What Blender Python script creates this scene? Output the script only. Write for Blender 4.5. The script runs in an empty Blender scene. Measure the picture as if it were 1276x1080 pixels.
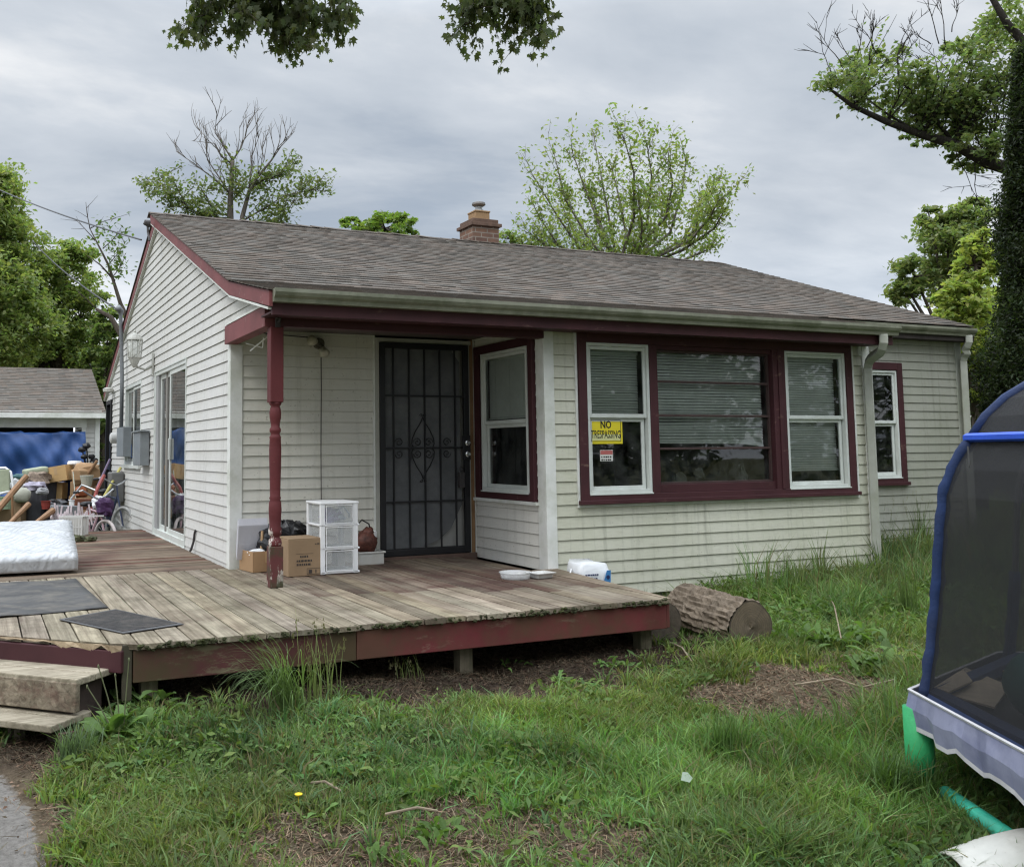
import bpy, bmesh, math, random
import numpy as np
from mathutils import Vector, Matrix
random.seed(7)
RG = np.random.default_rng(11)
scene = bpy.context.scene
COL = scene.collection
pi = math.pi

# ------------------------------------------------------------------ camera model
W0, H0 = 1276.0, 1080.0
FPX, YAW, PITCH, ROLL = 1198.435, -23.572, 4.978, -0.536
CAM = Vector((-2.054, -8.533, 1.025))
PPX, PPY = 500.313, 457.622
_y, _p, _r = math.radians(YAW), math.radians(PITCH), math.radians(ROLL)
_fw = Vector((math.sin(-_y), math.cos(-_y), 0)); _rt = Vector((math.cos(-_y), -math.sin(-_y), 0)); _up = Vector((0, 0, 1))
CF = _fw*math.cos(_p) + _up*math.sin(_p)
_U = -_fw*math.sin(_p) + _up*math.cos(_p)
CR = _rt*math.cos(_r) + _U*math.sin(_r)
CU = -_rt*math.sin(_r) + _U*math.cos(_r)

def ray(px, py): return CF + CR*((px-PPX)/FPX) - CU*((py-PPY)/FPX)
def P(px, py, ax, val):
    """photo point -> place in the world on the plane ax = val"""
    d = ray(px, py); i = 'xyz'.index(ax)
    return CAM + d*((val-CAM[i])/d[i])
def PD(px, py, dist): return CAM + ray(px, py)*dist

# ------------------------------------------------------------------ object helpers
WL = {}
def tag(o, label=None, cat=None, group=None, kind=None):
    if label: o['label'] = label
    if cat: o['category'] = cat
    if group: o['group'] = group
    if kind: o['kind'] = kind
    return o
def thing(name, label, cat, loc, group=None):
    o = bpy.data.objects.new(name, None); COL.objects.link(o)
    o.location = loc; o.empty_display_size = .1
    WL[o.name] = Vector(loc)
    return tag(o, label, cat, group)

class M:
    def __init__(s): s.v = []; s.f = []
    def add(s, vs, fs):
        b = len(s.v); s.v += [tuple(v) for v in vs]; s.f += [tuple(b+i for i in f) for f in fs]
    def quad(s, a, b, c, d): s.add([a, b, c, d], [(0, 1, 2, 3)])
    def poly(s, pts): s.add(pts, [tuple(range(len(pts)))])
    def box(s, a, b):
        x0, y0, z0 = a; x1, y1, z1 = b
        if x0 > x1: x0, x1 = x1, x0
        if y0 > y1: y0, y1 = y1, y0
        if z0 > z1: z0, z1 = z1, z0
        s.add([(x0,y0,z0),(x1,y0,z0),(x1,y1,z0),(x0,y1,z0),(x0,y0,z1),(x1,y0,z1),(x1,y1,z1),(x0,y1,z1)],
              [(0,3,2,1),(4,5,6,7),(0,1,5,4),(1,2,6,5),(2,3,7,6),(3,0,4,7)])
    def obox(s, c, ax, ay, az):
        c, ax, ay, az = Vector(c), Vector(ax), Vector(ay), Vector(az)
        vs = [c+ax*i+ay*j+az*k for k in (-1,1) for (i,j) in ((-1,-1),(1,-1),(1,1),(-1,1))]
        s.add(vs, [(0,3,2,1),(4,5,6,7),(0,1,5,4),(1,2,6,5),(2,3,7,6),(3,0,4,7)])
    def rbox(s, c, size, rz=0, rx=0, ry=0):
        m = Matrix.Rotation(rz,3,'Z') @ Matrix.Rotation(ry,3,'Y') @ Matrix.Rotation(rx,3,'X')
        s.obox(c, m@Vector((size[0]/2,0,0)), m@Vector((0,size[1]/2,0)), m@Vector((0,0,size[2]/2)))
    def tube(s, pts, r, n=8, cap=True, sq=None):
        pts = [Vector(p) for p in pts]
        rs = r if isinstance(r, (list, tuple)) else [r]*len(pts)
        b = len(s.v); ref = None
        for i, p in enumerate(pts):
            t = (pts[min(i+1, len(pts)-1)] - pts[max(i-1, 0)])
            if t.length < 1e-9: t = Vector((0,0,1))
            t.normalize()
            if ref is None:
                ref = Vector((0,0,1)) if abs(t.z) < .9 else Vector((1,0,0))
            u = ref - t*ref.dot(t)
            if u.length < 1e-6: u = t.orthogonal()
            u.normalize(); w = t.cross(u); ref = u
            for k in range(n):
                a = 2*pi*k/n
                s.v.append(tuple(p + (u*math.cos(a) + w*math.sin(a))*rs[i]))
        for i in range(len(pts)-1):
            for k in range(n):
                s.f.append((b+i*n+k, b+i*n+(k+1)%n, b+(i+1)*n+(k+1)%n, b+(i+1)*n+k))
        if cap:
            s.f.append(tuple(b+k for k in range(n))[::-1]); e = b+(len(pts)-1)*n
            s.f.append(tuple(e+k for k in range(n)))
    def ring(s, c, rad, r, ax=(0,0,1), n=24, m=6, a0=0, a1=2*pi):
        ax = Vector(ax).normalized(); u = ax.orthogonal().normalized(); w = ax.cross(u); c = Vector(c)
        full = abs(a1-a0-2*pi) < 1e-6
        b = len(s.v); N = n if full else n+1
        for i in range(N):
            a = a0+(a1-a0)*i/n; d = u*math.cos(a)+w*math.sin(a)
            for k in range(m):
                q = 2*pi*k/m
                s.v.append(tuple(c+d*(rad+r*math.cos(q))+ax*r*math.sin(q)))
        for i in range(n):
            j = (i+1) % N
            for k in range(m):
                s.f.append((b+i*m+k, b+i*m+(k+1)%m, b+j*m+(k+1)%m, b+j*m+k))
    def lathe(s, c, prof, n=20, sq=False):
        """prof: (radius, z)"""
        c = Vector(c); b = len(s.v)
        for (r, z) in prof:
            for k in range(n):
                a = 2*pi*k/n
                s.v.append((c.x+r*math.cos(a), c.y+r*math.sin(a), c.z+z))
        for i in range(len(prof)-1):
            for k in range(n):
                s.f.append((b+i*n+k, b+i*n+(k+1)%n, b+(i+1)*n+(k+1)%n, b+(i+1)*n+k))
        s.f.append(tuple(b+k for k in range(n))[::-1]); e = b+(len(prof)-1)*n
        s.f.append(tuple(e+k for k in range(n)))
    def prism(s, pts, off):
        pts = [Vector(p) for p in pts]; off = Vector(off); n = len(pts)
        s.add(pts+[p+off for p in pts], [tuple(range(n))[::-1], tuple(range(n, 2*n))] + [(i, (i+1)%n, n+(i+1)%n, n+i) for i in range(n)])
    def blob(s, c, r, n=10, m=7, jit=.15, seed=0, sq=1.0):
        rr = random.Random(seed); c = Vector(c); b = len(s.v)
        rx, ry, rz = r
        for i in range(1, m):
            th = pi*i/m
            for k in range(n):
                a = 2*pi*k/n; j = 1+rr.uniform(-jit, jit)
                cs = lambda v: math.copysign(abs(v)**sq, v)
                s.v.append((c.x+rx*j*cs(math.sin(th))*cs(math.cos(a)), c.y+ry*j*cs(math.sin(th))*cs(math.sin(a)), c.z+rz*j*cs(math.cos(th))))
        t = len(s.v); s.v.append((c.x, c.y, c.z+rz)); s.v.append((c.x, c.y, c.z-rz))
        for i in range(m-2):
            for k in range(n):
                s.f.append((b+i*n+k, b+(i+1)*n+k, b+(i+1)*n+(k+1)%n, b+i*n+(k+1)%n))
        for k in range(n):
            s.f.append((t, b+k, b+(k+1)%n)); s.f.append((t+1, b+(m-2)*n+(k+1)%n, b+(m-2)*n+k))
    def build(s, name, mat, parent=None, smooth=False, bev=0, sub=0, cols=None, origin=None):
        me = bpy.data.meshes.new(name)
        V = np.array(s.v, dtype=np.float64).reshape(-1, 3)
        if parent is not None: off = WL[parent.name]
        elif origin is not None: off = Vector(origin)
        else:
            mn, mx = V.min(0), V.max(0); off = Vector(((mn[0]+mx[0])/2, (mn[1]+mx[1])/2, mn[2]))
        V = V - np.array(off)
        me.from_pydata(V.tolist(), [], s.f)
        if cols is not None:
            at = me.color_attributes.new('Col', 'FLOAT_COLOR', 'POINT')
            c = np.ones((len(V), 4), np.float32); c[:, :3] = np.array(cols).reshape(len(V), -1)
            at.data.foreach_set('color', c.ravel())
        if smooth: me.polygons.foreach_set('use_smooth', [True]*len(me.polygons))
        me.update()
        me.materials.append(mat)
        o = bpy.data.objects.new(name, me); COL.objects.link(o)
        if parent is not None: o.parent = parent
        else: o.location = off
        WL[o.name] = Vector(off)
        if bev:
            b = o.modifiers.new('bevel', 'BEVEL'); b.width = bev; b.segments = 2; b.limit_method = 'ANGLE'
        if sub:
            b = o.modifiers.new('sub', 'SUBSURF'); b.levels = sub; b.render_levels = sub
        return o

def tri_mesh(name, V, F, mat, cols=None, parent=None):
    """big triangle soups straight from numpy"""
    me = bpy.data.meshes.new(name)
    off = np.array(WL[parent.name]) if parent is not None else np.zeros(3)
    V = (V - off).astype(np.float32); F = F.astype(np.int32); n = len(F)
    me.vertices.add(len(V)); me.vertices.foreach_set('co', V.ravel())
    me.loops.add(n*3); me.loops.foreach_set('vertex_index', F.ravel())
    me.polygons.add(n); me.polygons.foreach_set('loop_start', np.arange(0, n*3, 3, dtype=np.int32))
    if cols is not None:
        at = me.color_attributes.new('Col', 'FLOAT_COLOR', 'POINT')
        c = np.ones((len(V), 4), np.float32); c[:, :3] = cols
        at.data.foreach_set('color', c.ravel())
    me.update(calc_edges=True); me.validate()
    me.materials.append(mat)
    o = bpy.data.objects.new(name, me); COL.objects.link(o)
    if parent is not None: o.parent = parent
    WL[o.name] = Vector(off)
    return o

# ------------------------------------------------------------------ materials
class N:
    def __init__(s, name):
        s.m = bpy.data.materials.new(name); s.m.use_nodes = True
        s.t = s.m.node_tree; s.b = s.t.nodes['Principled BSDF']; s.out = s.t.nodes['Material Output']
        s.tc = s.n('ShaderNodeTexCoord')
    def n(s, typ, **kw):
        nd = s.t.nodes.new(typ)
        for k, v in kw.items(): setattr(nd, k, v)
        return nd
    def l(s, a, b): s.t.links.new(a, b)
    def coords(s, scale=(1,1,1), rot=(0,0,0)):
        mp = s.n('ShaderNodeMapping'); mp.inputs['Scale'].default_value = scale; mp.inputs['Rotation'].default_value = rot
        s.l(s.tc.outputs['Object'], mp.inputs['Vector']); return mp.outputs[0]
    def noise(s, scale, detail=4, rough=.6, vec=None, dist=0):
        nd = s.n('ShaderNodeTexNoise'); nd.inputs['Scale'].default_value = scale; nd.inputs['Detail'].default_value = detail
        nd.inputs['Roughness'].default_value = rough; nd.inputs['Distortion'].default_value = dist
        s.l(vec if vec is not None else s.tc.outputs['Object'], nd.inputs['Vector']); return nd.outputs[0]
    def ramp(s, fac, a, b, ca=(0,0,0), cb=(1,1,1)):
        r = s.n('ShaderNodeValToRGB'); e = r.color_ramp.elements
        e[0].position = a; e[1].position = b; e[0].color = (*ca, 1); e[1].color = (*cb, 1)
        s.l(fac, r.inputs[0]); return r.outputs[0]
    def mix(s, fac, a, b, mode='MIX'):
        m = s.n('ShaderNodeMix', data_type='RGBA', blend_type=mode)
        for inp, v in ((m.inputs[0], fac), (m.inputs[6], a), (m.inputs[7], b)):
            if isinstance(v, (int, float)): inp.default_value = v
            elif isinstance(v, tuple): inp.default_value = (*v, 1)
            else: s.l(v, inp)
        return m.outputs[2]
    def math(s, op, a, b=0):
        m = s.n('ShaderNodeMath', operation=op)
        for inp, v in ((m.inputs[0], a), (m.inputs[1], b)):
            if isinstance(v, (int, float)): inp.default_value = v
            else: s.l(v, inp)
        return m.outputs[0]
    def color(s, c):
        if isinstance(c, tuple): s.b.inputs['Base Color'].default_value = (*c, 1)
        else: s.l(c, s.b.inputs['Base Color'])
    def set(s, **kw):
        for k, v in kw.items():
            k = k.replace('_', ' ')
            if isinstance(v, (int, float)): s.b.inputs[k].default_value = v
            else: s.l(v, s.b.inputs[k])
        return s
    def bump(s, h, strength=.3, dist=.01):
        b = s.n('ShaderNodeBump'); b.inputs['Strength'].default_value = strength; b.inputs['Distance'].default_value = dist
        s.l(h, b.inputs['Height']); s.l(b.outputs[0], s.b.inputs['Normal'])

def simple(name, c, rough=.6, var=.25, scale=8, metal=0, bump=.15, bscale=60, spec=.4, dirt=None, dirt_amt=.5, dscale=3):
    k = N(name)
    f = k.noise(scale, 5)
    lo = tuple(x*(1-var) for x in c); hi = tuple(min(1, x*(1+var)) for x in c)
    col = k.ramp(f, .3, .7, lo, hi)
    if dirt:
        d = k.noise(dscale, 6, .65)
        col = k.mix(k.math('MULTIPLY', k.ramp(d, .45, .65), dirt_amt), col, dirt)
    k.color(col); k.set(Roughness=rough, Metallic=metal, Specular_IOR_Level=spec)
    if bump: k.bump(k.noise(bscale, 4), bump, .01)
    return k.m

def siding_mat(name, base, algae, amt, streak):
    k = N(name)
    f = k.noise(2.2, 4)
    col = k.ramp(f, .3, .7, tuple(x*.93 for x in base), tuple(min(1, x*1.04) for x in base))
    a = k.noise(1.1, 6, .7)
    col = k.mix(k.math('MULTIPLY', k.ramp(a, .42, .68), amt), col, algae)
    st = k.noise(1, 5, .65, k.coords((14, 14, .5)))
    col = k.mix(k.math('MULTIPLY', k.ramp(st, .52, .75), streak), col, tuple(x*.5 for x in algae))
    fine = k.noise(1, 4, .7, k.coords((9, 9, 60)))
    col = k.mix(k.math('MULTIPLY', k.ramp(fine, .5, .8), streak*.55), col, (.2,.18,.13))
    sp = k.noise(38, 2, .5)
    col = k.mix(k.math('MULTIPLY', k.ramp(sp, .69, .74), .45), col, (.16,.13,.09))
    k.color(col); k.set(Roughness=.55, Specular_IOR_Level=.3)
    k.bump(k.noise(1, 3, .5, k.coords((3, 3, 40))), .05, .01)
    return k.m

def wood_mat(name, along, c1, c2, dark, stain=None, stain_amt=0., moss=None, moss_amt=0., rough=.85):
    """along: axis of the grain 'x','y','z'; colour attribute gives board-to-board variation"""
    k = N(name)
    sc = {'x': (1.2, 34, 34), 'y': (34, 1.2, 34), 'z': (34, 34, 1.2)}[along]
    g = k.noise(1, 6, .65, k.coords(sc), .6)
    col = k.ramp(g, .32, .68, c1, c2)
    b = k.noise(3.5, 6, .7)
    col = k.mix(k.math('MULTIPLY', k.ramp(b, .45, .7), .6), col, dark)
    if stain:
        s1 = k.noise(.9, 5, .7)
        s2 = k.noise(1, 5, .7, k.coords(tuple(x*.35 for x in sc)))
        col = k.mix(k.math('MULTIPLY', k.ramp(k.math('ADD', k.math('MULTIPLY', s1, .6), k.math('MULTIPLY', s2, .45)), .5, .62), stain_amt), col, stain)
    if moss:
        m1 = k.noise(2.6, 6, .75)
        col = k.mix(k.math('MULTIPLY', k.ramp(m1, .48, .62), moss_amt), col, moss)
    at = k.n('ShaderNodeAttribute', attribute_name='Col')
    col = k.mix(1.0, col, at.outputs['Color'], 'MULTIPLY')
    k.color(col); k.set(Roughness=rough, Specular_IOR_Level=.2)
    k.bump(g, .5, .004)
    return k.m

def peel_mat(name, paint, wood, amt, moss=None, moss_amt=0, lo=.5, hi=.58, along='x', low=0.):
    k = N(name)
    f = k.noise(3, 4); col = k.ramp(f, .3, .7, tuple(x*.78 for x in paint), tuple(x*1.2 for x in paint))
    p = k.noise(1, 7, .72, k.coords({'x': (3, 9, 9), 'z': (14, 14, 5)}[along]))
    if low:
        zz_ = k.n('ShaderNodeSeparateXYZ'); k.l(k.tc.outputs['Object'], zz_.inputs[0])
        p = k.math('ADD', p, k.math('MULTIPLY', k.math('MAXIMUM', k.math('SUBTRACT', .75, zz_.outputs[2]), 0.), low))
    col = k.mix(k.math('MULTIPLY', k.ramp(p, lo, hi), amt), col, wood)
    if moss:
        m = k.noise(2.1 if along == 'x' else 7., 7, .7); col = k.mix(k.math('MULTIPLY', k.ramp(m, .42, .6), moss_amt), col, moss)
    k.color(col); k.set(Roughness=.6, Specular_IOR_Level=.3); k.bump(p, .3, .004)
    return k.m

def leaf_mat(name, trans=.35, rough=.5):
    k = N(name)
    at = k.n('ShaderNodeAttribute', attribute_name='Col')
    k.color(at.outputs['Color']); k.set(Roughness=rough, Specular_IOR_Level=.25)
    tr = k.n('ShaderNodeBsdfTranslucent')
    tcol = k.mix(1.0, at.outputs['Color'], (1.4, 1.5, .7), 'MULTIPLY'); k.l(tcol, tr.inputs[0])
    mx = k.n('ShaderNodeMixShader'); mx.inputs[0].default_value = trans
    k.l(k.b.outputs[0], mx.inputs[1]); k.l(tr.outputs[0], mx.inputs[2]); k.l(mx.outputs[0], k.out.inputs[0])
    return k.m

def glass_mat(name, tint=(.85,.9,.88), refl=1.45, dirty=.08):
    k = N(name)
    tr = k.n('ShaderNodeBsdfTransparent'); tr.inputs[0].default_value = (*tint, 1)
    gl = k.n('ShaderNodeBsdfGlossy'); gl.inputs['Roughness'].default_value = .015
    fr = k.n('ShaderNodeFresnel'); fr.inputs[0].default_value = refl
    w = k.noise(1.6, 2, .5)
    bp = k.n('ShaderNodeBump'); bp.inputs['Strength'].default_value = .06; bp.inputs['Distance'].default_value = .01
    k.l(w, bp.inputs['Height']); k.l(bp.outputs[0], gl.inputs['Normal'])
    fac = k.math('ADD', k.math('MULTIPLY', fr.outputs[0], 1.5), .02)
    mx = k.n('ShaderNodeMixShader'); k.l(fac, mx.inputs[0]); k.l(tr.outputs[0], mx.inputs[1]); k.l(gl.outputs[0], mx.inputs[2])
    df = k.n('ShaderNodeBsdfDiffuse'); df.inputs[0].default_value = (.3,.32,.3,1)
    m2 = k.n('ShaderNodeMixShader'); k.l(k.math('MULTIPLY', k.ramp(k.noise(5, 6, .7), .4, .8), dirty*2), m2.inputs[0])
    k.l(mx.outputs[0], m2.inputs[1]); k.l(df.outputs[0], m2.inputs[2]); k.l(m2.outputs[0], k.out.inputs[0])
    return k.m

def clear_plastic(name, c=(.8,.84,.85), alpha=.45, rough=.35):
    k = N(name); k.color(c); k.set(Roughness=rough)
    tr = k.n('ShaderNodeBsdfTransparent'); mx = k.n('ShaderNodeMixShader'); mx.inputs[0].default_value = alpha
    k.l(tr.outputs[0], mx.inputs[1]); k.l(k.b.outputs[0], mx.inputs[2]); k.l(mx.outputs[0], k.out.inputs[0])
    return k.m

white_sid = siding_mat('white vinyl siding', (.63,.625,.60), (.47,.46,.41), .5, .32)
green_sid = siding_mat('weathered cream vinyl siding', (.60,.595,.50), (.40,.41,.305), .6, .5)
cream_sid = siding_mat('cream porch siding', (.68,.67,.61), (.5,.49,.41), .4, .3)
end_sid = siding_mat('darker grey green siding', (.36,.36,.31), (.23,.245,.185), .55, .4)  # darker siding tone for the recessed end wall and far gable
inner_sid = siding_mat('sheltered white siding', (.74,.73,.68), (.6,.58,.5), .3, .25)
trim_white = simple('weathered white trim', (.72,.73,.70), .5, .08, 5, dirt=(.4,.42,.33), dirt_amt=.5, bump=.05)
vinyl_frame = simple('white vinyl window frame', (.60,.63,.60), .4, .06, 9, dirt=(.45,.47,.42), dirt_amt=.35, bump=.03)
maroon = peel_mat('shade toned maroon wood', (.058,.019,.023), (.30,.20,.15), .35, None, 0, .62, .68)  # darker copy of the maroon, eave shade put into the colour
maroon_lit = peel_mat('sunlit toned maroon paint', (.185,.058,.06), (.42,.33,.3), .35, None, 0, .6, .66)  # lighter copy of the same maroon, daylight put into the colour
post_paint = peel_mat('peeling maroon post paint', (.105,.022,.024), (.62,.57,.52), .9, None, 0, .68, .70, 'z', .36)
post_base = peel_mat('badly peeling maroon post foot', (.115,.034,.034), (.45,.41,.36), .95, (.045,.05,.024), .95, .54, .57, 'z')
gutter_mat = simple('algae stained cream gutter', (.215,.22,.168), .5, .18, 5, dirt=(.11,.12,.075), dirt_amt=.75, dscale=4.5, bump=.05)
down_mat = simple('cream downspout paint', (.36,.37,.325), .5, .12, 5, dirt=(.26,.28,.21), dirt_amt=.6, bump=.05)
grey_metal = simple('grey painted metal', (.20,.22,.23), .5, .12, 6, bump=.05)
dark_metal = simple('rusty dark metal', (.05,.045,.045), .6, .2, 6)
galv = simple('galvanised metal', (.42,.43,.44), .4, .12, 12, metal=.7, bump=.05)
black_iron = simple('black painted iron', (.012,.012,.014), .45, .15, 10, bump=.03)
dark_void = simple('dark interior', (.025,.024,.024), .9, .2, 4, bump=0)
inner_wall = simple('room wall paint', (.22,.21,.19), .9, .1, 3, bump=0)
blind_mat = simple('grey green blind slats', (.52,.54,.48), .6, .1, 6, bump=0)
blind_light = simple('pale blind slats', (.74,.75,.70), .6, .1, 6, bump=0)
glass = glass_mat('window glass')
dim_glass = glass_mat('dim window glass', (.5,.55,.52), 1.5, .1)
chrome = simple('worn chrome', (.6,.6,.6), .2, .05, 10, metal=1, bump=0)
tan_wood = wood_mat('raw stained jamb wood', 'z', (.22,.13,.065), (.34,.21,.11), (.12,.07,.04))
card = simple('brown cardboard', (.36,.225,.12), .85, .1, 5, bump=.08, bscale=25, dirt=(.27,.17,.09), dirt_amt=.4)
card2 = simple('dull brown cardboard', (.27,.185,.11), .85, .12, 5, bump=.08, bscale=25)
card_tan = simple('plain tan cardboard', (.50,.33,.15), .85, .1, 5, bump=.06)  # own tan of the stacked cartons
card_grey = simple('weathered grey cardboard', (.36,.29,.21), .9, .15, 8, bump=.1, dirt=(.16,.13,.1), dirt_amt=.5)
ink = simple('dark box print', (.05,.04,.035), .8, .1, 10, bump=0)
white_pl = simple('white plastic', (.76,.77,.78), .4, .05, 6, bump=.04)
dirty_pl = simple('dirty white plastic', (.62,.62,.60), .45, .1, 6, dirt=(.4,.38,.32), dirt_amt=.5)
clear_pl = clear_plastic('frosted drawer plastic', (.62,.65,.66), .27, .25)
clear_bowl = clear_plastic('clear bowl plastic', (.75,.77,.77), .38, .15)
bag_black = simple('black bin bag', (.012,.012,.014), .32, .2, 5, bump=.9, bscale=14, spec=.6)
rubber = simple('grey rubber runner', (.058,.058,.058), .85, .35, 2.5, bump=.6, bscale=9, dirt=(.125,.115,.10), dirt_amt=.85, dscale=4)
door_mat_m = simple('dark ribbed doormat', (.034,.032,.031), .95, .4, 30, bump=.9, bscale=120, dirt=(.085,.075,.065), dirt_amt=.6, dscale=9)
mat_edge = simple('doormat rim', (.075,.075,.077), .8, .15, 8)
yellow = simple('yellow sign', (.72,.60,.03), .5, .06, 4, bump=0)
yellow_pale = simple('faded yellow sign panel', (.62,.62,.30), .5, .06, 4, bump=0)
sign_red = simple('faded red print', (.42,.12,.11), .6, .1, 8, bump=0)
sign_white = simple('sticker white', (.62,.62,.58), .6, .06, 8, bump=0)
black_print = simple('black print', (.02,.02,.018), .6, .1, 8, bump=0)
blue_label = simple('blue label', (.05,.20,.45), .5, .08, 8, bump=0)
navy_print = simple('navy print', (.02,.03,.10), .5, .08, 8, bump=0)
leafm = leaf_mat('leaf', .5); grassm = leaf_mat('grass blade', .38, .55)

def bark_mat(name, c, sc=1.0):
    k = N(name); g = k.noise(1, 7, .7, k.coords((16*sc, 16*sc, 2.2*sc)), 1.2)
    k.color(k.ramp(g, .3, .7, tuple(x*.4 for x in c), tuple(x*1.3 for x in c))); k.set(Roughness=.95, Specular_IOR_Level=.1)
    k.bump(g, .9, .03); return k.m
bark = bark_mat('grey brown bark', (.095,.08,.065)); bark_pale = bark_mat('pale dead bark', (.16,.14,.12)); bark_dark = bark_mat('dark wet bark', (.045,.04,.035))

# ------------------------------------------------------------------ ground
def sstep(x, a, b):
    t = np.clip((x-a)/(b-a), 0, 1); return t*t*(3-2*t)
def G(x, y):
    x = np.asarray(x, float); y = np.asarray(y, float)
    z = -.37 - .075*np.clip(-3.1-y, 0, 3.5) - .07*sstep(-x, 1.0, 2.2) + .10*sstep(x, 4, 8.5)*sstep(y, -3.2, -.8)
    z = z - .08*sstep(y, 3, 8)*sstep(x*-1, -2, 1)
    z = z + .018*np.sin(x*2.1+y*1.3) + .014*np.sin(x*4.7-y*3.9+1) + .01*np.sin(x*9.1+y*7.7) - .15*sstep(np.hypot(x, y), 25, 90)
    return z
def Gz(x, y): return float(G(x, y))

def dist_patches(x, y, lst):
    d = np.zeros_like(x)
    for (cx, cy, rx, ry, rot, w) in lst:
        c, s = math.cos(rot), math.sin(rot)
        u = ((x-cx)*c+(y-cy)*s)/rx; v = (-(x-cx)*s+(y-cy)*c)/ry
        d = np.maximum(d, w*(1-sstep(np.hypot(u, v), .55, 1.15)))
    return d
# bare patches: (x, y, rx, ry, rot, weight)
BARE = [(-.8,-4.82,.75,.26,-.2,.75), (-.35,-5.0,1.0,.40,-.25,.85), (2.4,-4.12,.95,.55,.3,1.), (3.2,-3.7,.9,.30,.2,.8), (-1.95,-4.2,.33,1.1,0,1), (-2.25,-7.5,.42,3.4,0,1), (.75,-2.75,2.3,.98,-.02,1),
        (2.55,-3.05,.7,.35,.2,.85), (-1.9,-3.3,.5,.45,0,1), (.1,-5.25,.4,.25,0,.75), (-1.2,-4.7,.18,.3,.3,.5)]
def wob(x, y): return .5+.5*np.sin(x*5.3+2*np.sin(y*3.1))*np.sin(y*6.1+1.7*np.sin(x*4.3))
def bare(x, y):
    return np.clip(dist_patches(x+.08*np.sin(y*11), y+.08*np.sin(x*9), BARE) , 0, 1)

xs = np.unique(np.concatenate([np.linspace(-250,-12,18), np.linspace(-12,-4,20), np.arange(-4,9,.09), np.linspace(9,16,16), np.linspace(16,260,20)]))
ys = np.unique(np.concatenate([np.linspace(-120,-14,12), np.linspace(-14,-7,14), np.arange(-7,1.2,.09), np.linspace(1.2,20,40), np.linspace(20,330,22)]))
X, Y = np.meshgrid(xs, ys); Z = G(X, Y); nx, ny = len(xs), len(ys)
V = np.stack([X.ravel(), Y.ravel(), Z.ravel()], 1)
idx = np.arange(nx*ny).reshape(ny, nx)
F = np.concatenate([np.stack([idx[:-1,:-1], idx[:-1,1:], idx[1:,1:]], -1).reshape(-1,3), np.stack([idx[:-1,:-1], idx[1:,1:], idx[1:,:-1]], -1).reshape(-1,3)])
bw = bare(X.ravel(), Y.ravel())
pv = np.maximum(1-sstep(np.hypot((X.ravel()+2.12)/.34, (Y.ravel()+4.25)/1.15), .6, 1.1), (1-sstep(np.abs(X.ravel()+2.25-.12*np.sin(Y.ravel())), .3, .5))*(1-sstep(Y.ravel(), -4.6, -4.2)))
gm = N('soil and lawn ground')
at = gm.n('ShaderNodeAttribute', attribute_name='Col'); sep = gm.n('ShaderNodeSeparateColor'); gm.l(at.outputs['Color'], sep.inputs[0])
n1 = gm.noise(3.2, 8, .7); n2 = gm.noise(38, 6, .75); n3 = gm.noise(150, 3, .7)
soil = gm.mix(gm.ramp(n2, .35, .68), (.07,.052,.036), (.19,.145,.10))
soil = gm.mix(gm.ramp(n3, .55, .75), soil, (.21,.165,.115))
soil = gm.mix(gm.math('MULTIPLY', gm.ramp(n1, .45, .62), .55), soil, (.23,.185,.125))
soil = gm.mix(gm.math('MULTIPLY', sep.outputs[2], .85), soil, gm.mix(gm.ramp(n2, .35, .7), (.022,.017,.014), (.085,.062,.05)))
lawn = gm.mix(gm.ramp(n2, .35, .65), (.040,.045,.018), (.105,.10,.045))
fac = gm.math('ADD', sep.outputs[0], gm.math('MULTIPLY', gm.math('SUBTRACT', n1, .5), .7))
gcol = gm.mix(gm.ramp(fac, .3, .6), lawn, soil)
gravel = gm.mix(gm.ramp(n2, .3, .7), (.17,.158,.142), (.33,.31,.285))
gcol = gm.mix(gm.ramp(gm.math('ADD', sep.outputs[1], gm.math('MULTIPLY', gm.math('SUBTRACT', gm.math('ADD', gm.math('MULTIPLY', n1, .6), gm.math('MULTIPLY', n2, .4)), .5), 1.5)), .4, .6), gcol, gravel)
gm.color(gcol); gm.set(Roughness=1.0, Specular_IOR_Level=.05); gm.bump(gm.math('ADD', n2, gm.math('MULTIPLY', n3, .5)), .9, .03)
mulch_shade = sstep(Y.ravel(), -3.75, -3.25)*(1-sstep(X.ravel(), 2.6, 3.3))*sstep(X.ravel(), -2.6, -1.5)*(1-sstep(Y.ravel(), 4, 6))  # soil darkest under the deck: mulch tone plus shade put into the colour
cols = np.stack([bw, pv, mulch_shade], 1)
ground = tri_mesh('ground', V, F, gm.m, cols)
tag(ground, kind='structure')
#PART2
# ------------------------------------------------------------------ the house
class Fr:
    """vertical wall plane: u along, z up, n outward"""
    def __init__(s, o, u, n): s.o, s.u, s.n = Vector(o), Vector(u), Vector(n)
    def p(s, u, z, n=0): return s.o + s.u*u + Vector((0,0,z)) + s.n*n
    def box(s, m, u0, u1, z0, z1, n0, n1):
        c = s.p((u0+u1)/2, (z0+z1)/2, (n0+n1)/2)
        m.obox(c, s.u*abs(u1-u0)/2, s.n*abs(n1-n0)/2, Vector((0,0,abs(z1-z0)/2)))
    def frame(s, m, u0, u1, z0, z1, w, n0, n1, wb=None, wt=None):
        wb = wb or w; wt = wt or w
        s.box(m, u0, u0+w, z0, z1, n0, n1); s.box(m, u1-w, u1, z0, z1, n0, n1)
        s.box(m, u0+w, u1-w, z0, z0+wb, n0, n1); s.box(m, u0+w, u1-w, z1-wt, z1, n0, n1)

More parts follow.
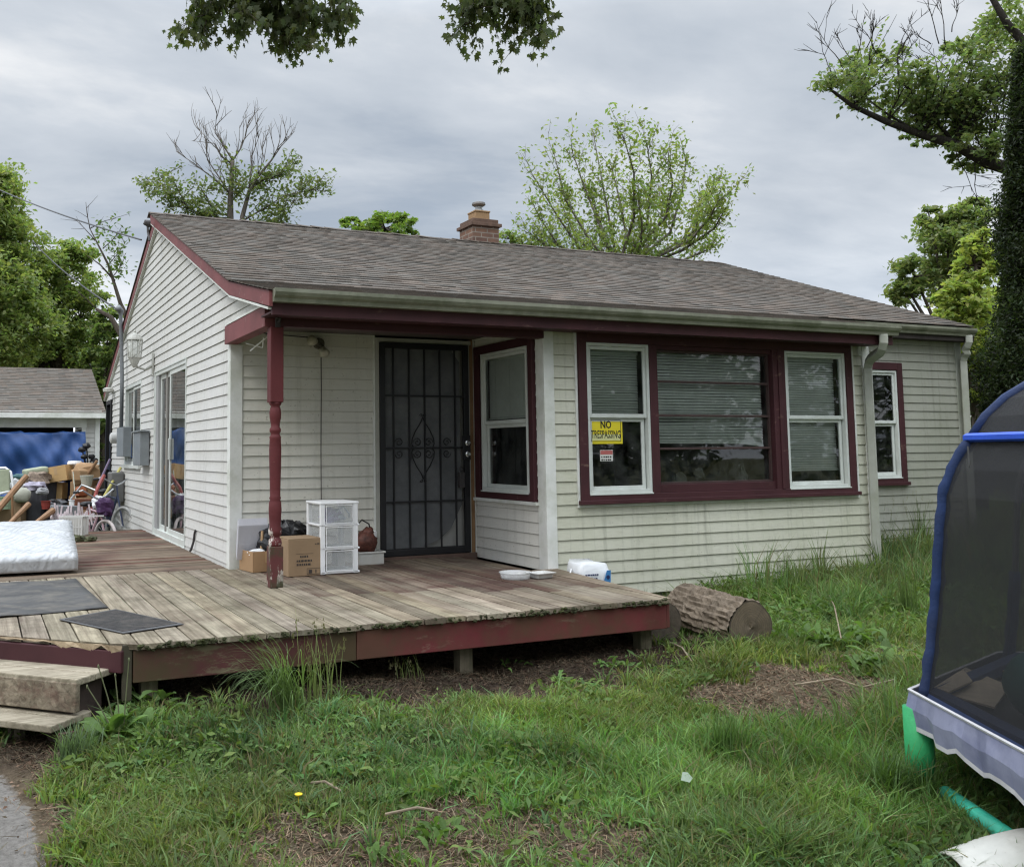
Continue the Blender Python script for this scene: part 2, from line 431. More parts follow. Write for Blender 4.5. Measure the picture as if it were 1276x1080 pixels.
COURSE = .1016
def siding(m, fr, zb, zt, rng, openings=(), splits=()):
    zs = [zb+i*COURSE for i in range(int((zt-zb)/COURSE)+2)]; zs += [z+.0965 for z in zs]
    cuts = sorted(set([round(z, 4) for z in zs if z < zt] + [zt] + [o[2] for o in openings] + [o[3] for o in openings] + list(splits)))
    cuts = [c for c in cuts if zb <= c <= zt]
    for a, b in zip(cuts, cuts[1:]):
        if b-a < .002: continue
        i = int((a-zb+1e-4)/COURSE); z0 = zb+i*COURSE
        oa = .0115*(1-(a-z0)/COURSE)+.003; ob = .0115*(1-min(1, (b-z0)/COURSE))+.003
        if a-z0 > .0955: oa = ob = -.002
        e = 1e-4
        r0, r1 = rng(a+e), rng(b-e)
        if r0 is None: continue
        if r1 is None: r1 = ((r0[0]+r0[1])/2,)*2
        segs = [(0., 1.)]
        mid = (a+b)/2
        L0, L1 = r0[1]-r0[0], r1[1]-r1[0]
        ranges = [(r0[0], r0[1], r1[0], r1[1])]
        for (u0, u1, zo0, zo1) in openings:
            if zo0-1e-4 <= mid <= zo1+1e-4:
                nr = []
                for (p, q, p1, q1) in ranges:
                    if u1 <= min(p, p1) or u0 >= max(q, q1): nr.append((p, q, p1, q1)); continue
                    if u0 > p: nr.append((p, u0, p1, u0))
                    if u1 < q: nr.append((u1, q, u1, q1))
                ranges = nr
        for (p, q, p1, q1) in ranges:
            if q-p < .003: continue
            m.quad(fr.p(p, a, oa), fr.p(q, a, oa), fr.p(q1, b, ob), fr.p(p1, b, ob))
            if abs(a-z0) < .004: m.quad(fr.p(p, a, 0), fr.p(q, a, 0), fr.p(q, a, oa), fr.p(p, a, oa))

PRD, X1, XR2, YR, XR, LEN = 1.3, 2.475, 6.40, -.2, 9.32, 9.45
RS = .368; YK, ZK, YRG, ZRG = -.375, 2.517, 4.02, 4.135
ES = .2215; YE, ZE = -1.63, 2.239
XL, XG = -.12, 9.38
house = thing('house', 'single storey white and cream vinyl sided house with maroon trim and grey shingle roof', 'house', (4.6, 3.9, -.4))

FL = Fr((0,0,0), (0,1,0), (-1,0,0))          # gable wall, u = y
FP = Fr((0,0,0), (1,0,0), (0,-1,0))          # porch back wall, u = x
FS = Fr((X1,0,0), (0,1,0), (-1,0,0))         # side of the front room
FF = Fr((0,-PRD,0), (1,0,0), (0,-1,0))       # front room wall
FQ = Fr((0,YR,0), (1,0,0), (0,-1,0))         # recessed end wall

def rngL(z):
    t = ZRG-.145
    if z > t: return None
    hi = min(LEN, YRG+(t-z)/RS)
    if z < 2.16: lo = 0.
    elif z < ZK-.14: lo = max(-1.28, YE+(z-(ZE-.135))/ES)
    else: lo = YRG-(t-z)/RS
    return (lo, hi) if hi-lo > .01 else None
SD = (2.06, 4.13, 0.01, 2.06); WL_ = (5.32, 6.95, .86, 2.06); RD = (8.55, 9.25, -.3, 1.95)
m = M(); siding(m, FL, -.27, ZRG, rngL, [SD, WL_, RD], [2.16]); m.build('wall', white_sid, house)
XD0, XD1 = 1.394, 2.383
m = M(); siding(m, FP, -.02, 2.4, lambda z: (0, X1), [(XD0-.015, XD1+.075, -.02, 2.14)]); m.build('wall', inner_sid if False else cream_sid, house)
SW = (-1.165, -.03, .565, 2.05)
m = M(); siding(m, FS, -.02, 2.2, lambda z: (-PRD, 0), [SW]); m.build('wall', inner_sid, house)
TW = (2.805, 6.141, .563, 2.07)
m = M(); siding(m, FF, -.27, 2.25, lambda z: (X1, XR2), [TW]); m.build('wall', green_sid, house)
QW = (7.5, 8.236, .59, 2.04)
m = M(); siding(m, FQ, -.37, 2.42, lambda z: (XR2, XR), [QW]); m.build('wall', end_sid, house)
FX = Fr((XR,0,0), (0,1,0), (1,0,0))
def rngX(z):
    t = ZRG-.145
    if z > t: return None
    return (max(YR, YRG-(t-z)/RS), min(LEN, YRG+(t-z)/RS))
m = M(); siding(m, FX, -.37, ZRG, rngX); m.build('wall', end_sid, house)
FB = Fr((0,LEN,0), (1,0,0), (0,1,0))
m = M(); siding(m, FB, -.37, 2.15, lambda z: (0, XR)); m.build('wall', white_sid, house)
FZ = Fr((XR2,0,0), (0,1,0), (1,0,0))
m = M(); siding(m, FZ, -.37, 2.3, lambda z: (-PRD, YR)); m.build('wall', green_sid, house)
# rooms behind the glass
m = M()
m.quad((.02,.02,.01),(XR-.02,.02,.01),(XR-.02,LEN-.02,.01),(.02,LEN-.02,.01))
m.quad((X1+.02,-PRD+.03,.012),(XR2-.02,-PRD+.03,.012),(XR2-.02,.02,.012),(X1+.02,.02,.012)); m.build('room_floor', dark_void, house)
m = M(); m.quad((.02,-.1,2.18),(XR-.02,-.1,2.18),(XR-.02,LEN-.02,2.18),(.02,LEN-.02,2.18))
m.quad((X1+.02,-PRD+.03,2.16),(XR2-.02,-PRD+.03,2.16),(XR2-.02,.0,2.16),(X1+.02,.0,2.16)); m.build('room_ceiling', inner_wall, house)
m = M(); m.box((.02,3.4,.01),(XR-.05,3.5,2.17)); m.box((2.52,.05,.01),(2.6,3.4,2.17)); m.box((6.6,-.1,.01),(6.7,3.4,2.17)); m.box((.05,.06,.012),(1.3,.1,2.17)); m.box((2.49,-1.28,.012),(2.52,-1.18,2.15)); m.build('room_wall', inner_wall, house)
m = M(); m.box((0.02,0.03,-.42),(XR-.02,LEN-.03,-.28)); m.box((X1+.02,-PRD+.02,-.42),(XR2-.02,0.02,-.26)); m.build('foundation', simple('concrete footing', (.2,.19,.17), .9), house)

# corner posts and bottom trims
m = M()
FL.box(m, 0, .085, -.05, 2.02, 0, .02); FP.box(m, -.02, .095, -.05, 2.0, -.001, .02); m.build('corner_trim', trim_white, house, bev=.004)
m = M()
FS.box(m, -PRD, -PRD+.12, -.05, 2.18, 0, .02); FF.box(m, X1-.02, X1+.085, -.27, 2.16, -.001, .02); m.build('corner_trim', trim_white, house, bev=.004)
m = M(); FF.box(m, XR2-.08, XR2+.02, -.27, 2.16, 0, .02); m.build('corner_trim', trim_white, house, bev=.004)
m = M(); FQ.box(m, XR-.09, XR+.018, -.37, 2.42, 0, .02); m.build('corner_trim', down_mat, house, bev=.004)

# --- roof
def shingles(m, cols, O, ux, us, width, length, clip=None, rnd=random):
    """laid in courses of random width tabs; O eave corner, ux along the eave, us up the slope"""
    O, ux, us = Vector(O), Vector(ux).normalized(), Vector(us).normalized()
    n = ux.cross(us).normalized()
    if n.z < 0: n = -n
    ex = .125; k = 0; s = 0.
    b = len(m.v); m.quad(O, O+ux*width, O+ux*width+us*length, O+us*length); cols += [(.05,.047,.045)]*4
    while s < length-.01:
        e = min(ex, length-s); x = -rnd.uniform(0, .2)
        while x < width:
            w = rnd.choice((.08,.11,.14,.17,.2,.24)); a, c = max(0, x), min(width, x+w); x += w
            if c-a < .01: continue
            if clip: 
                a, c = clip(a, c, s+e/2)
                if c-a < .01: continue
            h = rnd.uniform(.009,.0150) ; v = rnd.uniform(.8, 1.13)
            t = rnd.uniform(-.06, .06); col = (v*(1+t), v, v*(1-t*.6))
            dr = rnd.uniform(0, .008)
            p0 = O+ux*a+us*(s-dr); p1 = O+ux*c+us*(s-dr); q0 = O+ux*a+us*(s+e+.01); q1 = O+ux*c+us*(s+e+.01)
            m.add([p0, p1, p1+n*h, p0+n*h, q1+n*.003, q0+n*.003], [(0,1,2,3), (3,2,4,5), (0,3,5), (1,4,2)])
            cols += [col]*6
        s += e
k = N('architectural asphalt shingles')
at = k.n('ShaderNodeAttribute', attribute_name='Col')
g = k.noise(260, 3, .8); f = k.noise(1.3, 5, .65)
base = k.mix(k.ramp(g, .3, .7), (.080,.069,.058), (.195,.170,.148))
base = k.mix(k.math('MULTIPLY', k.ramp(f, .4, .68), .4), base, (.085,.075,.062))
stv = k.noise(1, 5, .6, k.coords((3.0, .35, .35))); base = k.mix(k.math('MULTIPLY', k.ramp(stv, .5, .75), .35), base, (.06,.056,.054))
k.color(k.mix(1.0, base, at.outputs['Color'], 'MULTIPLY')); k.set(Roughness=.95, Specular_IOR_Level=.15); k.bump(g, .5, .006)
shingle = k.m
LM = math.hypot(YRG-YK, ZRG-ZK); LE = math.hypot(YK-YE, ZK-ZE)
m = M(); cols = []
usM = Vector((0, YRG-YK, ZRG-ZK)); usE = Vector((0, YK-YE, ZK-ZE))
shingles(m, cols, (XL-.02, YK, ZK), (1,0,0), usM, XG-XL+.04, LM)
shingles(m, cols, (XL-.02, YE-.03, ZE-.007), (1,0,0), usE, 6.44-XL, LE+.035)
YBE = 8.95+.55; ZBE = ZRG-RS*(YBE-YRG)
b = len(m.v); m.quad((-.075, YBE, ZBE), (XG+.02, YBE, ZBE), (XG+.02, YRG, ZRG), (-.075, YRG, ZRG)); cols += [(.9,.9,.9)]*4
x = XL-.02
while x < XG:                                                        # ridge caps
    v = random.uniform(.6, .95); h = random.uniform(.016, .03); x2 = min(x+.3, XG+.02)
    for sg in (-1, 1):
        y1 = YRG+sg*.14; z1 = ZRG-.14*RS
        m.add([(x, YRG, ZRG+h), (x2, YRG, ZRG+.012), (x2, y1, z1+.012), (x, y1, z1+h), (x, YRG, ZRG), (x, y1, z1)], [(0,1,2,3), (0,3,5,4)]); cols += [(v, v*.96, v*.93)]*6
    x += .14 if random.random() < .0 else .2
roof = m.build('roof', shingle, house, cols=cols)
m = M(); m.quad((XL, YE, ZE-.03), (6.41, YE, ZE-.03), (6.41, YK, ZK-.03), (XL, YK, ZK-.03)); m.quad((XL, YK, ZK-.03), (XG, YK, ZK-.03), (XG, YRG, ZRG-.03), (XL, YRG, ZRG-.03)); m.quad((-.05, YBE, ZBE-.03), (XG, YBE, ZBE-.03), (XG, YRG, ZRG-.03), (-.05, YRG, ZRG-.03))
m.build('roof_deck', simple('roof boards', (.12,.09,.07), .9), roof)
# rake boards (maroon), gable end
TH = .132
def rake(m, x, a, b, drop=0):
    (y0, z0), (y1, z1) = a, b
    m.prism([(x, y0, z0-.012), (x, y1, z1-.012), (x, y1, z1-TH), (x, y0, z0-TH)], (.03, 0, 0))
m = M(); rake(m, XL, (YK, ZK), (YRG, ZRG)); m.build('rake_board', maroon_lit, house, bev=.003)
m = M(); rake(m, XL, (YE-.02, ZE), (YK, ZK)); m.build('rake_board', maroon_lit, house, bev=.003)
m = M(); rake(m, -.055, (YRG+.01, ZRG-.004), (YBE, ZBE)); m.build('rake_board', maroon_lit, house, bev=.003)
m = M(); rake(m, XG-.03, (YK, ZK), (YRG, ZRG)); rake(m, XG-.03, (YRG, ZRG), (YBE, ZBE)); m.build('rake_board', maroon, house)
m = M()                                                              # white rake soffit trim under the boards and soffits
def strip(m, a, b, x0, x1, th=.018):
    (y0, z0), (y1, z1) = a, b
    m.add([(x0,y0,z0),(x1,y0,z0),(x1,y1,z1),(x0,y1,z1),(x0,y0,z0+th),(x1,y0,z0+th),(x1,y1,z1+th),(x0,y1,z1+th)], [(0,3,2,1),(4,5,6,7),(0,1,5,4),(1,2,6,5),(2,3,7,6),(3,0,4,7)])
strip(m, (YE+.02, ZE-TH-.018), (YK, ZK-TH-.018), XL+.002, .03)
strip(m, (YK, ZK-TH-.018), (YRG, ZRG-TH-.018), XL+.006, .03)
strip(m, (YRG, ZRG-TH-.018), (YBE, ZBE-TH-.018), -.05, .03)
m.build('soffit', trim_white, house)
m = M()
m.box((XL+.03, YE+.03, 2.065), (6.39, -PRD-.02, 2.08))               # eave soffit over the front
m.box((XL+.03, YE+.0, 2.05), (6.40, YE+.028, ZE-.012))
m.build('fascia', maroon, house)
m = M(); m.box((.03, -PRD+.07, 2.135), (X1-.02, -.02, 2.15)); m.build('porch_ceiling', simple('dark porch ceiling boards', (.10,.085,.075), .85, .2, 4), house)
m = M(); m.box((6.42, YK+.03, 2.33), (XG-.03, YR-.02, 2.345)); m.box((6.42, YK, 2.33), (XG-.0, YK+.028, ZK-.02)); m.build('fascia', simple('dark frieze', (.045,.035,.033), .8, .3, 9), house)
# gutters: K profile swept along x
def gutter(x0, x1, y, zt):
    m = M()
    prof = [(0,0),(0,-.098),(-.062,-.098),(-.07,-.07),(-.092,-.052),(-.105,-.028),(-.105,0),(-.098,0),(-.098,-.024),(-.008,-.09),(-.008,0)]
    pts = [(x0, y+a, zt+b) for a, b in prof]; m.prism(pts, (x1-x0, 0, 0))
    m.prism([(x0-.004, y+a, zt+b) for a, b in prof[:7]], (.004, 0, 0)); m.prism([(x1, y+a, zt+b) for a, b in prof[:7]], (.004, 0, 0))
    return m
gutter(XL+.03, 6.41, YE+.002, ZE-.002).build('gutter', gutter_mat, house)
gutter(6.42, XG-.03, YK+.03, ZK-.03).build('gutter', gutter_mat, house)
def downspout(x, y, ztop, yw, zb, dx=.11, name='downspout', cond=down_mat):
    m = M(); s = .047
    pts = [(x, y, ztop), (x, y, ztop-.08), (x+dx*.1, y+.03, ztop-.13), (x+dx*.3, y+.07, ztop-.165), (x+dx*.75, yw-.12, ztop-.215), (x+dx*.92, yw-.07, ztop-.25), (x+dx, yw-.045, ztop-.31), (x+dx, yw-.045, ztop-.40), (x+dx, yw-.045, zb)]
    r = [s*1.2]*len(pts)
    m.tube(pts, r, 4); 
    o = m.build(name, cond, house, bev=.008); return o
downspout(6.21, YE-.05, 2.145, -PRD-.03, -.28, .12)
downspout(9.24, YK-.03, 2.40, YR-.03, -.3, .05)
m = M(); m.box((6.27, -PRD-.03, 1.97), (6.30, -PRD-.012, 2.13)); m.build('bracket', white_pl, house)

# porch beam and post
ZB, ZBT = 2.0, 2.165
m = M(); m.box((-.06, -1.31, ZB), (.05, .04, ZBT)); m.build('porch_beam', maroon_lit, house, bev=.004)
m = M(); m.box((.05, -1.35, ZB), (X1-.028, -1.25, ZBT)); m.box((.05, -1.362, ZBT-.02), (X1-.03, -1.35, ZBT+.02)); m.build('porch_beam', maroon, house, bev=.004)
m = M(); m.prism([(-.065, -.02, ZBT+.001), (-.065, -1.33, ZBT+.001), (-.065, -1.33, ZBT+.02), (-.065, -.02, ZBT+.02)], (.075, 0, 0)); m.build('flashing', trim_white, house)
post = thing('porch_post', 'turned maroon porch post with peeling paint at its foot', 'post', (.03, -1.3, 0))
SQ = .052
m = M(); m.box((.03-SQ, -1.3-SQ, 1.41), (.03+SQ, -1.3+SQ, 2.0-.002)); m.build('top_block', post_paint, post, bev=.006)
prof = [(.045,.30),(.052,.33),(.047,.36),(.036,.375),(.036,.385),(.05,.40),(.052,.43),(.044,.46),(.046,.52),(.05,.58),(.047,.64),(.04,.66),(.046,.675),(.04,.69),(.041,.75),(.046,.95),(.047,1.05),(.043,1.13),(.046,1.14),(.038,1.155),(.034,1.17),(.044,1.185),(.044,1.205),(.034,1.22),(.036,1.25),(.044,1.29),(.046,1.33),(.04,1.365),(.034,1.38),(.046,1.395),(.05,1.412)]
m = M(); m.lathe((.03,-1.3,0), prof, 24); m.build('turned_shaft', post_paint, post, smooth=True)
m = M(); m.box((.03-SQ, -1.3-SQ, 0.001), (.03+SQ, -1.3+SQ, .31)); m.build('foot_block', post_base, post, bev=.006)
m = M(); m.ring((.03,-1.375,2.06), .028, .008, (1,.3,0), 14, 5); m.ring((.028,-1.39,2.075), .018, .009, (.2,1,0), 12, 5); m.box((.01,-1.37,1.99), (.05,-1.36,2.12)); tag(m.build('bracket_hook', dark_metal, None), 'dark iron hook fixed to the beam above the porch post', 'hook')

# ---- windows
def sash(fr, par, u0, u1, z0, z1, w, n0, n1, glassm=glass, fm=vinyl_frame, wb=None, pane=True):
    m = M(); fr.frame(m, u0, u1, z0, z1, w, n0, n1, wb); o = m.build('sash', fm, par, bev=.003)
    if pane:
        m = M(); c = (n0+n1)/2; qd = [fr.p(u0+w*.8, z0+w*.8, c), fr.p(u1-w*.8, z0+w*.8, c), fr.p(u1-w*.8, z1-w*.8, c), fr.p(u0+w*.8, z1-w*.8, c)]; m.quad(*(qd if fr.u.cross(Vector((0,0,1))).dot(fr.n) > 0 else qd[::-1])); m.build('pane', glassm, par)
def blind(fr, par, u0, u1, z0, z1, n, pitch=.024, mt=blind_mat, tilt=1.12, seed=0, sag=True):
    rr = random.Random(seed); m = M(); z = z0; i = 0
    while z < z1:
        s = .0115; dz = math.sin(tilt)*s; dn = math.cos(tilt)*s; j = rr.uniform(-.002,.002) if sag else 0
        m.add([fr.p(u0, z-dz+j, n+dn), fr.p(u1, z-dz-j, n+dn), fr.p(u1, z+dz-j, n-dn), fr.p(u0, z+dz+j, n-dn)], [(0,1,2,3)])
        z += pitch; i += 1
    fr.box(m, u0, u1, z1, z1+.035, n-.015, n+.015); fr.box(m, u0, u1, z0-.03, z0-.014, n-.012, n+.012)
    m.build('blind', mt, par)
def double_hung(fr, u0, u1, z0, z1, zm, lab=None, blinds=True, fm=vinyl_frame, depth=.0, seed=1, bz=None, mt=blind_mat, both=False):
    """white vinyl window: frame with an upper sash, a lower sash set behind it, blind"""
    m = M(); fr.frame(m, u0, u1, z0, z1, .028, -.06+depth, .012+depth, .03); fr.box(m, u0-.0, u1+.0, z0-.012, z0, -.02+depth, .03+depth)
    w = m.build('window', fm, house, bev=.002)
    sash(fr, w, u0+.028, u1-.028, zm-.018, z1-.03, .03, -.026+depth, -.004+depth, wb=.036)
    sash(fr, w, u0+.04, u1-.04, z0+.03, zm-.018, .034, -.052+depth, -.03+depth)
    if blinds: blind(fr, w, u0+.05, u1-.05, (bz if bz is not None else zm-.05), z1-.09, -.10+depth, seed=seed, mt=mt)
    return w
def opening_liner(fr, u0, u1, z0, z1, mt, d0=-.16, d1=0, w=.02):
    m = M(); fr.frame(m, u0, u1, z0, z1, w, d0, d1); return m

# triple window of the front room: maroon casing, two double hung sides, picture window
m = M()
u0, u1, z0, z1 = TW
FF.frame(m, u0, u1, z0, z1, .085, -.02, .045, .06, .085)
FF.box(m, u0-.02, u1+.03, z0-.025, z0+.012, 0, .065)
for a, b in ((3.583, 3.672), (5.075, 5.235)): FF.box(m, a, b, z0+.06, z1-.085, -.05, .040)
FF.box(m, 5.135, 5.175, z0+.06, z1-.085, .040, .052)
FF.box(m, 3.672, 5.075, z0+.06, z0+.135, -.07, .018)
FF.box(m, 3.672, 5.075, z1-.125, z1-.085, -.07, .018)
FF.box(m, u0-.0, u1+.0, z1, z1+.06, -.01, .03)
m.build('window_casing', maroon, house, bev=.004)
m = M(); FF.frame(m, u0-.025, u1+.05, z0-.05, z1+.06, .022, -.002, .022); m.build('channel_trim', trim_white, house)
m = opening_liner(FF, u0, u1, z0, z1, maroon, -.2, -.022, .03); m.build('window_jamb', maroon, house)
wl = double_hung(FF, 2.892, 3.581, .63, 1.983, 1.325, depth=.02, seed=3, bz=1.36)
wr = double_hung(FF, 5.238, 6.054, .625, 1.983, 1.325, depth=.02, seed=5, bz=.82, mt=blind_light)
def zz(py, px=888): return P(px, py, 'y', -1.37).z
k = 380; 
m = M(); mz = [zz(380+r/3.112) for r in (298, 428, 555)]
for z in mz: FF.box(m, 3.672, 5.075, z-.011, z+.011, -.055, -.02)
FF.frame(m, 3.672, 5.075, z0+.135, z1-.125, .018, -.06, -.018)
wp = m.build('window', simple('dark brown muntin paint', (.06,.035,.033), .6, .2, 6), house, bev=.002)
m = M(); m.quad(FF.p(3.675, z0+.14, -.045), FF.p(5.072, z0+.14, -.045), FF.p(5.072, z1-.13, -.045), FF.p(3.675, z1-.13, -.045)); m.build('pane', glass, wp)
rr = random.Random(3); m = M(); z = zz(380+522/3.112); i = 0
while z < z1-.1:
    tl = .95; s = .0148; dz = math.sin(tl)*s; dn = math.cos(tl)*s; j = rr.uniform(-.003,.003)+(.012 if 4 < i < 7 else 0)
    m.add([FF.p(3.70, z-dz-j, -.11+dn), FF.p(5.05, z-dz+j, -.11+dn), FF.p(5.05, z+dz+j, -.11-dn), FF.p(3.70, z+dz-j, -.11-dn)], [(0,1,2,3)]); z += .027; i += 1
zl = zz(380+522/3.112)
m.add([FF.p(3.70, zl-.03, -.105), FF.p(4.75, zl-.04, -.1), FF.p(5.05, zl-.07, -.095), FF.p(5.05, zl-.01, -.11), FF.p(4.7, zl-.005, -.11), FF.p(3.7, zl-.01, -.11)], [(0,1,4,5), (1,2,3,4)])
m.build('blind', blind_light, wp)
# shapes on the sill inside the picture window
cl_ = simple('dim clutter', (.16,.16,.15), .7)
for c_, r_, s_ in (((4.25,-1.18,.78),(.05,.05,.06),3),((4.06,-1.1,.70),(.09,.06,.10),4),((4.83,-1.12,.75),(.05,.05,.12),8)):
    m = M(); m.blob(c_, r_, 8, 6, .25, s_); m.build('clutter', cl_, wp)
# signs on the left window
def text_mesh(body, size, name, mt, fr, u, z, n, parent, sx=1.0, offset=.0):
    cu = bpy.data.curves.new(name+'_curve', 'FONT'); cu.body = body; cu.size = size; cu.align_x = 'CENTER'; cu.align_y = 'CENTER'; cu.offset = offset; cu.extrude = .0006; cu.resolution_u = 2
    ob = bpy.data.objects.new(name+'_curve', cu); COL.objects.link(ob)
    dg = bpy.context.evaluated_depsgraph_get(); dg.update()
    src = ob.evaluated_get(dg).to_mesh(); mm = M()
    for p in src.polygons: mm.f.append(tuple(p.vertices))
    mm.v = [tuple(fr.p(u+v.co.x*sx, z+v.co.y, n+v.co.z)) for v in src.vertices]
    ob.evaluated_get(dg).to_mesh_clear(); bpy.data.objects.remove(ob)
    return mm.build(name, mt, parent)
def Pf(px, py): q = P(px, py, 'y', -1.3); return q.x, q.z
(a0, a1), (b0, b1) = Pf(735.5, 553), Pf(776, 521)
sign = thing('warning_sign', 'yellow NO TRESPASSING sign taped inside the window glass', 'sign', FF.p((a0+b0)/2, a1, -.012))
m = M(); FF.box(m, a0, b0, a1, b1, -.014, -.011); m.build('panel', yellow, sign)
m = M(); FF.box(m, a0+.025, b0-.025, a1+.03, a1+.085, -.011, -.0100); m.build('blank_panel', yellow_pale, sign)
m = M(); FF.frame(m, a0+.018, b0-.018, a1+.02, b1-.014, .004, -.011, -.0098); m.build('border', black_print, sign)
text_mesh('NO', .095, 'lettering', black_print, FF, (a0+b0)/2, b1-.062, -.0098, sign, .8, .002)
text_mesh('TRESPASSING', .100, 'lettering', black_print, FF, (a0+b0)/2, b1-.150, -.0098, sign, .53, .0012)
(c0, c1), (d0, d1) = Pf(749.5, 574.5), Pf(765, 560.5)
st = thing('sticker', 'small white window sticker with a red band below the yellow sign', 'sticker', FF.p((c0+d0)/2, c1, -.03))
m = M(); FF.box(m, c0, d0, c1, d1, -.0195, -.0175); m.build('panel', sign_white, st)
m = M(); FF.box(m, c0+.003, d0-.003, d1-.04, d1-.004, -.0175, -.0165); m.build('band', sign_red, st)
m = M()
for i, w in enumerate((.9, .8, .6)):
    n = 5; zc = d1-.062-i*.026
    for j in range(n):
        ua = c0+.012+(d0-c0-.024)*j/n; FF.box(m, ua, ua+(d0-c0-.03)/n*(.55+.4*((i*3+j*7)%5)/5), zc-.007, zc+.007, -.0175, -.0167)
m.build('print', black_print, st)

# window in the side of the front room
porch_blind = simple('white porch blind slats', (.70,.70,.66), .6, .05, 6, bump=0)
u0, u1, z0, z1 = SW
m = M(); FS.frame(m, u0, u1, z0, z1, .10, -.02, .035, .075, .08); FS.box(m, u0-.0, u0+.045, z0, z1, .035, .05); m.build('window_casing', maroon, house, bev=.004)
m = M(); FS.box(m, u0-.03, u1+.02, z0-.03, z0, 0, .05); m.build('window_sill', trim_white, house, bev=.003)
opening_liner(FS, u0, u1, z0, z1, maroon, -.18, -.022, .05).build('window_jamb', maroon, house)
ws_ = double_hung(FS, u0+.11, u1-.15, z0+.075, z1-.085, 1.29, depth=.025, seed=9, blinds=False); blind(FS, ws_, u0+.145, u1-.185, 1.35, z1-.15, -.045, pitch=.0165, seed=9, mt=porch_blind, tilt=1.2, sag=False)
# narrow window in the recessed end wall
u0, u1, z0, z1 = QW
m = M(); FQ.frame(m, u0, u1, z0, z1, .085, -.02, .045, .06, .09); FQ.box(m, u0-.02, u1+.03, z0-.03, z0+.01, 0, .06); m.build('window_casing', maroon, house, bev=.004)
opening_liner(FQ, u0, u1, z0, z1, maroon, -.18, -.022, .05).build('window_jamb', maroon, house)
double_hung(FQ, u0+.09, u1-.09, z0+.065, z1-.095, 1.32, depth=.02, seed=12, blinds=False)

# ---- security door
door = (M())
u0, u1 = XD0+.03, XD1-.005
FP.frame(door, u0, u1, .035, 2.07, .055, .005, .045)
dz = lambda py: P(527, py, 'y', -.02).z
hz = [dz(493.5), dz(558), dz(624.5)]
ui, ue = u0+.055, u1-.055
door_o = door.build('security_door', black_iron, house, bev=.003)
m = M()
for i in range(1, 6):
    uc = ui+(ue-ui)*(i-.45)/5.1; FP.box(m, uc-.007, uc+.007, .09, 2.02, .018, .032)
for z in hz: FP.box(m, ui, ue, z-.008, z+.008, .016, .034)
FP.box(m, ui-.01, ue+.01, .03, .10, .01, .036)
m.build('bars', black_iron, door_o)
m = M(); cu = P(527, 558, 'y', -.02); cu, cz = cu.x, hz[1]
def pt(a, b): return FP.p(cu+a, cz+b, .026)
for sgn in (-1, 1):
    for up in (-1, 1):
        m.tube([pt(sgn*x, up*y) for x, y in ((.0,.30),(.02,.25),(.075,.17),(.115,.09),(.12,.04),(.10,0.0))], .0055, 6)
        sp = [pt(sgn*(.018+.016*math.cos(a)*(1-a/9)), up*(.315+.016*math.sin(a)*(1-a/9))) for a in [i*.5 for i in range(12)]]; m.tube(sp, .0045, 5)
        for cx0 in (.06, .255):
            sp = [pt(sgn*(cx0+.045*(1-a/11)*math.cos(a)), up*(.055+.045*(1-a/11)*math.sin(a))) for a in [i*.5 for i in range(18)]]; m.tube(sp, .0045, 5)
m.build('scrollwork', black_iron, door_o)
k = N('dusty door screen'); f = k.noise(3, 6, .7); k.color(k.mix(k.ramp(f, .4, .75), (.10,.106,.112), (.18,.185,.19))); k.set(Roughness=.8)
tr = k.n('ShaderNodeBsdfTransparent'); mx = k.n('ShaderNodeMixShader'); mx.inputs[0].default_value = .86; k.l(tr.outputs[0], mx.inputs[1]); k.l(k.b.outputs[0], mx.inputs[2]); k.l(mx.outputs[0], k.out.inputs[0])
m = M(); m.poly([FP.p(a, b, .006) for a, b in ((ui, .10), (ui+.40, .10), (ui+.58, .17), (ui+.70, .27), (ue-.02, .50), (ue-.03, 1.2), (ue-.03, 1.9), (ue-.12, 2.02), (ui, 2.02))]); m.build('screen', k.m, door_o)
m = M(); FP.box(m, u0+.01, u1-.01, .03, 2.06, -.1, -.06); m.build('door_slab', simple('grubby white door', (.34,.34,.32), .6, .1, 4), door_o)
m = M(); FP.box(m, ue-.02, u1+.004, hz[1]-.12, hz[1]+.12, .03, .058); m.build('lock_plate', black_iron, door_o, bev=.004)
for dzz in (.045, -.065):
    m = M()
    c = FP.p(ue+.025, hz[1]+dzz, .058)
    for i, (r, n) in enumerate(((.028, .0), (.03, .012), (.018, .016), (.017,.03))): pass
    m.tube([c, c+Vector((0,-.012,0)), c+Vector((0,-.016,0)), c+Vector((0,-.034,0))], [.030,.029,.018,.015], 16)
    m.build('door_knob', chrome, door_o, smooth=False)
m = M(); FP.box(m, ue-.075, ue-.02, hz[1]-.39, hz[1]-.24, .035, .075); c = FP.p(ue-.048, hz[1]-.24, .055); m.ring(c, .022, .006, (0,1,0), 14, 6, 0, pi) ; m.ring(c+Vector((0,0,.03)), .02, .005, (0,1,0), 14, 6)
lk = m.build('lockbox', dark_metal, None, bev=.004); tag(lk, 'dark key lockbox hanging from the bars of the security door', 'lockbox')
m = M(); FP.box(m, XD0-.012, XD0+.028, .0, 2.115, .0, .03); FP.box(m, XD0+.028, XD1+.03, 2.075, 2.115, .0, .03); FP.box(m, XD1-.003, XD1+.012, .0, 2.075, 0, .03); m.build('door_frame', simple('dull door frame', (.38,.38,.34), .6, .1, 6), house, bev=.003)
m = M(); FP.box(m, XD1+.014, XD1+.058, .0, 2.13, -.08, .012); m.build('door_jamb', tan_wood, house, cols=[(1,1,1)]*8)
m = M(); FP.box(m, XD0, XD1+.06, -.03, .028, -.1, .05); m.build('threshold', simple('worn threshold', (.11,.07,.055), .8), house, bev=.004)
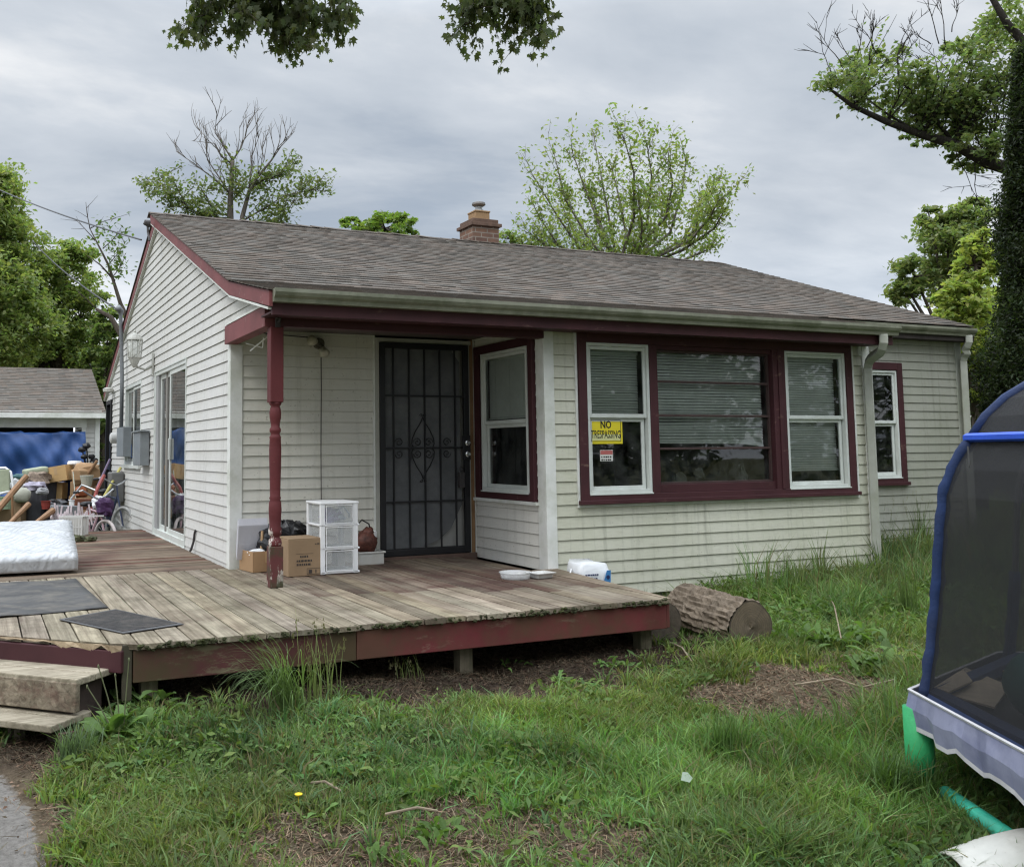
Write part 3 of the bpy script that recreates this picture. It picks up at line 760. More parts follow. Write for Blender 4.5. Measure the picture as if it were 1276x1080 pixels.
m = M(); FP.box(m, XD0-.03, XD0-.013, .0, 2.14, .0, .022); FP.box(m, XD1+.062, X1-.022, 0, 2.14, 0, .02); m.build('channel_trim', trim_white, house)

grey_jamb = simple('dull grey door jamb', (.30,.30,.30), .6, .1, 4)
# ---- gable wall: sliding door, window, rear door
u0, u1, z0, z1 = SD
m = M(); FL.frame(m, u0, u1, z0, z1, .045, -.06, .012, .07); FL.frame(m, u0-.02, u1+.02, z0-.02, z1+.02, .02, 0, .022); sl = m.build('sliding_door', vinyl_frame, house, bev=.003)
um = (u0+u1)/2-.0
sash(FL, sl, u0+.045, um+.05, z0+.07, z1-.045, .055, -.022, -.002, dim_glass); sash(FL, sl, um-.03, u1-.22, z0+.07, z1-.045, .06, -.048, -.026, dim_glass); m = M(); FL.box(m, u1-.22, u1-.045, z0+.07, z1-.045, -.03, .005); m.build('door_jamb', grey_jamb, sl)
m = M(); n = 20
for i in range(n):
    ua = u0+.1+(u1-u0-.2)*i/n; m.quad(FL.p(ua, z0+.12, -.16), FL.p(ua+.075, z0+.12, -.13), FL.p(ua+.075, z1-.1, -.13), FL.p(ua, z1-.1, -.16))
m.build('blind', simple('vertical blind vanes', (.30,.33,.36), .7, .1, 3), sl)
m = M(); FL.box(m, um-.02, um+.01, .95, 1.2, -.01, .02); m.build('handle', vinyl_frame, sl, bev=.004)
u0, u1, z0, z1 = WL_
m = M(); FL.frame(m, u0, u1, z0, z1, .05, -.05, .014, .05); FL.box(m, u0-.03, u1+.03, z0-.05, z0, 0, .05); wo = m.build('window', vinyl_frame, house, bev=.003)
sash(FL, wo, u0+.06, (u0+u1)/2+.03, z0+.05, z1-.06, .04, -.020, -.002, dim_glass); sash(FL, wo, (u0+u1)/2-.02, u1-.06, z0+.05, z1-.06, .04, -.044, -.024, dim_glass)
blind(FL, wo, u0+.1, u1-.1, 1.45, z1-.12, -.12, seed=4)
u0, u1, z0, z1 = RD
m = M(); FL.frame(m, u0, u1, z0, z1, .07, -.06, .04); FL.box(m, u0+.07, u1-.07, z0+.07, z1-.07, -.04, -.02); FL.box(m, u0+.07, u1-.07, .75, .83, -.02, .02); m.build('rear_door', black_iron, house, bev=.003)

# ---- chimney
ch = thing('chimney', 'brick chimney with stepped cap and metal flue cap on the ridge', 'chimney', (4.77, 4.15, 4.05))
kb = N('chimney brick'); bt = kb.n('ShaderNodeTexBrick'); bt.inputs['Scale'].default_value = 1; bt.inputs['Brick Width'].default_value = .2; bt.inputs['Row Height'].default_value = .07; bt.inputs['Mortar Size'].default_value = .008
bt.inputs['Color1'].default_value = (.21,.115,.075,1); bt.inputs['Color2'].default_value = (.12,.065,.05,1); bt.inputs['Mortar'].default_value = (.28,.24,.2,1)
geo = kb.n('ShaderNodeSeparateXYZ'); kb.l(kb.tc.outputs['Object'], geo.inputs[0]); cb = kb.n('ShaderNodeCombineXYZ'); kb.l(kb.math('ADD', geo.outputs[0], geo.outputs[1]), cb.inputs[0]); kb.l(geo.outputs[2], cb.inputs[1]); kb.l(cb.outputs[0], bt.inputs['Vector'])
kb.color(kb.mix(kb.math('MULTIPLY', kb.ramp(kb.noise(6, 5), .4, .7), .5), bt.outputs[0], (.08,.055,.045))); kb.set(Roughness=.9); kb.bump(bt.outputs[1], -.4, .01)
cx0, cx1, cy0, cy1 = 4.56, 5.0, 3.92, 4.36
m = M(); m.box((cx0, cy0, 3.95), (cx1, cy1, 4.36)); m.build('stack', kb.m, ch, bev=.004)
m = M(); m.box((cx0-.035, cy0-.035, 4.36), (cx1+.035, cy1+.035, 4.41)); m.box((cx0+.005, cy0+.005, 4.411), (cx1-.005, cy1-.005, 4.475)); m.build('cap_course', simple('dark brick cap', (.12,.075,.055), .9, .3, 14), ch, bev=.004)
m = M(); m.box((cx0+.10, cy0+.10, 4.475), (cx1-.10, cy1-.10, 4.60)); m.box((cx0+.09, cy0+.09, 4.601), (cx1-.09, cy1-.09, 4.625)); m.build('clay_liner', simple('clay flue liner', (.30,.19,.10), .85, .15, 8), ch, bev=.006)
m = M(); m.lathe((4.78, 4.14, 0), [(.07,4.62),(.07,4.66),(.05,4.67),(.055,4.70),(.05,4.72)], 16); m.build('flue_pipe', galv, ch, smooth=False)
m = M(); m.lathe((4.78, 4.14, 0), [(.075,4.715),(.105,4.735),(.10,4.765),(.045,4.785),(.005,4.79)], 16); m.build('flue_cap', simple('weathered flue cap', (.16,.15,.14), .5, .2, 9, metal=.4), ch)

# ---- fittings on the gable wall
k = P(191, 455, 'x', -.02)
lp = thing('wall_lantern', 'weathered white carriage lantern on the gable wall beside the sliding door', 'lamp', (0, k.y, k.z))
lm = simple('flaky white lamp metal', (.50,.50,.46), .6, .15, 14, dirt=(.3,.3,.26))
m = M(); FL.box(m, k.y-.04, k.y+.04, k.z-.14, k.z+.16, .016, .036); m.build('back_plate', lm, lp, bev=.006)
lx, ly, lz = -.26, k.y, k.z+.02
m = M(); m.tube([(-.03, k.y, k.z), (-.12, k.y, k.z-.06), (-.2, k.y, k.z-.04), (lx, ly, lz-.02), (lx, ly, lz+.03)], [.02,.016,.014,.014,.03], 8); m.build('arm', lm, lp, smooth=True)
m = M(); m.lathe((lx, ly, lz), [(.012,-.06),(.03,-.04),(.05,0),(.075,.06),(.085,.075)], 12); m.lathe((lx, ly, lz), [(.105,.30),(.1,.32),(.07,.36),(.03,.385),(.012,.40),(.018,.415),(.005,.44)], 12)
for i in range(6): a = i*pi/3; m.tube([(lx+.08*math.cos(a), ly+.08*math.sin(a), lz+.07), (lx+.1*math.cos(a), ly+.1*math.sin(a), lz+.305)], .007, 5)
m.build('lantern_body', lm, lp, smooth=False)
m = M(); m.lathe((lx, ly, lz), [(.074,.075),(.08,.15),(.092,.30)], 12); m.build('lamp_glass', clear_plastic('lantern glass', (.7,.72,.68), .4, .1), lp, smooth=True)
q0, q1 = P(174, 540, 'x', 0), P(187, 580, 'x', 0)
m = M(); FL.box(m, 4.48, 5.10, q1.z, q0.z, .02, .14); FL.box(m, 4.45, 5.13, q0.z-.0, q0.z+.02, .018, .16); o = m.build('breaker_box', grey_metal, None, bev=.006); tag(o, 'wide grey breaker box just left of the sliding door', 'breaker box')
ya_, yb_ = P(153.5, 540, 'x', -.14).y, P(145.5, 540, 'x', -.14).y; m = M(); FL.box(m, ya_, yb_, .98, 1.42, .02, .14); o = m.build('meter_box', grey_metal, None, bev=.006); tag(o, 'grey meter box at the foot of the service mast on the gable wall', 'meter box')
m = M(); c = Vector((-.0, yb_+.22, 1.27)); m.tube([c+Vector((-.02,0,0)), c+Vector((-.10,0,0)), c+Vector((-.12,0,0)), c+Vector((-.2,0,0)), c+Vector((-.22,0,0))], [.10,.10,.085,.085,.05], 16); o = m.build('electric_meter', simple('pale meter glass', (.5,.5,.48), .2, .1, 10), None); tag(o, 'round pale electric meter behind the grey meter box', 'meter')
mt_ = P(150.5, 388, 'x', -.09); mb_ = P(151, 540, 'x', -.09); m = M(); m.tube([(-.09, mb_.y, 1.40), (-.09, mb_.y, 2.2), mt_-Vector((0,0,.06)), mt_, mt_+Vector((-.04,-.04,.05)), mt_+Vector((-.07,-.07,.01))], [.03,.03,.03,.05,.05,.035], 8)
o = m.build('service_mast', simple('grey conduit', (.17,.18,.19), .5, .1, 10), None, smooth=True); tag(o, 'tall grey conduit mast running up the gable wall', 'service mast')
m = M(); FL.box(m, 6.85, 7.3, .28, .74, .02, .22); o = m.build('utility_box', simple('stone grey box', (.15,.15,.145), .8, .15, 9), None, bev=.02); tag(o, 'dark grey utility box low on the gable wall behind the bikes', 'utility box')
c = P(140, 487, 'x', -.02)
m = M(); m.lathe((c.x-.06, min(c.y, 9.0), c.z-.02), [(.02,-.02),(.09,.0),(.1,.05),(.05,.07)], 10); m.tube([(-.02, min(c.y,9.0), c.z), (-.1, min(c.y,9.0), c.z+.02)], .025, 6); m.lathe((-.12, min(c.y,9.0)-.25, c.z-.03), [(.03,-.02),(.08,.0),(.08,.05),(.04,.07)], 10); m.tube([(-.02, min(c.y,9.0)-.1, c.z), (-.12, min(c.y,9.0)-.25, c.z+.01)], .02, 6)
o = m.build('flood_lamp', lm, None); tag(o, 'white twin flood lamp on the gable wall over the dark rear door', 'lamp')
# porch flood lamp and its cord
k = P(397, 428, 'y', -.02)
fl = thing('flood_lamp', 'twin bulb flood lamp with a cord on the porch back wall', 'lamp', (k.x, 0, k.z))
pm = simple('grubby lamp bracket', (.12,.11,.09), .7, .2, 12)
m = M(); m.tube([(k.x,-.015,k.z), (k.x,-.05,k.z)], [.055,.05], 14); m.tube([(k.x,-.05,k.z), (k.x-.06,-.1,k.z+.01)], .02, 8); m.tube([(k.x,-.05,k.z-.01), (k.x+.01,-.12,k.z-.05)], .02, 8); m.build('bracket', pm, fl)
bm = simple('dusty bulb glass', (.42,.40,.32), .3, .1, 9)
for dx, dzv in ((-.09, .01), (.012, -.075)):
    c = Vector((k.x+dx*.6, -.1, k.z+dzv*.7)); d = Vector((dx, -.06, dzv)).normalized()
    m = M(); m.tube([c, c+d*.03, c+d*.07, c+d*.09], [.025,.04,.052,.03], 12); m.build('bulb', bm, fl, smooth=True)
m = M(); m.tube([(k.x-.06,-.03,k.z+.05), (k.x-.5,-.03,k.z+.07), (k.x-.8,-.02,k.z+.14)], .006, 5); m.tube([(k.x+.02,-.03,k.z-.03), (k.x+.025,-.024,k.z-.4), (k.x+.02,-.024,k.z-1.0), (k.x+.022,-.024,k.z-1.45)], .0045, 5); m.build('cord', dark_metal, fl)
m = M(); m.tube([(.05,-.3,1.98), (.16,-.45,1.93), (.1,-.7,1.99)], .006, 5); m.tube([P(312,437,'y',-.5), P(336,417,'y',-.7)], .007, 5); o = m.build('loose_wire', trim_white, None); tag(o, 'pale loose wire dangling under the porch beam at the corner', 'wire')
k1 = P(236, 665, 'x', -.03)
m = M(); m.tube([(-.05, k1.y-.15, .02), (-.05, k1.y-.2, .04), (-.03, k1.y-.22, .12), (-.025, k1.y-.24, .2), (-.02, k1.y-.27, .24)], .012, 6); o = m.build('cable_end', dark_metal, None); tag(o, 'short black cable stub at the foot of the gable wall', 'cable')
# service drop wires
def wire(a, b, sag, r, label):
    a, b = Vector(a), Vector(b); m = M()
    m.tube([a.lerp(b, t)-Vector((0,0,sag*4*t*(1-t))) for t in [i/16 for i in range(17)]], r, 5)
    o = m.build('overhead_wire', black_iron, None); tag(o, label, 'wire')
wire(P(176, 299, 'x', -.06), PD(-60, 205, 27), .15, .013, 'upper overhead wire running from the gable rake out past the maples')
wire(mt_+Vector((-.06,-.06,.02)), PD(40, 300, 24), .1, .016, 'lower overhead wire running from the mast head into the trees')
m = M(); c = P(187, 279, 'x', -.17); m.tube([c, c+Vector((-.05,0,.0)), c+Vector((-.06,0,-.02))], [.05,.05,.03], 10); m.tube([c+Vector((-.03,0,0)), c+Vector((-.03,-.03,-.12)), c+Vector((-.03,-.12,-.2)), c+Vector((-.03,-.15,-.25))], .014, 6)
o = m.build('gable_lamp', dark_metal, None); tag(o, 'small dark lamp fitting with a dangling cord at the gable peak', 'lamp')
#PART3
# ------------------------------------------------------------------ deck
deck = thing('deck', 'low weathered wooden deck with red painted edge boards in front of the door', 'deck', (0, -1.5, -.35))
wood_front = wood_mat('weathered deck boards', 'y', (.15,.125,.09), (.38,.33,.25), (.07,.055,.04), (.105,.06,.046), .3, (.06,.065,.032), .22)
wood_left = wood_mat('red stained worn deck boards', 'x', (.12,.088,.064), (.25,.195,.145), (.05,.037,.03), (.105,.05,.043), .6, None, 0)
wood_porch = wood_mat('porch deck boards', 'y', (.10,.078,.058), (.25,.205,.155), (.05,.038,.03), (.078,.036,.03), .75, None, 0)
m = M(); cols = []; m2 = M(); cols2 = []
x = -2.95; rr = random.Random(5)
def board_front(x, w):
    ya = max(-3.1, -4.385-x); yb0 = .075
    xm = x+w
    if x > -.02 and x < X1: yb0 = -.004
    if x >= X1-.05: yb0 = -PRD-.01
    ya += rr.uniform(-.008, .01)
    v = rr.choice((.72,.85,.9,1.,1.02,1.08,1.12))*rr.uniform(.93,1.07); c = (v, v*rr.uniform(.97,1.02), v*rr.uniform(.92,1.03))
    dz = rr.uniform(-.004, .001); g = .009
    # red stain and wear are darker near the wall; boards are cut at the porch joint
    yc = -1.75-.25*x+rr.uniform(-.3,.3) if x > .15 else None
    ya2 = max(-3.1, -4.385-xm)
    def slab(mm, cc, y00, y01, y1):
        n = 8; b = len(mm.v)
        for i in range(n+1):
            t = i/n; wv = rr.uniform(-.0012,.0012)
            A = y00+(y1-y00)*t; B = y01+(y1-y01)*t
            mm.v += [(x+g/2, A, -.03), (x+g/2+wv, A, dz), (x+g/2+.012, A, dz+.002), (xm-g/2-.012, B, dz+.002), (xm-g/2+wv, B, dz), (xm-g/2, B, -.03)]; cc += [c]*6
        for i in range(n):
            for k in range(5): q = b+i*6+k; mm.f.append((q, q+6, q+7, q+1))
        mm.f.append(tuple(b+k for k in range(6))); mm.f.append(tuple(b+n*6+k for k in range(5,-1,-1)))
    if yc is None: slab(m, cols, ya, ya2+ (ya-max(-3.1,-4.385-x)), yb0)
    else:
        slab(m, cols, ya, ya2+(ya-max(-3.1,-4.385-x)), yc); 
        slab(m2, cols2, yc+.003, yc+.003, yb0)
while x < 2.28:
    w = .142; board_front(x, w); x += w
m.v += [(2.302,-3.09,-.03),(2.33,-3.09,-.03),(2.55,-1.31,-.03),(2.302,-1.31,-.03),(2.302,-3.09,0),(2.33,-3.09,0),(2.55,-1.31,0),(2.302,-1.31,0)]; b = len(m.v)-8
m.f += [tuple(b+i for i in f) for f in [(0,3,2,1),(4,5,6,7),(0,1,5,4),(1,2,6,5),(2,3,7,6),(3,0,4,7)]]; cols += [(.85,.8,.78)]*8
m.build('decking', wood_front, deck, cols=cols)
m2.build('decking', wood_porch, deck, cols=cols2)
m = M(); cols = []; y = .085
while y < 5.0:
    w = .142; v = rr.uniform(.6, 1.2); red = rr.random() < .25; c = (v*(1.15 if red else 1), v*(.8 if red else 1), v*(.78 if red else .97)); dz = rr.uniform(-.004, .001)
    n = 8; x0, x1 = -2.95, -.024; b = len(m.v)
    for i in range(n+1):
        A = x0+(x1-x0)*i/n; wv = rr.uniform(-.0015,.0015)
        m.v += [(A, y+.005, -.03), (A, y+.005+wv, dz), (A, y+.014, dz+.002), (A, y+w-.014, dz+.002), (A, y+w-.005+wv, dz), (A, y+w-.005, -.03)]; cols += [c]*6
    for i in range(n):
        for k in range(5): q = b+i*6+k; m.f.append((q+1, q+7, q+6, q))
    m.f.append(tuple(b+k for k in range(5,-1,-1))); m.f.append(tuple(b+n*6+k for k in range(6)))
    y += w
m.build('decking', wood_left, deck, cols=cols)
red_f = peel_mat('red fascia paint', (.145,.030,.034), (.24,.18,.13), .5, (.06,.065,.03), .5, .6, .68)
moss_f = peel_mat('mossy peeled fascia', (.10,.034,.034), (.16,.135,.085), .75, (.055,.06,.022), .62, .57, .63)
m = M(); m.box((.02, -3.078, -.205), (2.30, -3.04, -.034)); m.build('fascia_board', red_f, deck, bev=.004)
m = M(); m.box((-1.27, -3.076, -.208), (.017, -3.04, -.036)); m.build('fascia_board', moss_f, deck, bev=.004)
m = M(); m.prism([(2.30,-3.078,-.2),(2.325,-3.078,-.2),(2.545,-1.33,-.2),(2.52,-1.33,-.2)], (0,0,.165)); m.build('fascia_board', red_f, deck, bev=.004)
m = M(); m.box((-2.985, -1.42, -.2), (-2.955, 5.05, -.005)); m.build('fascia_board', moss_f, deck, bev=.004)
d = Vector((-.7071,.7071,0)); nn = Vector((-.7071,-.7071,0))
c0 = Vector((-1.315,-3.06,0))
m = M(); c = c0+d*1.15+nn*.012; m.obox(c+Vector((0,0,-.092)), d*1.15, nn*.018, Vector((0,0,.058))); m.build('fascia_board', maroon, deck, bev=.005)
m = M(); c = c0+d*.85+nn*.0; pts = []
n = 26
for i in range(n+1):                                               # broken pale edge above the maroon board
    t = i/n; pts.append(c0+d*(1.7*t)+nn*.03+Vector((0,0,-.014+ (-.03*abs(math.sin(t*33+.6))*(t<.3))-.004*math.sin(t*57))))
top = [c0+d*(1.7*i/n)+nn*(.022+.01*math.sin(i*2.1))+Vector((0,0,-.006)) for i in range(n+1)]
b0 = len(m.v); m.v += [tuple(p) for p in pts]+[tuple(p) for p in top]; m.f += [(i, n+1+i, n+2+i, i+1) for i in range(n)]
m.build('split_edge', wood_mat('splintered pale wood', 'x', (.22,.16,.10), (.42,.33,.22), (.12,.085,.055)), deck, cols=[(1,1,1)]*len(m.v))
m = M(); m.box((-1.325,-3.065,-.3),(-1.275,-3.02,-.006)); m.build('corner_block', simple('dark wet wood', (.06,.05,.035), .9, .25, 9, dirt=(.05,.06,.025)), deck, bev=.003)
postwood = wood_mat('grey post wood', 'z', (.10,.085,.06), (.21,.18,.13), (.06,.055,.035), None, 0, (.05,.055,.025), .5)
for (px, py) in ((.79,-2.95), (2.2,-2.93), (-1.17,-2.95), (-1.9,-2.2), (.8,-1.5), (2.2,-1.5), (-.5,-1.5), (-.1,-2.2)):
    m = M(); s = .046; m.box((px-s, py-s, Gz(px, py)-.1), (px+s, py+s, -.036 if py > -2.9 else -.034)); m.build('post', postwood, deck, bev=.005, cols=[(1,1,1)]*8)
m = M()
for yy in (-2.9,-2.0,-1.0,-.2): m.box((-2.0 if yy > -2.2 else -1.2, yy-.02, -.2), (2.28, yy+.02, -.034))
m.build('joist', dark_void, deck)
# moss along the cut ends of the boards
mossm = simple('dark moss', (.038,.040,.018), 1, .4, 30, bump=.5, bscale=80, dirt=(.06,.068,.022), dirt_amt=.8, dscale=14)
m = M(); rr = random.Random(9)
for i in range(520):
    t = rr.random(); xx = -1.26+3.56*t; s = rr.uniform(.005, .014)
    dens = .4+.6*math.sin(xx*3+1)**2
    if rr.random() > dens: continue
    m.blob((xx, -3.098+rr.uniform(-.006,.012), -.016+rr.uniform(-.02,.012)), (s*1.3, s, s*.8), 5, 4, .3, i)
tag(m.build('moss', mossm, deck), kind='stuff')

# steps on the cut corner
steps = thing('deck_steps', 'two worn wooden steps below the angled corner of the deck', 'steps', (-1.9,-3.0,-.5))
tread = wood_mat('bleached step wood', 'x', (.19,.16,.115), (.44,.39,.30), (.10,.078,.055), None, 0, (.09,.09,.05), .2)
riser = wood_mat('peeling riser wood', 'x', (.11,.09,.066), (.38,.32,.24), (.04,.03,.024), (.12,.05,.042), .6, (.07,.065,.04), .35)
def step_board(mm, right, depth, z, th, length=1.5, jit=.0):
    a = Vector((right[0], right[1], z-th/2)); c = a+d*length/2+nn*depth/2
    mm.obox(c, d*length/2, nn*depth/2, Vector((0,0,th/2)))
rA = Vector((-1.372,-3.005,0))
m = M(); step_board(m, rA-nn*.02, .15, -.13, .036); m2_ = rA+nn*.133; step_board(m, m2_, .15, -.131, .036); m.build('tread', tread, steps, bev=.006, cols=[(1,1,1)]*16)
m = M(); c = rA+nn*.27+d*.745; m.obox(c+Vector((0,0,-.225)), d*.745, nn*.018, Vector((0,0,.075))); m.build('riser', riser, steps, bev=.006, cols=[(1,1,1)]*8)
rB = rA+nn*.16
m = M(); step_board(m, rB, .15, -.315, .036); step_board(m, rB+nn*.154, .15, -.317, .036); m.build('tread', tread, steps, bev=.006, cols=[(.95,.95,.95)]*16)
m = M(); c = rA+nn*.02+d*.05; m.prism([c+Vector((0,0,-.15)), c+nn*.24+Vector((0,0,-.15)), c+nn*.24+Vector((0,0,-.334)), c+nn*.42+Vector((0,0,-.334)), c+nn*.36+Vector((0,0,-.42)), c+nn*.1+Vector((0,0,-.5)), c+Vector((0,0,-.5))], d*.035)
m.build('stringer', simple('dark stringer wood', (.05,.035,.03), .9, .3, 12), steps, bev=.003)
m = M(); c = rB+nn*.16+d*.33; m.obox(c+Vector((0,0,-.45)), d*.02, nn*.02, Vector((0,0,.12))); m.obox(c+d*.05+Vector((0,0,-.45)), d*.012, nn*.02, Vector((0,0,.12))); m.build('leg', postwood, steps, cols=[(.8,.8,.8)]*16)
m = M(); c = rB+nn*.17-d*.035; m.obox(c+Vector((0,0,-.41))+nn*-.02, nn*.13+Vector((0,0,.02)), d*.015, Vector((0,0,.035))); m.build('brace', maroon, steps, bev=.003)

# ------------------------------------------------------------------ things on the deck
def sheet(name, label, cat, pts, z, th, mt, wave=0, seed=0, n=14):
    """floor mat from four corners, slightly wavy"""
    a, b, c, e = [Vector((p[0], p[1], 0)) for p in pts]; rr = random.Random(seed); m = M()
    ph = [rr.uniform(0, 6) for _ in range(4)]
    for k in range(2):
        for i in range(n+1):
            for j in range(n+1):
                u, v = i/n, j/n; p = a.lerp(b, u).lerp(e.lerp(c, u), v)
                w = wave*max(0, math.sin(u*7+ph[0])*math.sin(v*5+ph[1])*.6+math.sin(u*13+v*4+ph[2])*.4)*(.3+1.4*abs(v-.5)) if wave else 0
                m.v.append((p.x, p.y, z+(th if k else 0)+w))
    s = n+1; q = s*s
    for i in range(n):
        for j in range(n):
            i0 = i*s+j; m.f.append((i0+q, i0+s+q, i0+s+1+q, i0+1+q)); m.f.append((i0, i0+1, i0+s+1, i0+s))
    for i in range(n):
        for (p, r) in (((i*s), (i+1)*s), ((i+1)*s+n, i*s+n), ((i+1), i), (n*s+i, n*s+i+1)): m.f.append((p, r, r+q, p+q))
    o = m.build(name, mt, None, smooth=True); return tag(o, label, cat)
sheet('rubber_runner', 'wide wrinkled grey rubber runner lying on the deck in front of the mattress', 'mat', [(-2.40,-1.90), (-1.25,-1.78), (-1.32,-.17), (-2.6,.04)], .003, .004, rubber, .016, 3, 22)
dmt = thing('doormat', 'small dark ribbed doormat laid diagonally by the deck corner', 'doormat', (-1.25,-2.34,0))
pts = [Vector((-1.586,-2.12,0)), Vector((-1.286,-2.775,0)), Vector((-.915,-2.632,0)), Vector((-1.215,-1.87,0))]
cen = sum(pts, Vector())/4
m = M(); m.prism([p+Vector((0,0,.004)) for p in pts], (0,0,.006)); m.build('rim', mat_edge, dmt, bev=.003)
m = M(); m.prism([cen+(p-cen)*.9+Vector((0,0,.0095)) for p in pts], (0,0,.003)); m.build('pile', door_mat_m, dmt)

# mattress
ang = math.radians(-2); a = Vector((math.cos(ang), math.sin(ang), 0)); bdir = Vector((-math.sin(ang), math.cos(ang), 0)); tl = math.radians(10.5)
bt = bdir*math.cos(tl)+Vector((0,0,math.sin(tl))); up = a.cross(bt)
O = Vector((-1.262, .30, .012)); Lm, Wm, Tm = 1.9, 1.28, .165
bm_ = bmesh.new(); nu, nv, nw = 40, 30, 5
m = M(); rr = random.Random(2)
def mat_pt(u, v, w):
    # superellipse rounding of the slab edges
    p = [(u-.5)*2, (v-.5)*2, (w-.5)*2]; 
    e = .07; q = O - a*Lm*(1-u) + bt*Wm*v + up*Tm*w
    top = w
    wr = .006*math.sin(u*46+v*26+2*math.sin(v*9))*math.sin(v*3.1)*max(0, top-.2) + .005*math.sin(u*70+v*55+3*math.sin(u*11))*max(0, top-.2)
    sag = -.012*math.sin(u*9+1)*math.sin(v*7)*top
    rd = min(min(u, 1-u)*Lm, min(v, 1-v)*Wm); rnd_ = max(0, .09-rd)
    return q + up*(wr+sag - (rnd_**2)*5*(-.5+1.5*w))
grid = {}
def gv(i, j, k):
    if (i,j,k) not in grid: grid[(i,j,k)] = len(m.v); m.v.append(tuple(mat_pt(i/nu, j/nv, k/nw)))
    return grid[(i,j,k)]
for i in range(nu):
    for j in range(nv): m.f.append((gv(i,j,nw), gv(i+1,j,nw), gv(i+1,j+1,nw), gv(i,j+1,nw))); m.f.append((gv(i,j,0), gv(i,j+1,0), gv(i+1,j+1,0), gv(i+1,j,0)))
for i in range(nu):
    for k in range(nw): m.f.append((gv(i,0,k), gv(i+1,0,k), gv(i+1,0,k+1), gv(i,0,k+1))); m.f.append((gv(i,nv,k), gv(i,nv,k+1), gv(i+1,nv,k+1), gv(i+1,nv,k)))
for j in range(nv):
    for k in range(nw): m.f.append((gv(0,j,k), gv(0,j,k+1), gv(0,j+1,k+1), gv(0,j+1,k))); m.f.append((gv(nu,j,k), gv(nu,j+1,k), gv(nu,j+1,k+1), gv(nu,j,k+1)))
k = N('plastic wrapped mattress'); f = k.noise(3, 5); k.color(k.ramp(f, .3, .7, (.40,.415,.43), (.49,.50,.51))); k.set(Roughness=.3, Specular_IOR_Level=.5)
wv = k.n('ShaderNodeTexWave'); wv.inputs['Scale'].default_value = 5; wv.inputs['Distortion'].default_value = 9; wv.inputs['Detail'].default_value = 3; wv.inputs['Detail Scale'].default_value = 1.2
k.l(k.coords((1,1,1), (0,0,.7)), wv.inputs['Vector']); k.bump(k.math('ADD', wv.outputs[1], k.math('MULTIPLY', k.noise(16, 4, .6), .6)), .3, .02)
tag(m.build('mattress', k.m, None, smooth=True), 'white plastic wrapped mattress lying tilted at the left edge of the deck', 'mattress')
m = M(); m.rbox((-2.1, 1.3, .09), (.9,.25,.17), ang); tag(m.build('support_plank', postwood, None, cols=[(1,1,1)]*8, bev=.01), 'thick timber propping up the back of the mattress', 'timber')

# cartons
def carton(label, c, size, rz, mt=card, flaps=True, group=None, tape=True, rx=0, ry=0, open_=False, grp=None):
    w, dd, h = size; c = Vector(c); R3 = Matrix.Rotation(rz,3,'Z') @ Matrix.Rotation(ry,3,'Y') @ Matrix.Rotation(rx,3,'X')
    t = thing('cardboard_box', label, 'box', c, group); tr = lambda p: c+R3@Vector(p)
    m = M(); th = .006
    if open_:
        for sx in (-1,1): m.obox(tr((sx*(w/2-th/2),0,h/2)), R3@Vector((th/2,0,0)), R3@Vector((0,dd/2,0)), R3@Vector((0,0,h/2)))
        for sy in (-1,1): m.obox(tr((0,sy*(dd/2-th/2),h/2)), R3@Vector((w/2-th,0,0)), R3@Vector((0,th/2,0)), R3@Vector((0,0,h/2)))
        m.obox(tr((0,0,th/2)), R3@Vector((w/2-th,0,0)), R3@Vector((0,dd/2-th,0)), R3@Vector((0,0,th/2)))
    else: m.obox(tr((0,0,h/2)), R3@Vector((w/2,0,0)), R3@Vector((0,dd/2,0)), R3@Vector((0,0,h/2)))
    m.build('body', mt, t, bev=.004)
    if flaps and not open_:
        m = M()
        for sy in (-1,1): m.obox(tr((0,sy*dd/4,h+.004)), R3@Vector((w/2-.003,0,0)), R3@Vector((0,dd/4-.002,sy*.0)), R3@Vector((0,0,.003)))
        m.build('flap', mt, t)
    if tape:
        m = M(); m.obox(tr((0,-dd/2-.001,h*.72)), R3@Vector((.025,0,0)), R3@Vector((0,.0015,0)), R3@Vector((0,0,h*.27))); m.build('tape', simple('packing tape', (.44,.30,.16), .35, .06, 6, bump=0), t)
    return t, tr, R3
# small open box at the corner
t, tr, R3 = carton('small open cardboard box against the white corner of the porch wall', (.215,-.225,.004), (.285,.30,.175), math.radians(8), card, open_=True, tape=True)
m = M(); m.obox((.15,-.16,.27), R3@Vector((.14,0,0)), R3@Vector((0,.012,.03)), Vector((0,-.03,.15))); tag(m.build('canvas_board', simple('pale lilac board', (.50,.50,.54), .5, .06, 4), None, bev=.004), 'pale flat panel standing up in the small open box', 'board')
m = M(); m.tube([(.235,-.2,.02),(.26,-.2,.3)], .02, 7); m.tube([(.285,-.22,.02),(.28,-.2,.27)], .026, 7); m.blob((.30,-.2,.24), (.07,.06,.07), 9, 7, .25, 5); m.tube([(.24,-.21,.27),(.25,-.21,.345)], [.02,.008], 6)
tag(m.build('folded_umbrella', simple('dark grip fabric', (.025,.022,.025), .6, .4, 20, bump=.5), None), 'dark bundled handles sticking out of the small open box', 'bundle')
m = M(); m.tube([(.215,-.23,.1),(.225,-.22,.34)], [.018,.011], 6); tag(m.build('wood_handle', simple('pale wood handle', (.45,.30,.17), .6), None), 'pale wooden handle poking up from the small open box', 'handle')
m = M(); m.blob((.15,-.30,.165), (.07,.06,.03), 9, 6, .3, 6); tag(m.build('crumpled_paper', white_pl, None), 'crumpled white paper on top of the small open box', 'paper')
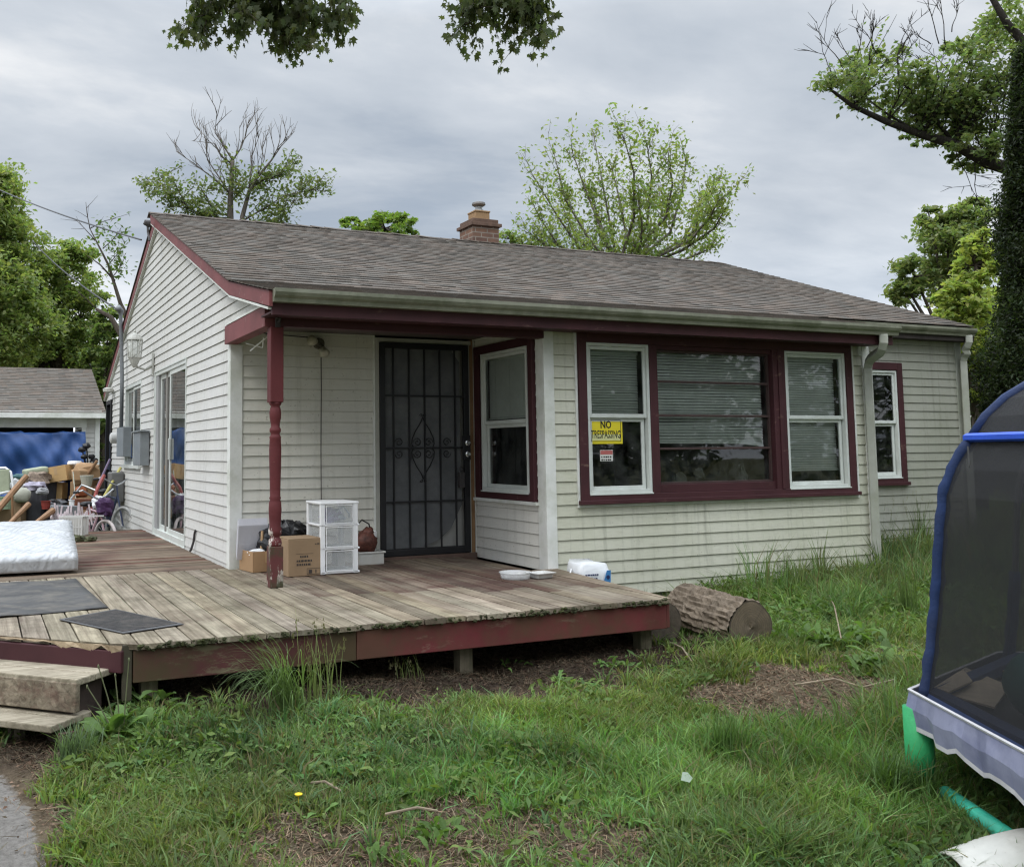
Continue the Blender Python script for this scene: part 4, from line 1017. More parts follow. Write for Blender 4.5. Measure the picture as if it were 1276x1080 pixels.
# printed box beside it
bx0, bx1 = .345, .64
t, tr, R3 = carton('large brown printed cardboard box between the porch post and the plastic drawers', (.425,-.64,.004), (.295,.33,.30), math.radians(2), card2, tape=False)
m = M(); fr = Fr(tr((-.03,-.165,0)), R3@Vector((1,0,0)), R3@Vector((0,-1,0))); rr = random.Random(4)
for row, (za, n0) in enumerate(((.16,4),(.125,6),(.095,6))):
    u = -.045+(.03 if row == 0 else 0)
    for j in range(n0):
        wv = rr.uniform(.010,.024); fr.box(m, u, u+wv, za-.008, za+.008, .001, .002); u += wv+.006
        if u > .1: break
fr.box(m, -.05,.10,.182,.184,.001,.002); fr.frame(m, .045,.165,.012,.062,.003,.001,.002); fr.box(m, .06,.09,.02,.05,.001,.002); fr.box(m, .12,.128,.02,.05,.001,.002)
fr.box(m, .135,.155,.255,.265,.001,.002); fr.box(m, .115,.13,.255,.262,.001,.002)
m.build('print', ink, t)
# bin bag
m = M(); rr = random.Random(1); m.blob((.42,-.17,.2), (.24,.15,.22), 22, 16, .13, 12); m.blob((.53,-.22,.31), (.12,.10,.10), 16, 10, .2, 13)
tag(m.build('bin_bag', bag_black, None, smooth=False), 'black plastic bin bag bulging behind the printed box', 'bin bag')
# plastic drawers
cx0, cx1, cy0, cy1, ch_ = .565, .915, -.815, -.42, .605
ct = thing('drawer_tower', 'white three drawer plastic storage tower with clear drawer fronts beside the door', 'storage drawers', ((cx0+cx1)/2, (cy0+cy1)/2, 0))
m = M(); p = .042
for (xa, xb) in ((cx0, cx0+p), (cx1-p-.015, cx1-.015)):
    for (ya, yb) in ((cy0+.006, cy0+p), (cy1-p, cy1)): m.box((xa, ya, .005), (xb, yb, ch_-.02))
for z in (.008, .205, .40): m.box((cx0, cy0+.006, z), (cx1-.0, cy1, z+.018))
m.build('frame', white_pl, ct, bev=.006)
m = M(); m.box((cx0-.006, cy0-.0, ch_-.022), (cx1-.006, cy1, ch_)); m.build('top', white_pl, ct, bev=.008)
for i, z in enumerate((.03, .227, .422)):
    m = M(); x0, x1 = cx0+p+.004, cx1-p-.019; fx = Fr((0,cy0,0),(1,0,0),(0,-1,0)); hh = .168 if i < 2 else .155
    fx.frame(m, x0, x1, z, z+hh, .006, -.002, .004); dw = m.build('drawer', white_pl, ct, bev=.002)
    m = M(); m.box((x0+.004, cy0, z+.004), (x1-.004, cy0+.004, z+hh-.004)); m.box((cx0+.012, cy0+.02, z), (cx0+.015, cy1-.01, z+hh-.01)); m.box((cx1-.030, cy0+.02, z), (cx1-.027, cy1-.01, z+hh-.01)); m.box((cx0+.02, cy1-.014, z), (cx1-.03, cy1-.01, z+hh-.01)); m.build('drawer_front', clear_pl, dw)
rr = random.Random(6); m = M()
m.blob((.70,-.66,.49), (.09,.08,.06), 10, 7, .3, 3); m.build('contents', simple('violet fabric', (.22,.20,.33), .9, .2, 12), ct)
m = M(); m.blob((.78,-.6,.465), (.08,.1,.035), 10, 7, .3, 4); m.tube([(.66,-.7,.46),(.74,-.74,.52),(.8,-.72,.56),(.84,-.75,.5),(.86,-.7,.47)], .008, 5); m.build('contents', simple('grey blue bits', (.32,.38,.44), .8, .2, 12), ct)
m = M(); m.box((.64,-.7,.245),(.75,-.5,.31)); m.box((.77,-.65,.05),(.84,-.5,.17)); m.build('contents', simple('pale boxes', (.42,.40,.37), .8), ct)
# brown bag on a white tray by the door
m = M(); m.rbox((1.235,-.18,.045),(.24,.20,.09), .1); m2 = M()
k = thing('white_tray', 'small white plastic tub by the foot of the security door', 'tub', (1.235,-.18,0))
m = M(); fx = Fr((1.235,-.18,0),(1,0,0),(0,-1,0)); fx.box(m,-.12,.12,.0,.006,-.1,.1)
for (a0,a1,n0,n1) in ((-.12,-.112,-.1,.1),(.112,.12,-.1,.1),(-.112,.112,.092,.1),(-.112,.112,-.1,-.092)): fx.box(m,a0,a1,.006,.10,n0,n1)
m.build('tub', dirty_pl, k, bev=.003); m = M(); fx.frame(m,-.13,.13,-.0,.001,.0005,-.1,.1); m = M(); m.box((1.10,-.29,.10),(1.37,-.275,.115)); m.box((1.10,-.09,.10),(1.37,-.075,.115)); m.box((1.10,-.275,.10),(1.115,-.09,.115)); m.box((1.355,-.275,.10),(1.37,-.09,.115)); m.build('rim', dirty_pl, k, bev=.003)
m = M(); m.blob((1.22,-.18,.19), (.105,.085,.11), 14, 10, .14, 21); m.blob((1.24,-.18,.27), (.055,.05,.06), 10, 7, .2, 22)
bg = m.build('brown_bag', simple('brown patterned bag', (.10,.035,.025), .6, .6, 22, bump=.6, bscale=30), None, smooth=True); tag(bg, 'dark red brown bag sitting in the white tub by the door', 'bag')
m = M(); m.tube([(1.13,-.20,.26),(1.12,-.20,.35),(1.17,-.2,.40),(1.24,-.2,.36),(1.26,-.2,.27)], .007, 6); m.build('handle', black_iron, bg)
m = M(); m.rbox((1.345,-.06,.15),(.02,.06,.27), 0,.12); tag(m.build('paint_stick', white_pl, None), 'short white slat leaning on the door jamb behind the brown bag', 'stick')
# bowls
m = M(); m.lathe((1.89,-1.73,.003), [(.02,0),(.112,.0),(.122,.035),(.128,.048),(.133,.048),(.133,.052),(.124,.052),(.118,.036),(.108,.005),(.01,.005)], 28); tag(m.build('round_bowl', clear_bowl, None, smooth=True), 'clear round plastic bowl on the porch floor', 'bowl')
m = M(); q = Matrix.Rotation(.15,3,'Z'); c = Vector((2.10,-1.78,.003))
def rect_ring(w, dd, z): return [tuple(c+q@Vector((sx*w, sy*dd, z))) for sx, sy in ((-1,-1),(1,-1),(1,1),(-1,1))]
rings = [rect_ring(.068,.05,0), rect_ring(.082,.065,.036), rect_ring(.094,.078,.038), rect_ring(.094,.078,.043), rect_ring(.079,.062,.041), rect_ring(.065,.047,.005)]
for r in rings: m.v += r
m.f.append((0,3,2,1))
for i in range(5):
    for j in range(4): m.f.append((i*4+j, i*4+(j+1)%4, (i+1)*4+(j+1)%4, (i+1)*4+j))
m.f.append((20,21,22,23)); tag(m.build('food_tray', dirty_pl, None), 'shallow white rectangular tray beside the clear bowl', 'tray')
# bucket on its side against the front room wall
bk = thing('plastic_bag', 'lumpy white plastic bag with blue printed panel slumped behind the deck edge', 'bag', (2.72,-1.56,-.36))
m = M(); b = len(m.v); prof = []
W, Hh, Dp = .172, .34, .125
nrm = 20
for (z, s) in ((-.36,.86),(-.34,.9),(-.02,1.0),(.03,.98),(.045,.93),(.075,.90),(.085,.84)):
    for kx in range(nrm):
        an = 2*pi*kx/nrm; cs, sn = math.cos(an), math.sin(an); f = lambda v: math.copysign(abs(v)**.45, v)
        m.v.append((2.71+W*s*f(cs)+.03*(z>.04)*0, -1.56+Dp*s*f(sn), z))
for i in range(6):
    for kx in range(nrm): m.f.append((b+i*nrm+kx, b+i*nrm+(kx+1)%nrm, b+(i+1)*nrm+(kx+1)%nrm, b+(i+1)*nrm+kx))
m.f.append(tuple(b+6*nrm+kx for kx in range(nrm))); m.f.append(tuple(b+kx for kx in range(nrm))[::-1])
rr = random.Random(21)
m.v = [(vx+rr.uniform(-.007,.007), vy+rr.uniform(-.006,.006)+(.02*max(0,vz-.0)/.08), vz+(rr.uniform(-.012,.012)-.05*max(0,(vx-2.78)/.1)-.02*max(0,(2.6-vx)/.1) if vz > .02 else rr.uniform(-.004,.004))) for vx, vy, vz in m.v]
m.build('bag_body', simple('thin white bag plastic', (.70,.72,.74), .3, .06, 9, bump=.5, bscale=22), bk, smooth=True)
fx = Fr((2.71,-1.56-Dp-.006,0),(1,0,0),(0,-1,0))
m = M(); m.prism([fx.p(.03,-.15,.004), fx.p(.118,-.15,.004), fx.p(.125,.012,.005), fx.p(.085,.012,.005)], (0,-.0015,0)); m.build('label', blue_label, bk)
m = M(); c = fx.p(.095,-.045,.006); m.tube([c, c+Vector((0,-.0015,0))], .018, 14); m.build('emblem', navy_print, bk); m = M()
rr = random.Random(8)
for row, za in enumerate((-.018,-.05,-.075,-.1)):
    u = -.13
    while u < -.01: wv = rr.uniform(.012,.026); fx.box(m, u, u+wv, za-.007-(row==1)*.004, za+.006, .004, .0055); u += wv+.005
m.build('print', navy_print, bk)
m = M(); m.tube([(2.53,-1.56,.02),(2.48,-1.62,-.01),(2.42,-1.66,-.05),(2.42,-1.6,-.07),(2.53,-1.5,-.02)], .007, 6); m.build('handle', white_pl, bk)

# ------------------------------------------------------------------ logs
barkL = bark_mat('thick ridged log bark', (.20,.16,.12), .55)
def log(label, near, axis, length, r, seed, pale=(.30,.235,.16)):
    near = Vector(near); ax = Vector(axis).normalized(); u = Vector((0,0,1)); u = (u-ax*u.dot(ax)).normalized(); w = ax.cross(u); rr = random.Random(seed)
    t = thing('log', label, 'log', near)
    n, L = 64, 28; m = M()
    ph = [(rr.uniform(0,6), rr.randint(2,4)) for _ in range(3)]
    rad = lambda a: r*(1+sum(.018*math.sin(f*a+p) for p, f in ph))
    jit = [[rr.uniform(-1,1) for _ in range(n)] for _ in range(L+1)]
    for i in range(L+1):
        s = i/L*length
        for k in range(n):
            a = 2*pi*k/n; rid = math.sin(a*17+2.2*math.sin(s*9+k*.25)+s*4)*math.sin(a*9+s*3.1)
            rr_ = rad(a)*(1+.075*rid*(1 if 0 < i < L else .4)+.03*jit[i][k]+.02*math.sin(s*34+k*1.9+3*math.sin(a*5)))
            p = near+ax*s+(u*math.cos(a)+w*math.sin(a))*rr_; m.v.append(tuple(p))
    for i in range(L):
        for k in range(n): m.f.append((i*n+k, i*n+(k+1)%n, (i+1)*n+(k+1)%n, (i+1)*n+k))
    m.f.append(tuple(L*n+k for k in range(n))); m.build('bark', barkL, t)
    m = M(); cols = []; R_ = 26
    for i in range(R_+1):
        q = i/R_
        for k in range(n):
            a = 2*pi*k/n; p = near-ax*(.006+.004*math.sin(a*2))+(u*math.cos(a)+w*math.sin(a))*rad(a)*.985*q+u*.0; m.v.append(tuple(p))
            ringv = 1-.24*(math.sin(i*2.6+.8*math.sin(a*3)) > .2); crack = .7 if (k in (7,31) and q > .3) else 1
            edge = .45 if q > .93 else 1; st = .85+.18*math.sin(a+1)*q
            heart = .8 if q < .35 else 1
            cols.append(tuple(v*ringv*crack*edge*st*heart for v in pale))
    for i in range(R_):
        for k in range(n): m.f.append((i*n+k, (i+1)*n+k, (i+1)*n+(k+1)%n, i*n+(k+1)%n))
    kk = N('cut log face'); at = kk.n('ShaderNodeAttribute', attribute_name='Col'); kk.color(kk.mix(kk.math('MULTIPLY', kk.ramp(kk.noise(9, 6, .7), .42, .62), .75), at.outputs['Color'], (.095,.075,.05))); kk.set(Roughness=.9); kk.bump(kk.noise(40, 4), .3, .01)
    m.build('cut_face', kk.m, t, cols=cols)
    return t
zl = Gz(3.05,-2.6)
log('large bark covered log section lying in the grass with its cut face toward the yard', (2.95,-3.17, zl+.115), (.02,.99,.03), .72, .19, 3, (.17,.13,.085))
log('shorter dark log end half hidden behind the corner of the deck', (2.46,-2.82, zl+.125), (.04,.99,.0), .5, .165, 5, (.07,.055,.04))

# ------------------------------------------------------------------ trampoline
TC = Vector((2.866,-6.478,0)); TR = 1.5; ZF = -.13
a1 = math.atan2(-5.33-TC.y, 1.9-TC.x)
VA = [a1-i*pi/4 for i in range(8)]
tp = thing('trampoline', 'blue trampoline with black net enclosure and green padded legs at the right edge', 'trampoline', (TC.x, TC.y, Gz(TC.x, TC.y)))
def tv(i, r, z, da=0): a = VA[i % 8]+da; return Vector((TC.x+r*math.cos(a), TC.y+r*math.sin(a), z))
bluep = simple('faded blue foam sleeve', (.010,.027,.092), .75, .3, 7, bump=.4, bscale=45, dirt=(.03,.038,.075), dirt_amt=.5)
blued = simple('dark blue spring pad', (.018,.032,.085), .7, .2, 5, bump=.3, bscale=20)
blues = simple('bright blue strap', (.03,.10,.62), .5, .1, 7)
lav = simple('faded lavender skirt', (.27,.28,.39), .7, .2, 2.2, bump=.3, bscale=9, dirt=(.13,.14,.24), dirt_amt=.8, dscale=2.5)
hem = simple('dirty white hem', (.50,.49,.50), .8, .12, 12)
greenf = simple('green foam leg sleeve', (.035,.34,.12), .6, .2, 5, bump=.25, bscale=50, dirt=(.02,.22,.07), dirt_amt=.6, dscale=4)
greent = simple('teal green foam sleeve', (.04,.40,.27), .55, .2, 6, bump=.3, bscale=40)
steel = simple('dull steel tube', (.14,.14,.14), .5, .15, 10, metal=.5)
m = M(); m.tube([tv(i, TR, ZF) for i in range(9)], .022, 8); m.build('frame', steel, tp)
m = M(); m.tube([tv(i, TR-.08, ZF+.015) for i in range(9)], [.05]*9, 8); m.build('pad', blued, tp)
m = M(); m.poly([tv(i, TR-.1, ZF-.005) for i in range(8)][::-1]); m.build('mat', simple('black jumping mat', (.018,.018,.02), .8, .3, 4, bump=.2), tp)
m = M(); mh = M(); ns = 14; rr = random.Random(3)
dr = [[.155+.02*math.sin(i*3+j*1.7)+rr.uniform(-.012,.012) for j in range(ns+1)] for i in range(8)]
for i in range(8):
    for j in range(ns):
        A, B = tv(i, TR+.03, ZF+.04), tv(i+1, TR+.03, ZF+.04)
        def col(j, i=i):
            p = A.lerp(B, j/ns); out = (p-TC); out.z = 0; out.normalize()
            pf = .012*math.sin(j*2.4+i)+.008*math.sin(j*5.1); d0 = dr[(i+1)%8][0] if j == ns else dr[i][j]
            return p, p+out*(.012+pf*.6)+Vector((0,0,-d0*.5)), p+out*(.0+pf)+Vector((0,0,-d0))
        (p0,p1,p2), (q0,q1,q2) = col(j), col(j+1)
        m.quad(p1,q1,q0,p0); m.quad(p2,q2,q1,p1)
        mh.quad(p2+Vector((0,0,-.02)), q2+Vector((0,0,-.02)), q2, p2)
m.build('skirt', lav, tp, smooth=True); mh.build('hem', hem, tp); mp_ = M(); mp_.tube([tv(i, TR+.03, ZF+.044) for i in range(9)], .008, 5); mp_.build('piping', hem, tp)
prof = [(TR-.03, ZF), (TR-.07, .1), (TR-.105, .36), (TR-.13, .6), (TR-.155, .80), (TR-.195, .92), (TR-.28, 1.06)]
dome = [(TR-.28, 1.06), (TR-.34, 1.155), (TR-.42, 1.235), (TR-.52, 1.30), (TR-.75, 1.40), (TR-1.05, 1.48), (TR-1.5, 1.53)]
for i in range(8):
    m = M(); m.tube([tv(i, r, z) for r, z in prof], .016, 8); po = m.build('pole', steel, tp, smooth=True)
    m = M(); seg = prof if i in (0,7) else prof[:3]
    m.tube([tv(i, r+.004*math.sin(z*40), z) for r, z in [((seg[k][0]*(1-f)+seg[k+1][0]*f), (seg[k][1]*(1-f)+seg[k+1][1]*f)) for k in range(len(seg)-1) for f in (0,.25,.5,.75)]+[seg[-1]]], [.0275+.0025*math.sin(k*2.3) for k in range((len(seg)-1)*4+1)], 12); m.build('foam_sleeve', bluep, po, smooth=True)
    m = M(); m.tube([tv(i, r, z) for r, z in dome], .024, 8); m.build('roof_pole', bluep, tp, smooth=True)
    b = tv(i, TR+.0, ZF); g = Gz(b.x, b.y)
    m = M(); m.tube([b+Vector((0,0,-.03)), Vector((b.x, b.y, g-.02))], [.062,.060], 14); m.build('leg', greenf, tp, smooth=True)
    if i % 2 == 0 and i != 0:
        c = tv(i+1, TR, ZF); g2 = Gz(c.x, c.y); m = M(); m.tube([Vector((b.x,b.y,g+.03)), Vector((c.x,c.y,g2+.03))], .035, 8); m.build('foot_bar', greent, tp)
pA = P(1178, 988, 'z', -.5); pB = P(1262, 1046, 'z', -.5)
m = M(); m.tube([Vector((pA.x,pA.y,Gz(pA.x,pA.y)+.045)), Vector((pB.x,pB.y,Gz(pB.x,pB.y)+.05))], .036, 12); m.build('foot_bar', greent, tp, smooth=True)
m = M(); m.tube([tv(i, TR-.26, 1.062) for i in range(9)], .020, 6); m.build('strap', blues, tp)
k = N('black safety netting'); tr = k.n('ShaderNodeBsdfTransparent'); k.color((.012,.012,.013)); k.set(Roughness=.8)
mx = k.n('ShaderNodeMixShader'); f = k.noise(3.5, 5, .7); k.l(k.math('ADD', k.math('MULTIPLY', f, .25), .61), mx.inputs[0]); k.l(tr.outputs[0], mx.inputs[1]); k.l(k.b.outputs[0], mx.inputs[2]); k.l(mx.outputs[0], k.out.inputs[0])
m = M()
for i in range(8):
    full = prof+dome[1:]
    for (r0, z0), (r1, z1) in zip(full, full[1:]): m.quad(tv(i, r0, z0), tv(i+1, r0, z0), tv(i+1, r1, z1), tv(i, r1, z1))
m.build('net', k.m, tp)
m = M(); m.tube([P(1206+0,556,'y',-5.6), P(1208,583,'y',-5.6)], .004, 4); tag(m.build('hanging_tie', steel, None), 'thin tie hanging from the netting of the trampoline', 'tie')
# cardboard scraps and a teal ball on the mat
def flat(label, pts, z, mt=card_grey, th=.008, curl=.02):
    pp = [P(x, y, 'z', z) for x, y in pts]; m = M(); n = len(pp); b = [p+Vector((0,0,curl*(i % 2))) for i, p in enumerate(pp)]
    m.prism(b, (0,0,th)); tag(m.build('cardboard_sheet', mt, None), label, 'cardboard')
flat('larger bent cardboard sheet on the near side of the trampoline mat', [(1165,862), (1203,838), (1258,856), (1240,889)], ZF+.02)
flat('small folded cardboard flap lying on the larger sheet in the trampoline', [(1164,858), (1200,837), (1212,850), (1182,866)], ZF+.055, curl=.008)
flat('cardboard piece at the far side of the trampoline mat', [(1236,836), (1272,820), (1300,830), (1290,846)], ZF+.02)
bp = P(1312, 862, 'z', .0)
m = M(); m.blob((bp.x, bp.y, ZF+.15), (.18,.18,.155), 20, 14, .015, 2); tag(m.build('teal_ball', simple('teal plastic', (.015,.085,.075), .6, .15, 5), None, smooth=True), 'dark teal ball sitting inside the trampoline net', 'ball')
# white plastic piece in the grass
wp_ = P(1248, 1052, 'z', -.48); m = M(); nU = 14
g = Gz(wp_.x, wp_.y)
for i in range(nU+1):
    for j in range(9):
        u = i/nU; v = j/8; an = pi*v
        rad_ = .10+.05*math.sin(u*pi)
        q = wp_+Vector((CR.x, CR.y, 0)).normalized()*(-.19+.55*u)+Vector((_fw.x,_fw.y,0))*(math.cos(an)*rad_*1.1)
        m.v.append((q.x, q.y, g-.01+math.sin(an)*rad_*(.55+.7*u)+.012*math.sin(u*30)*0))
for i in range(nU):
    for j in range(8): m.f.append((i*9+j, (i+1)*9+j, (i+1)*9+j+1, i*9+j+1))
o = m.build('white_shell', simple('scuffed white plastic', (.56,.55,.50), .5, .1, 7, dirt=(.3,.28,.22), dirt_amt=.6), None, smooth=True); so = o.modifiers.new('t','SOLIDIFY'); so.thickness = .008
tag(o, 'curved scuffed white plastic piece lying in the grass at the bottom right corner', 'plastic shell')

# ------------------------------------------------------------------ garage
GY, GZW = 13.5, 1.93; GX1 = .30; GX0 = -6.5
ga = thing('garage', 'white sided garage with a brown shingle roof behind the junk heap', 'garage', (-3,GY+3,-.6))
fg = Fr((0,GY,0),(1,0,0),(0,-1,0)); OPR, OPL, OPT = -.06, -4.9, 1.6
m = M(); siding(m, fg, -.65, GZW+.1, lambda z: (GX0, GX1), [(OPL, OPR, -.65, OPT)]); m.build('wall', white_sid, ga)
fs_ = Fr((GX1,0,0),(0,1,0),(1,0,0)); m = M(); siding(m, fs_, -.65, 2.95, lambda z: (GY, GY+6) if z < 2 else (max(GY, GY+(z-1.95)/.37), min(GY+6, GY+6-(z-1.95)/.37))); m.build('wall', white_sid, ga)
m = M(); fg.box(m, OPL-.1, OPR+.1, OPT, OPT+.24, .02, .04); fg.box(m, OPR, OPR+.09, -.65, OPT, 0, .03); fg.box(m, GX1-.08, GX1+.02, -.65, GZW+.05, .0, .03); fg.box(m, GX0, GX1+.03, GZW-.03, GZW+.02, .0, .25); m.build('trim', trim_white, ga, bev=.004)
m = M(); m.box((GX0, GY+.1, -.66), (GX1-.05, GY+5.9, -.55)); m.box((GX0+.02, GY+5.8, -.5), (GX1-.05, GY+5.85, 1.9)); m.build('interior', dark_void, ga)
m = M(); cols = []
shingles(m, cols, (GX0, GY-.3, GZW-.02), (1,0,0), (0,1,.37), GX1+.12-GX0, 3.3*math.hypot(1,.37), rnd=random.Random(4))
m.quad((GX0, GY+6.3, GZW-.02),(GX1+.12, GY+6.3, GZW-.02),(GX1+.12, GY+3.0, GZW-.02+3.3*.37),(GX0, GY+3.0, GZW-.02+3.3*.37)); cols += [(.9,.9,.9)]*4
ro = m.build('roof', shingle, ga, cols=cols)
m = M(); m.prism([(GX1+.09, GY-.3, GZW-.03), (GX1+.09, GY+3.0, GZW-.03+3.3*.37), (GX1+.09, GY+3.0, GZW-.15+3.3*.37), (GX1+.09, GY-.3, GZW-.15)], (.025,0,0)); m.box((GX0, GY-.32, GZW-.13), (GX1+.12, GY-.3, GZW-.02)); m.build('fascia', trim_white, ga)
# blue tarpaulin hung over the door opening
m = M(); nU, nV = 60, 24
def tarp(u, v):
    x = -4.6+4.60*u; top = 1.57-.13*abs(math.sin(u*9.5+.9))-.05*math.sin(u*23); bot = .05-.12*math.sin(u*6)
    top += .05*(u < .72)-.22*max(0,.72-u)*(u > .3)*0; z = top+(bot-top)*v; fold = .13*abs(math.sin(u*15+v*1.6))*(.25+v)+.06*math.sin(u*31-v*4)*(.2+v)+.04*math.sin(u*47+v*9+2*math.sin(u*13))+.05*math.sin(u*9-v*7)+.03*math.sin(u*83-v*17)
    return (x+.05*v*math.sin(u*13), GY-.28-.25*v+fold, z)
for i in range(nU+1):
    for j in range(nV+1): m.v.append(tarp(i/nU, j/nV))
for i in range(nU):
    for j in range(nV): m.f.append((i*(nV+1)+j, i*(nV+1)+j+1, (i+1)*(nV+1)+j+1, (i+1)*(nV+1)+j))
o = m.build('tarpaulin', simple('blue tarpaulin', (.020,.066,.21), .5, .2, 3, bump=.25, bscale=20, spec=.45), None, smooth=True)
o.modifiers.new('t','SOLIDIFY').thickness = .005
tag(o, 'blue tarpaulin hung in folds across the garage opening', 'tarpaulin')
#PART4
# ------------------------------------------------------------------ heap of belongings between the deck and the garage
JG = 'belongings heaped by the garage'
def one(name, label, cat, m, mt, smooth=False, bev=0, grp=None): return tag(m.build(name, mt, None, smooth=smooth, bev=bev), label, cat, grp)
pale_fab = simple('pale canvas', (.40,.40,.33), .9, .15, 6, bump=.2); grey_fab = simple('charcoal fabric', (.055,.055,.062), .9, .3, 6, bump=.4, bscale=20); green_can = simple('sage canvas', (.33,.36,.26), .9, .15, 6)
wood_stick = simple('varnished timber', (.27,.15,.075), .6, .2, 8); tweed = simple('mixed brown cloth', (.22,.17,.13), .95, .5, 30, bump=.4)
blue_cl = simple('navy cloth', (.02,.03,.09), .9, .3, 7); mauve = simple('bleached mauve cloth', (.33,.31,.38), .9, .3, 12)
DJ = 15.0
def jp(px, py, d=DJ): return PD(px, py, d)
def jbox(label, px0, py1, px1, py0, d=DJ, depth=.35, mt=card_tan, rz=0., ry=0., **kw):
    a, b = jp(px0, py1, d), jp(px1, py0, d); w = (b-a).dot(Vector((CR.x, CR.y, 0)).normalized()); c = (a+b)/2; h = abs(b.z-a.z)
    return carton(label, (c.x, c.y+depth/2, min(a.z, b.z)), (abs(w), depth, h), math.atan2(CR.y, CR.x)+rz, mt, ry=ry, **kw)
# folding table that carries the cartons
tb = jp(78, 624, 15.3); tz = tb.z; tg = Gz(tb.x, tb.y)
t = thing('folding_table', 'dark folding table under the two tan cartons', 'table', (tb.x, tb.y, tg))
m = M(); m.rbox((tb.x, tb.y+.25, tz-.02), (.75,.6,.03), .3); m.build('table_top', grey_fab, t)
for sx in (-.3,.3):
    for sy in (.03,.5):
        m = M(); m.tube([(tb.x+sx, tb.y+sy, tg), (tb.x+sx, tb.y+sy, tz-.03)], .015, 6); m.build('leg', black_iron, t)
jbox('upper tan carton tilted on top of the lower one in the heap', 65, 600, 91, 581, 15.1, .4, ry=-.16)
jbox('lower tan carton under the tilted one in the heap', 60, 622, 84, 602, 15.2, .4, ry=.02)
# brown cartons to the right
jbox('brown carton at the bottom of the stack left of the bikes', 94, 650, 122, 618, 15.0, .5, card)
jbox('middle brown carton under the crumpled paper bag', 93, 617, 119, 600, 15.05, .45, card, rz=.15)
m = M(); c = jp(108, 592, 15); m.blob((c.x, c.y+.15, c.z), (.22,.2,.19), 10, 7, .2, 41, .7); one('paper_bag', 'crumpled brown paper bag on top of the brown cartons', 'bag', m, card)
m = M(); c = jp(108, 600, 14.7); m.lathe((c.x, c.y, c.z-.07), [(.07,0),(.10,.16),(.105,.16),(.10,.165)], 14); one('lamp_shade', 'small pale bucket shade lying on the brown cartons', 'shade', m, pale_fab)
m = M(); c = jp(93, 577, 15.4); m.lathe((c.x, c.y, c.z-.02), [(.02,.06),(.10,.055),(.115,.02),(.11,.0)], 16); m.tube([(c.x,c.y,c.z-1.5),(c.x,c.y,c.z)], .02, 6); one('white_stool', 'white round top of a stand rising behind the tan carton', 'stand', m, white_pl)
m = M(); c = jp(92, 590, 15.6); m.rbox((c.x, c.y, c.z-.45), (.28,.2,1.0), .2); one('dark_suitcase', 'navy suitcase standing behind the tan cartons', 'suitcase', m, blue_cl, bev=.03)
# golf bag with clubs
g = jp(111, 585, 16.3); gz = Gz(g.x, g.y)
t = thing('golf_bag', 'black golf bag with club heads in front of the blue tarpaulin', 'golf bag', (g.x, g.y, gz))
m = M(); m.tube([(g.x+.15,g.y,gz),(g.x,g.y,g.z),(g.x-.02,g.y,g.z+.10)], [.13,.13,.14], 12); m.build('bag', bag_black, t)
m = M()
for i,(dx,h,r) in enumerate(((-.12,.34,.07),(-.05,.40,.075),(.03,.22,.06),(.09,.16,.055),(-.09,.22,.06))):
    m.tube([(g.x+dx*.4,g.y,g.z),(g.x+dx,g.y-.03,g.z+h)], .012, 5); m.blob((g.x+dx,g.y-.03,g.z+h), (r,r*.7,r*.7), 8, 6, .15, i)
m.build('club', black_iron, t)
# laundry hamper with clothes
h = jp(45, 640, 14.6); hz_ = Gz(h.x, h.y)
t = thing('laundry_hamper', 'dark round hamper piled with clothes in the middle of the heap', 'hamper', (h.x, h.y, hz_))
m = M(); top = jp(45, 609, 14.6).z; m.lathe((h.x, h.y, 0), [(.12,hz_),(.15,hz_+.2),(.155,top-.03),(.165,top)], 16); m.build('basket', grey_fab, t)
m = M(); c = jp(43, 606, 14.6); m.blob((c.x, c.y, c.z), (.16,.14,.07), 12, 7, .3, 51); m.blob((c.x+.1, c.y-.05, c.z+.02), (.08,.08,.05), 9, 6, .3, 53); m.build('clothes', mauve, t)
m = M(); c = jp(46, 597, 14.9); m.blob((c.x, c.y, c.z), (.2,.18,.11), 12, 8, .2, 52, .8); one('knit_blanket', 'speckled brown blanket bundled behind the hamper', 'blanket', m, tweed)
m = M(); c = jp(44, 588, 15.1); m.rbox((c.x, c.y, c.z+.01), (.34,.3,.11), .2, 0, -.15); one('canvas_cushion', 'pale canvas cushion on top of the brown blanket', 'cushion', m, green_can, bev=.03)
m = M(); c = jp(60, 592, 15.2); m.rbox((c.x, c.y, c.z-.5), (.22,.2,1.25), .2, 0, .05); one('dark_bolster', 'charcoal upright bolster between the cushion and the tan cartons', 'bolster', m, grey_fab, bev=.05)
# sling chair at far left
c = jp(3, 602, 14.4); cz = Gz(c.x, c.y)
t = thing('garden_chair', 'garden chair with sage sling seat and white tube frame at the left edge', 'chair', (c.x, c.y, cz))
rv = Vector((CR.x, CR.y, 0)).normalized(); bv = Vector((_fw.x,_fw.y,0))
m = M(); A = c-rv*.2; B = c+rv*.12
m.tube([Vector((B.x,B.y,cz)), B+Vector((0,0,-.35)), B+Vector((0,0,-.05))+rv*.04, B+Vector((0,0,.17)), B-rv*.08+Vector((0,0,.23)), A+Vector((0,0,.23)), A+Vector((0,0,-.3)), Vector((A.x,A.y,cz))], .018, 7)
m.tube([B+Vector((0,0,-.35)), B-bv*.45+Vector((0,0,-.38)), Vector(((B-bv*.5).x,(B-bv*.5).y,cz))], .018, 7); m.tube([B+Vector((0,0,-.12)), B-bv*.4+Vector((0,0,-.14)), B-bv*.45+Vector((0,0,-.38))], .018, 7)
m.build('frame', white_pl, t, smooth=True)
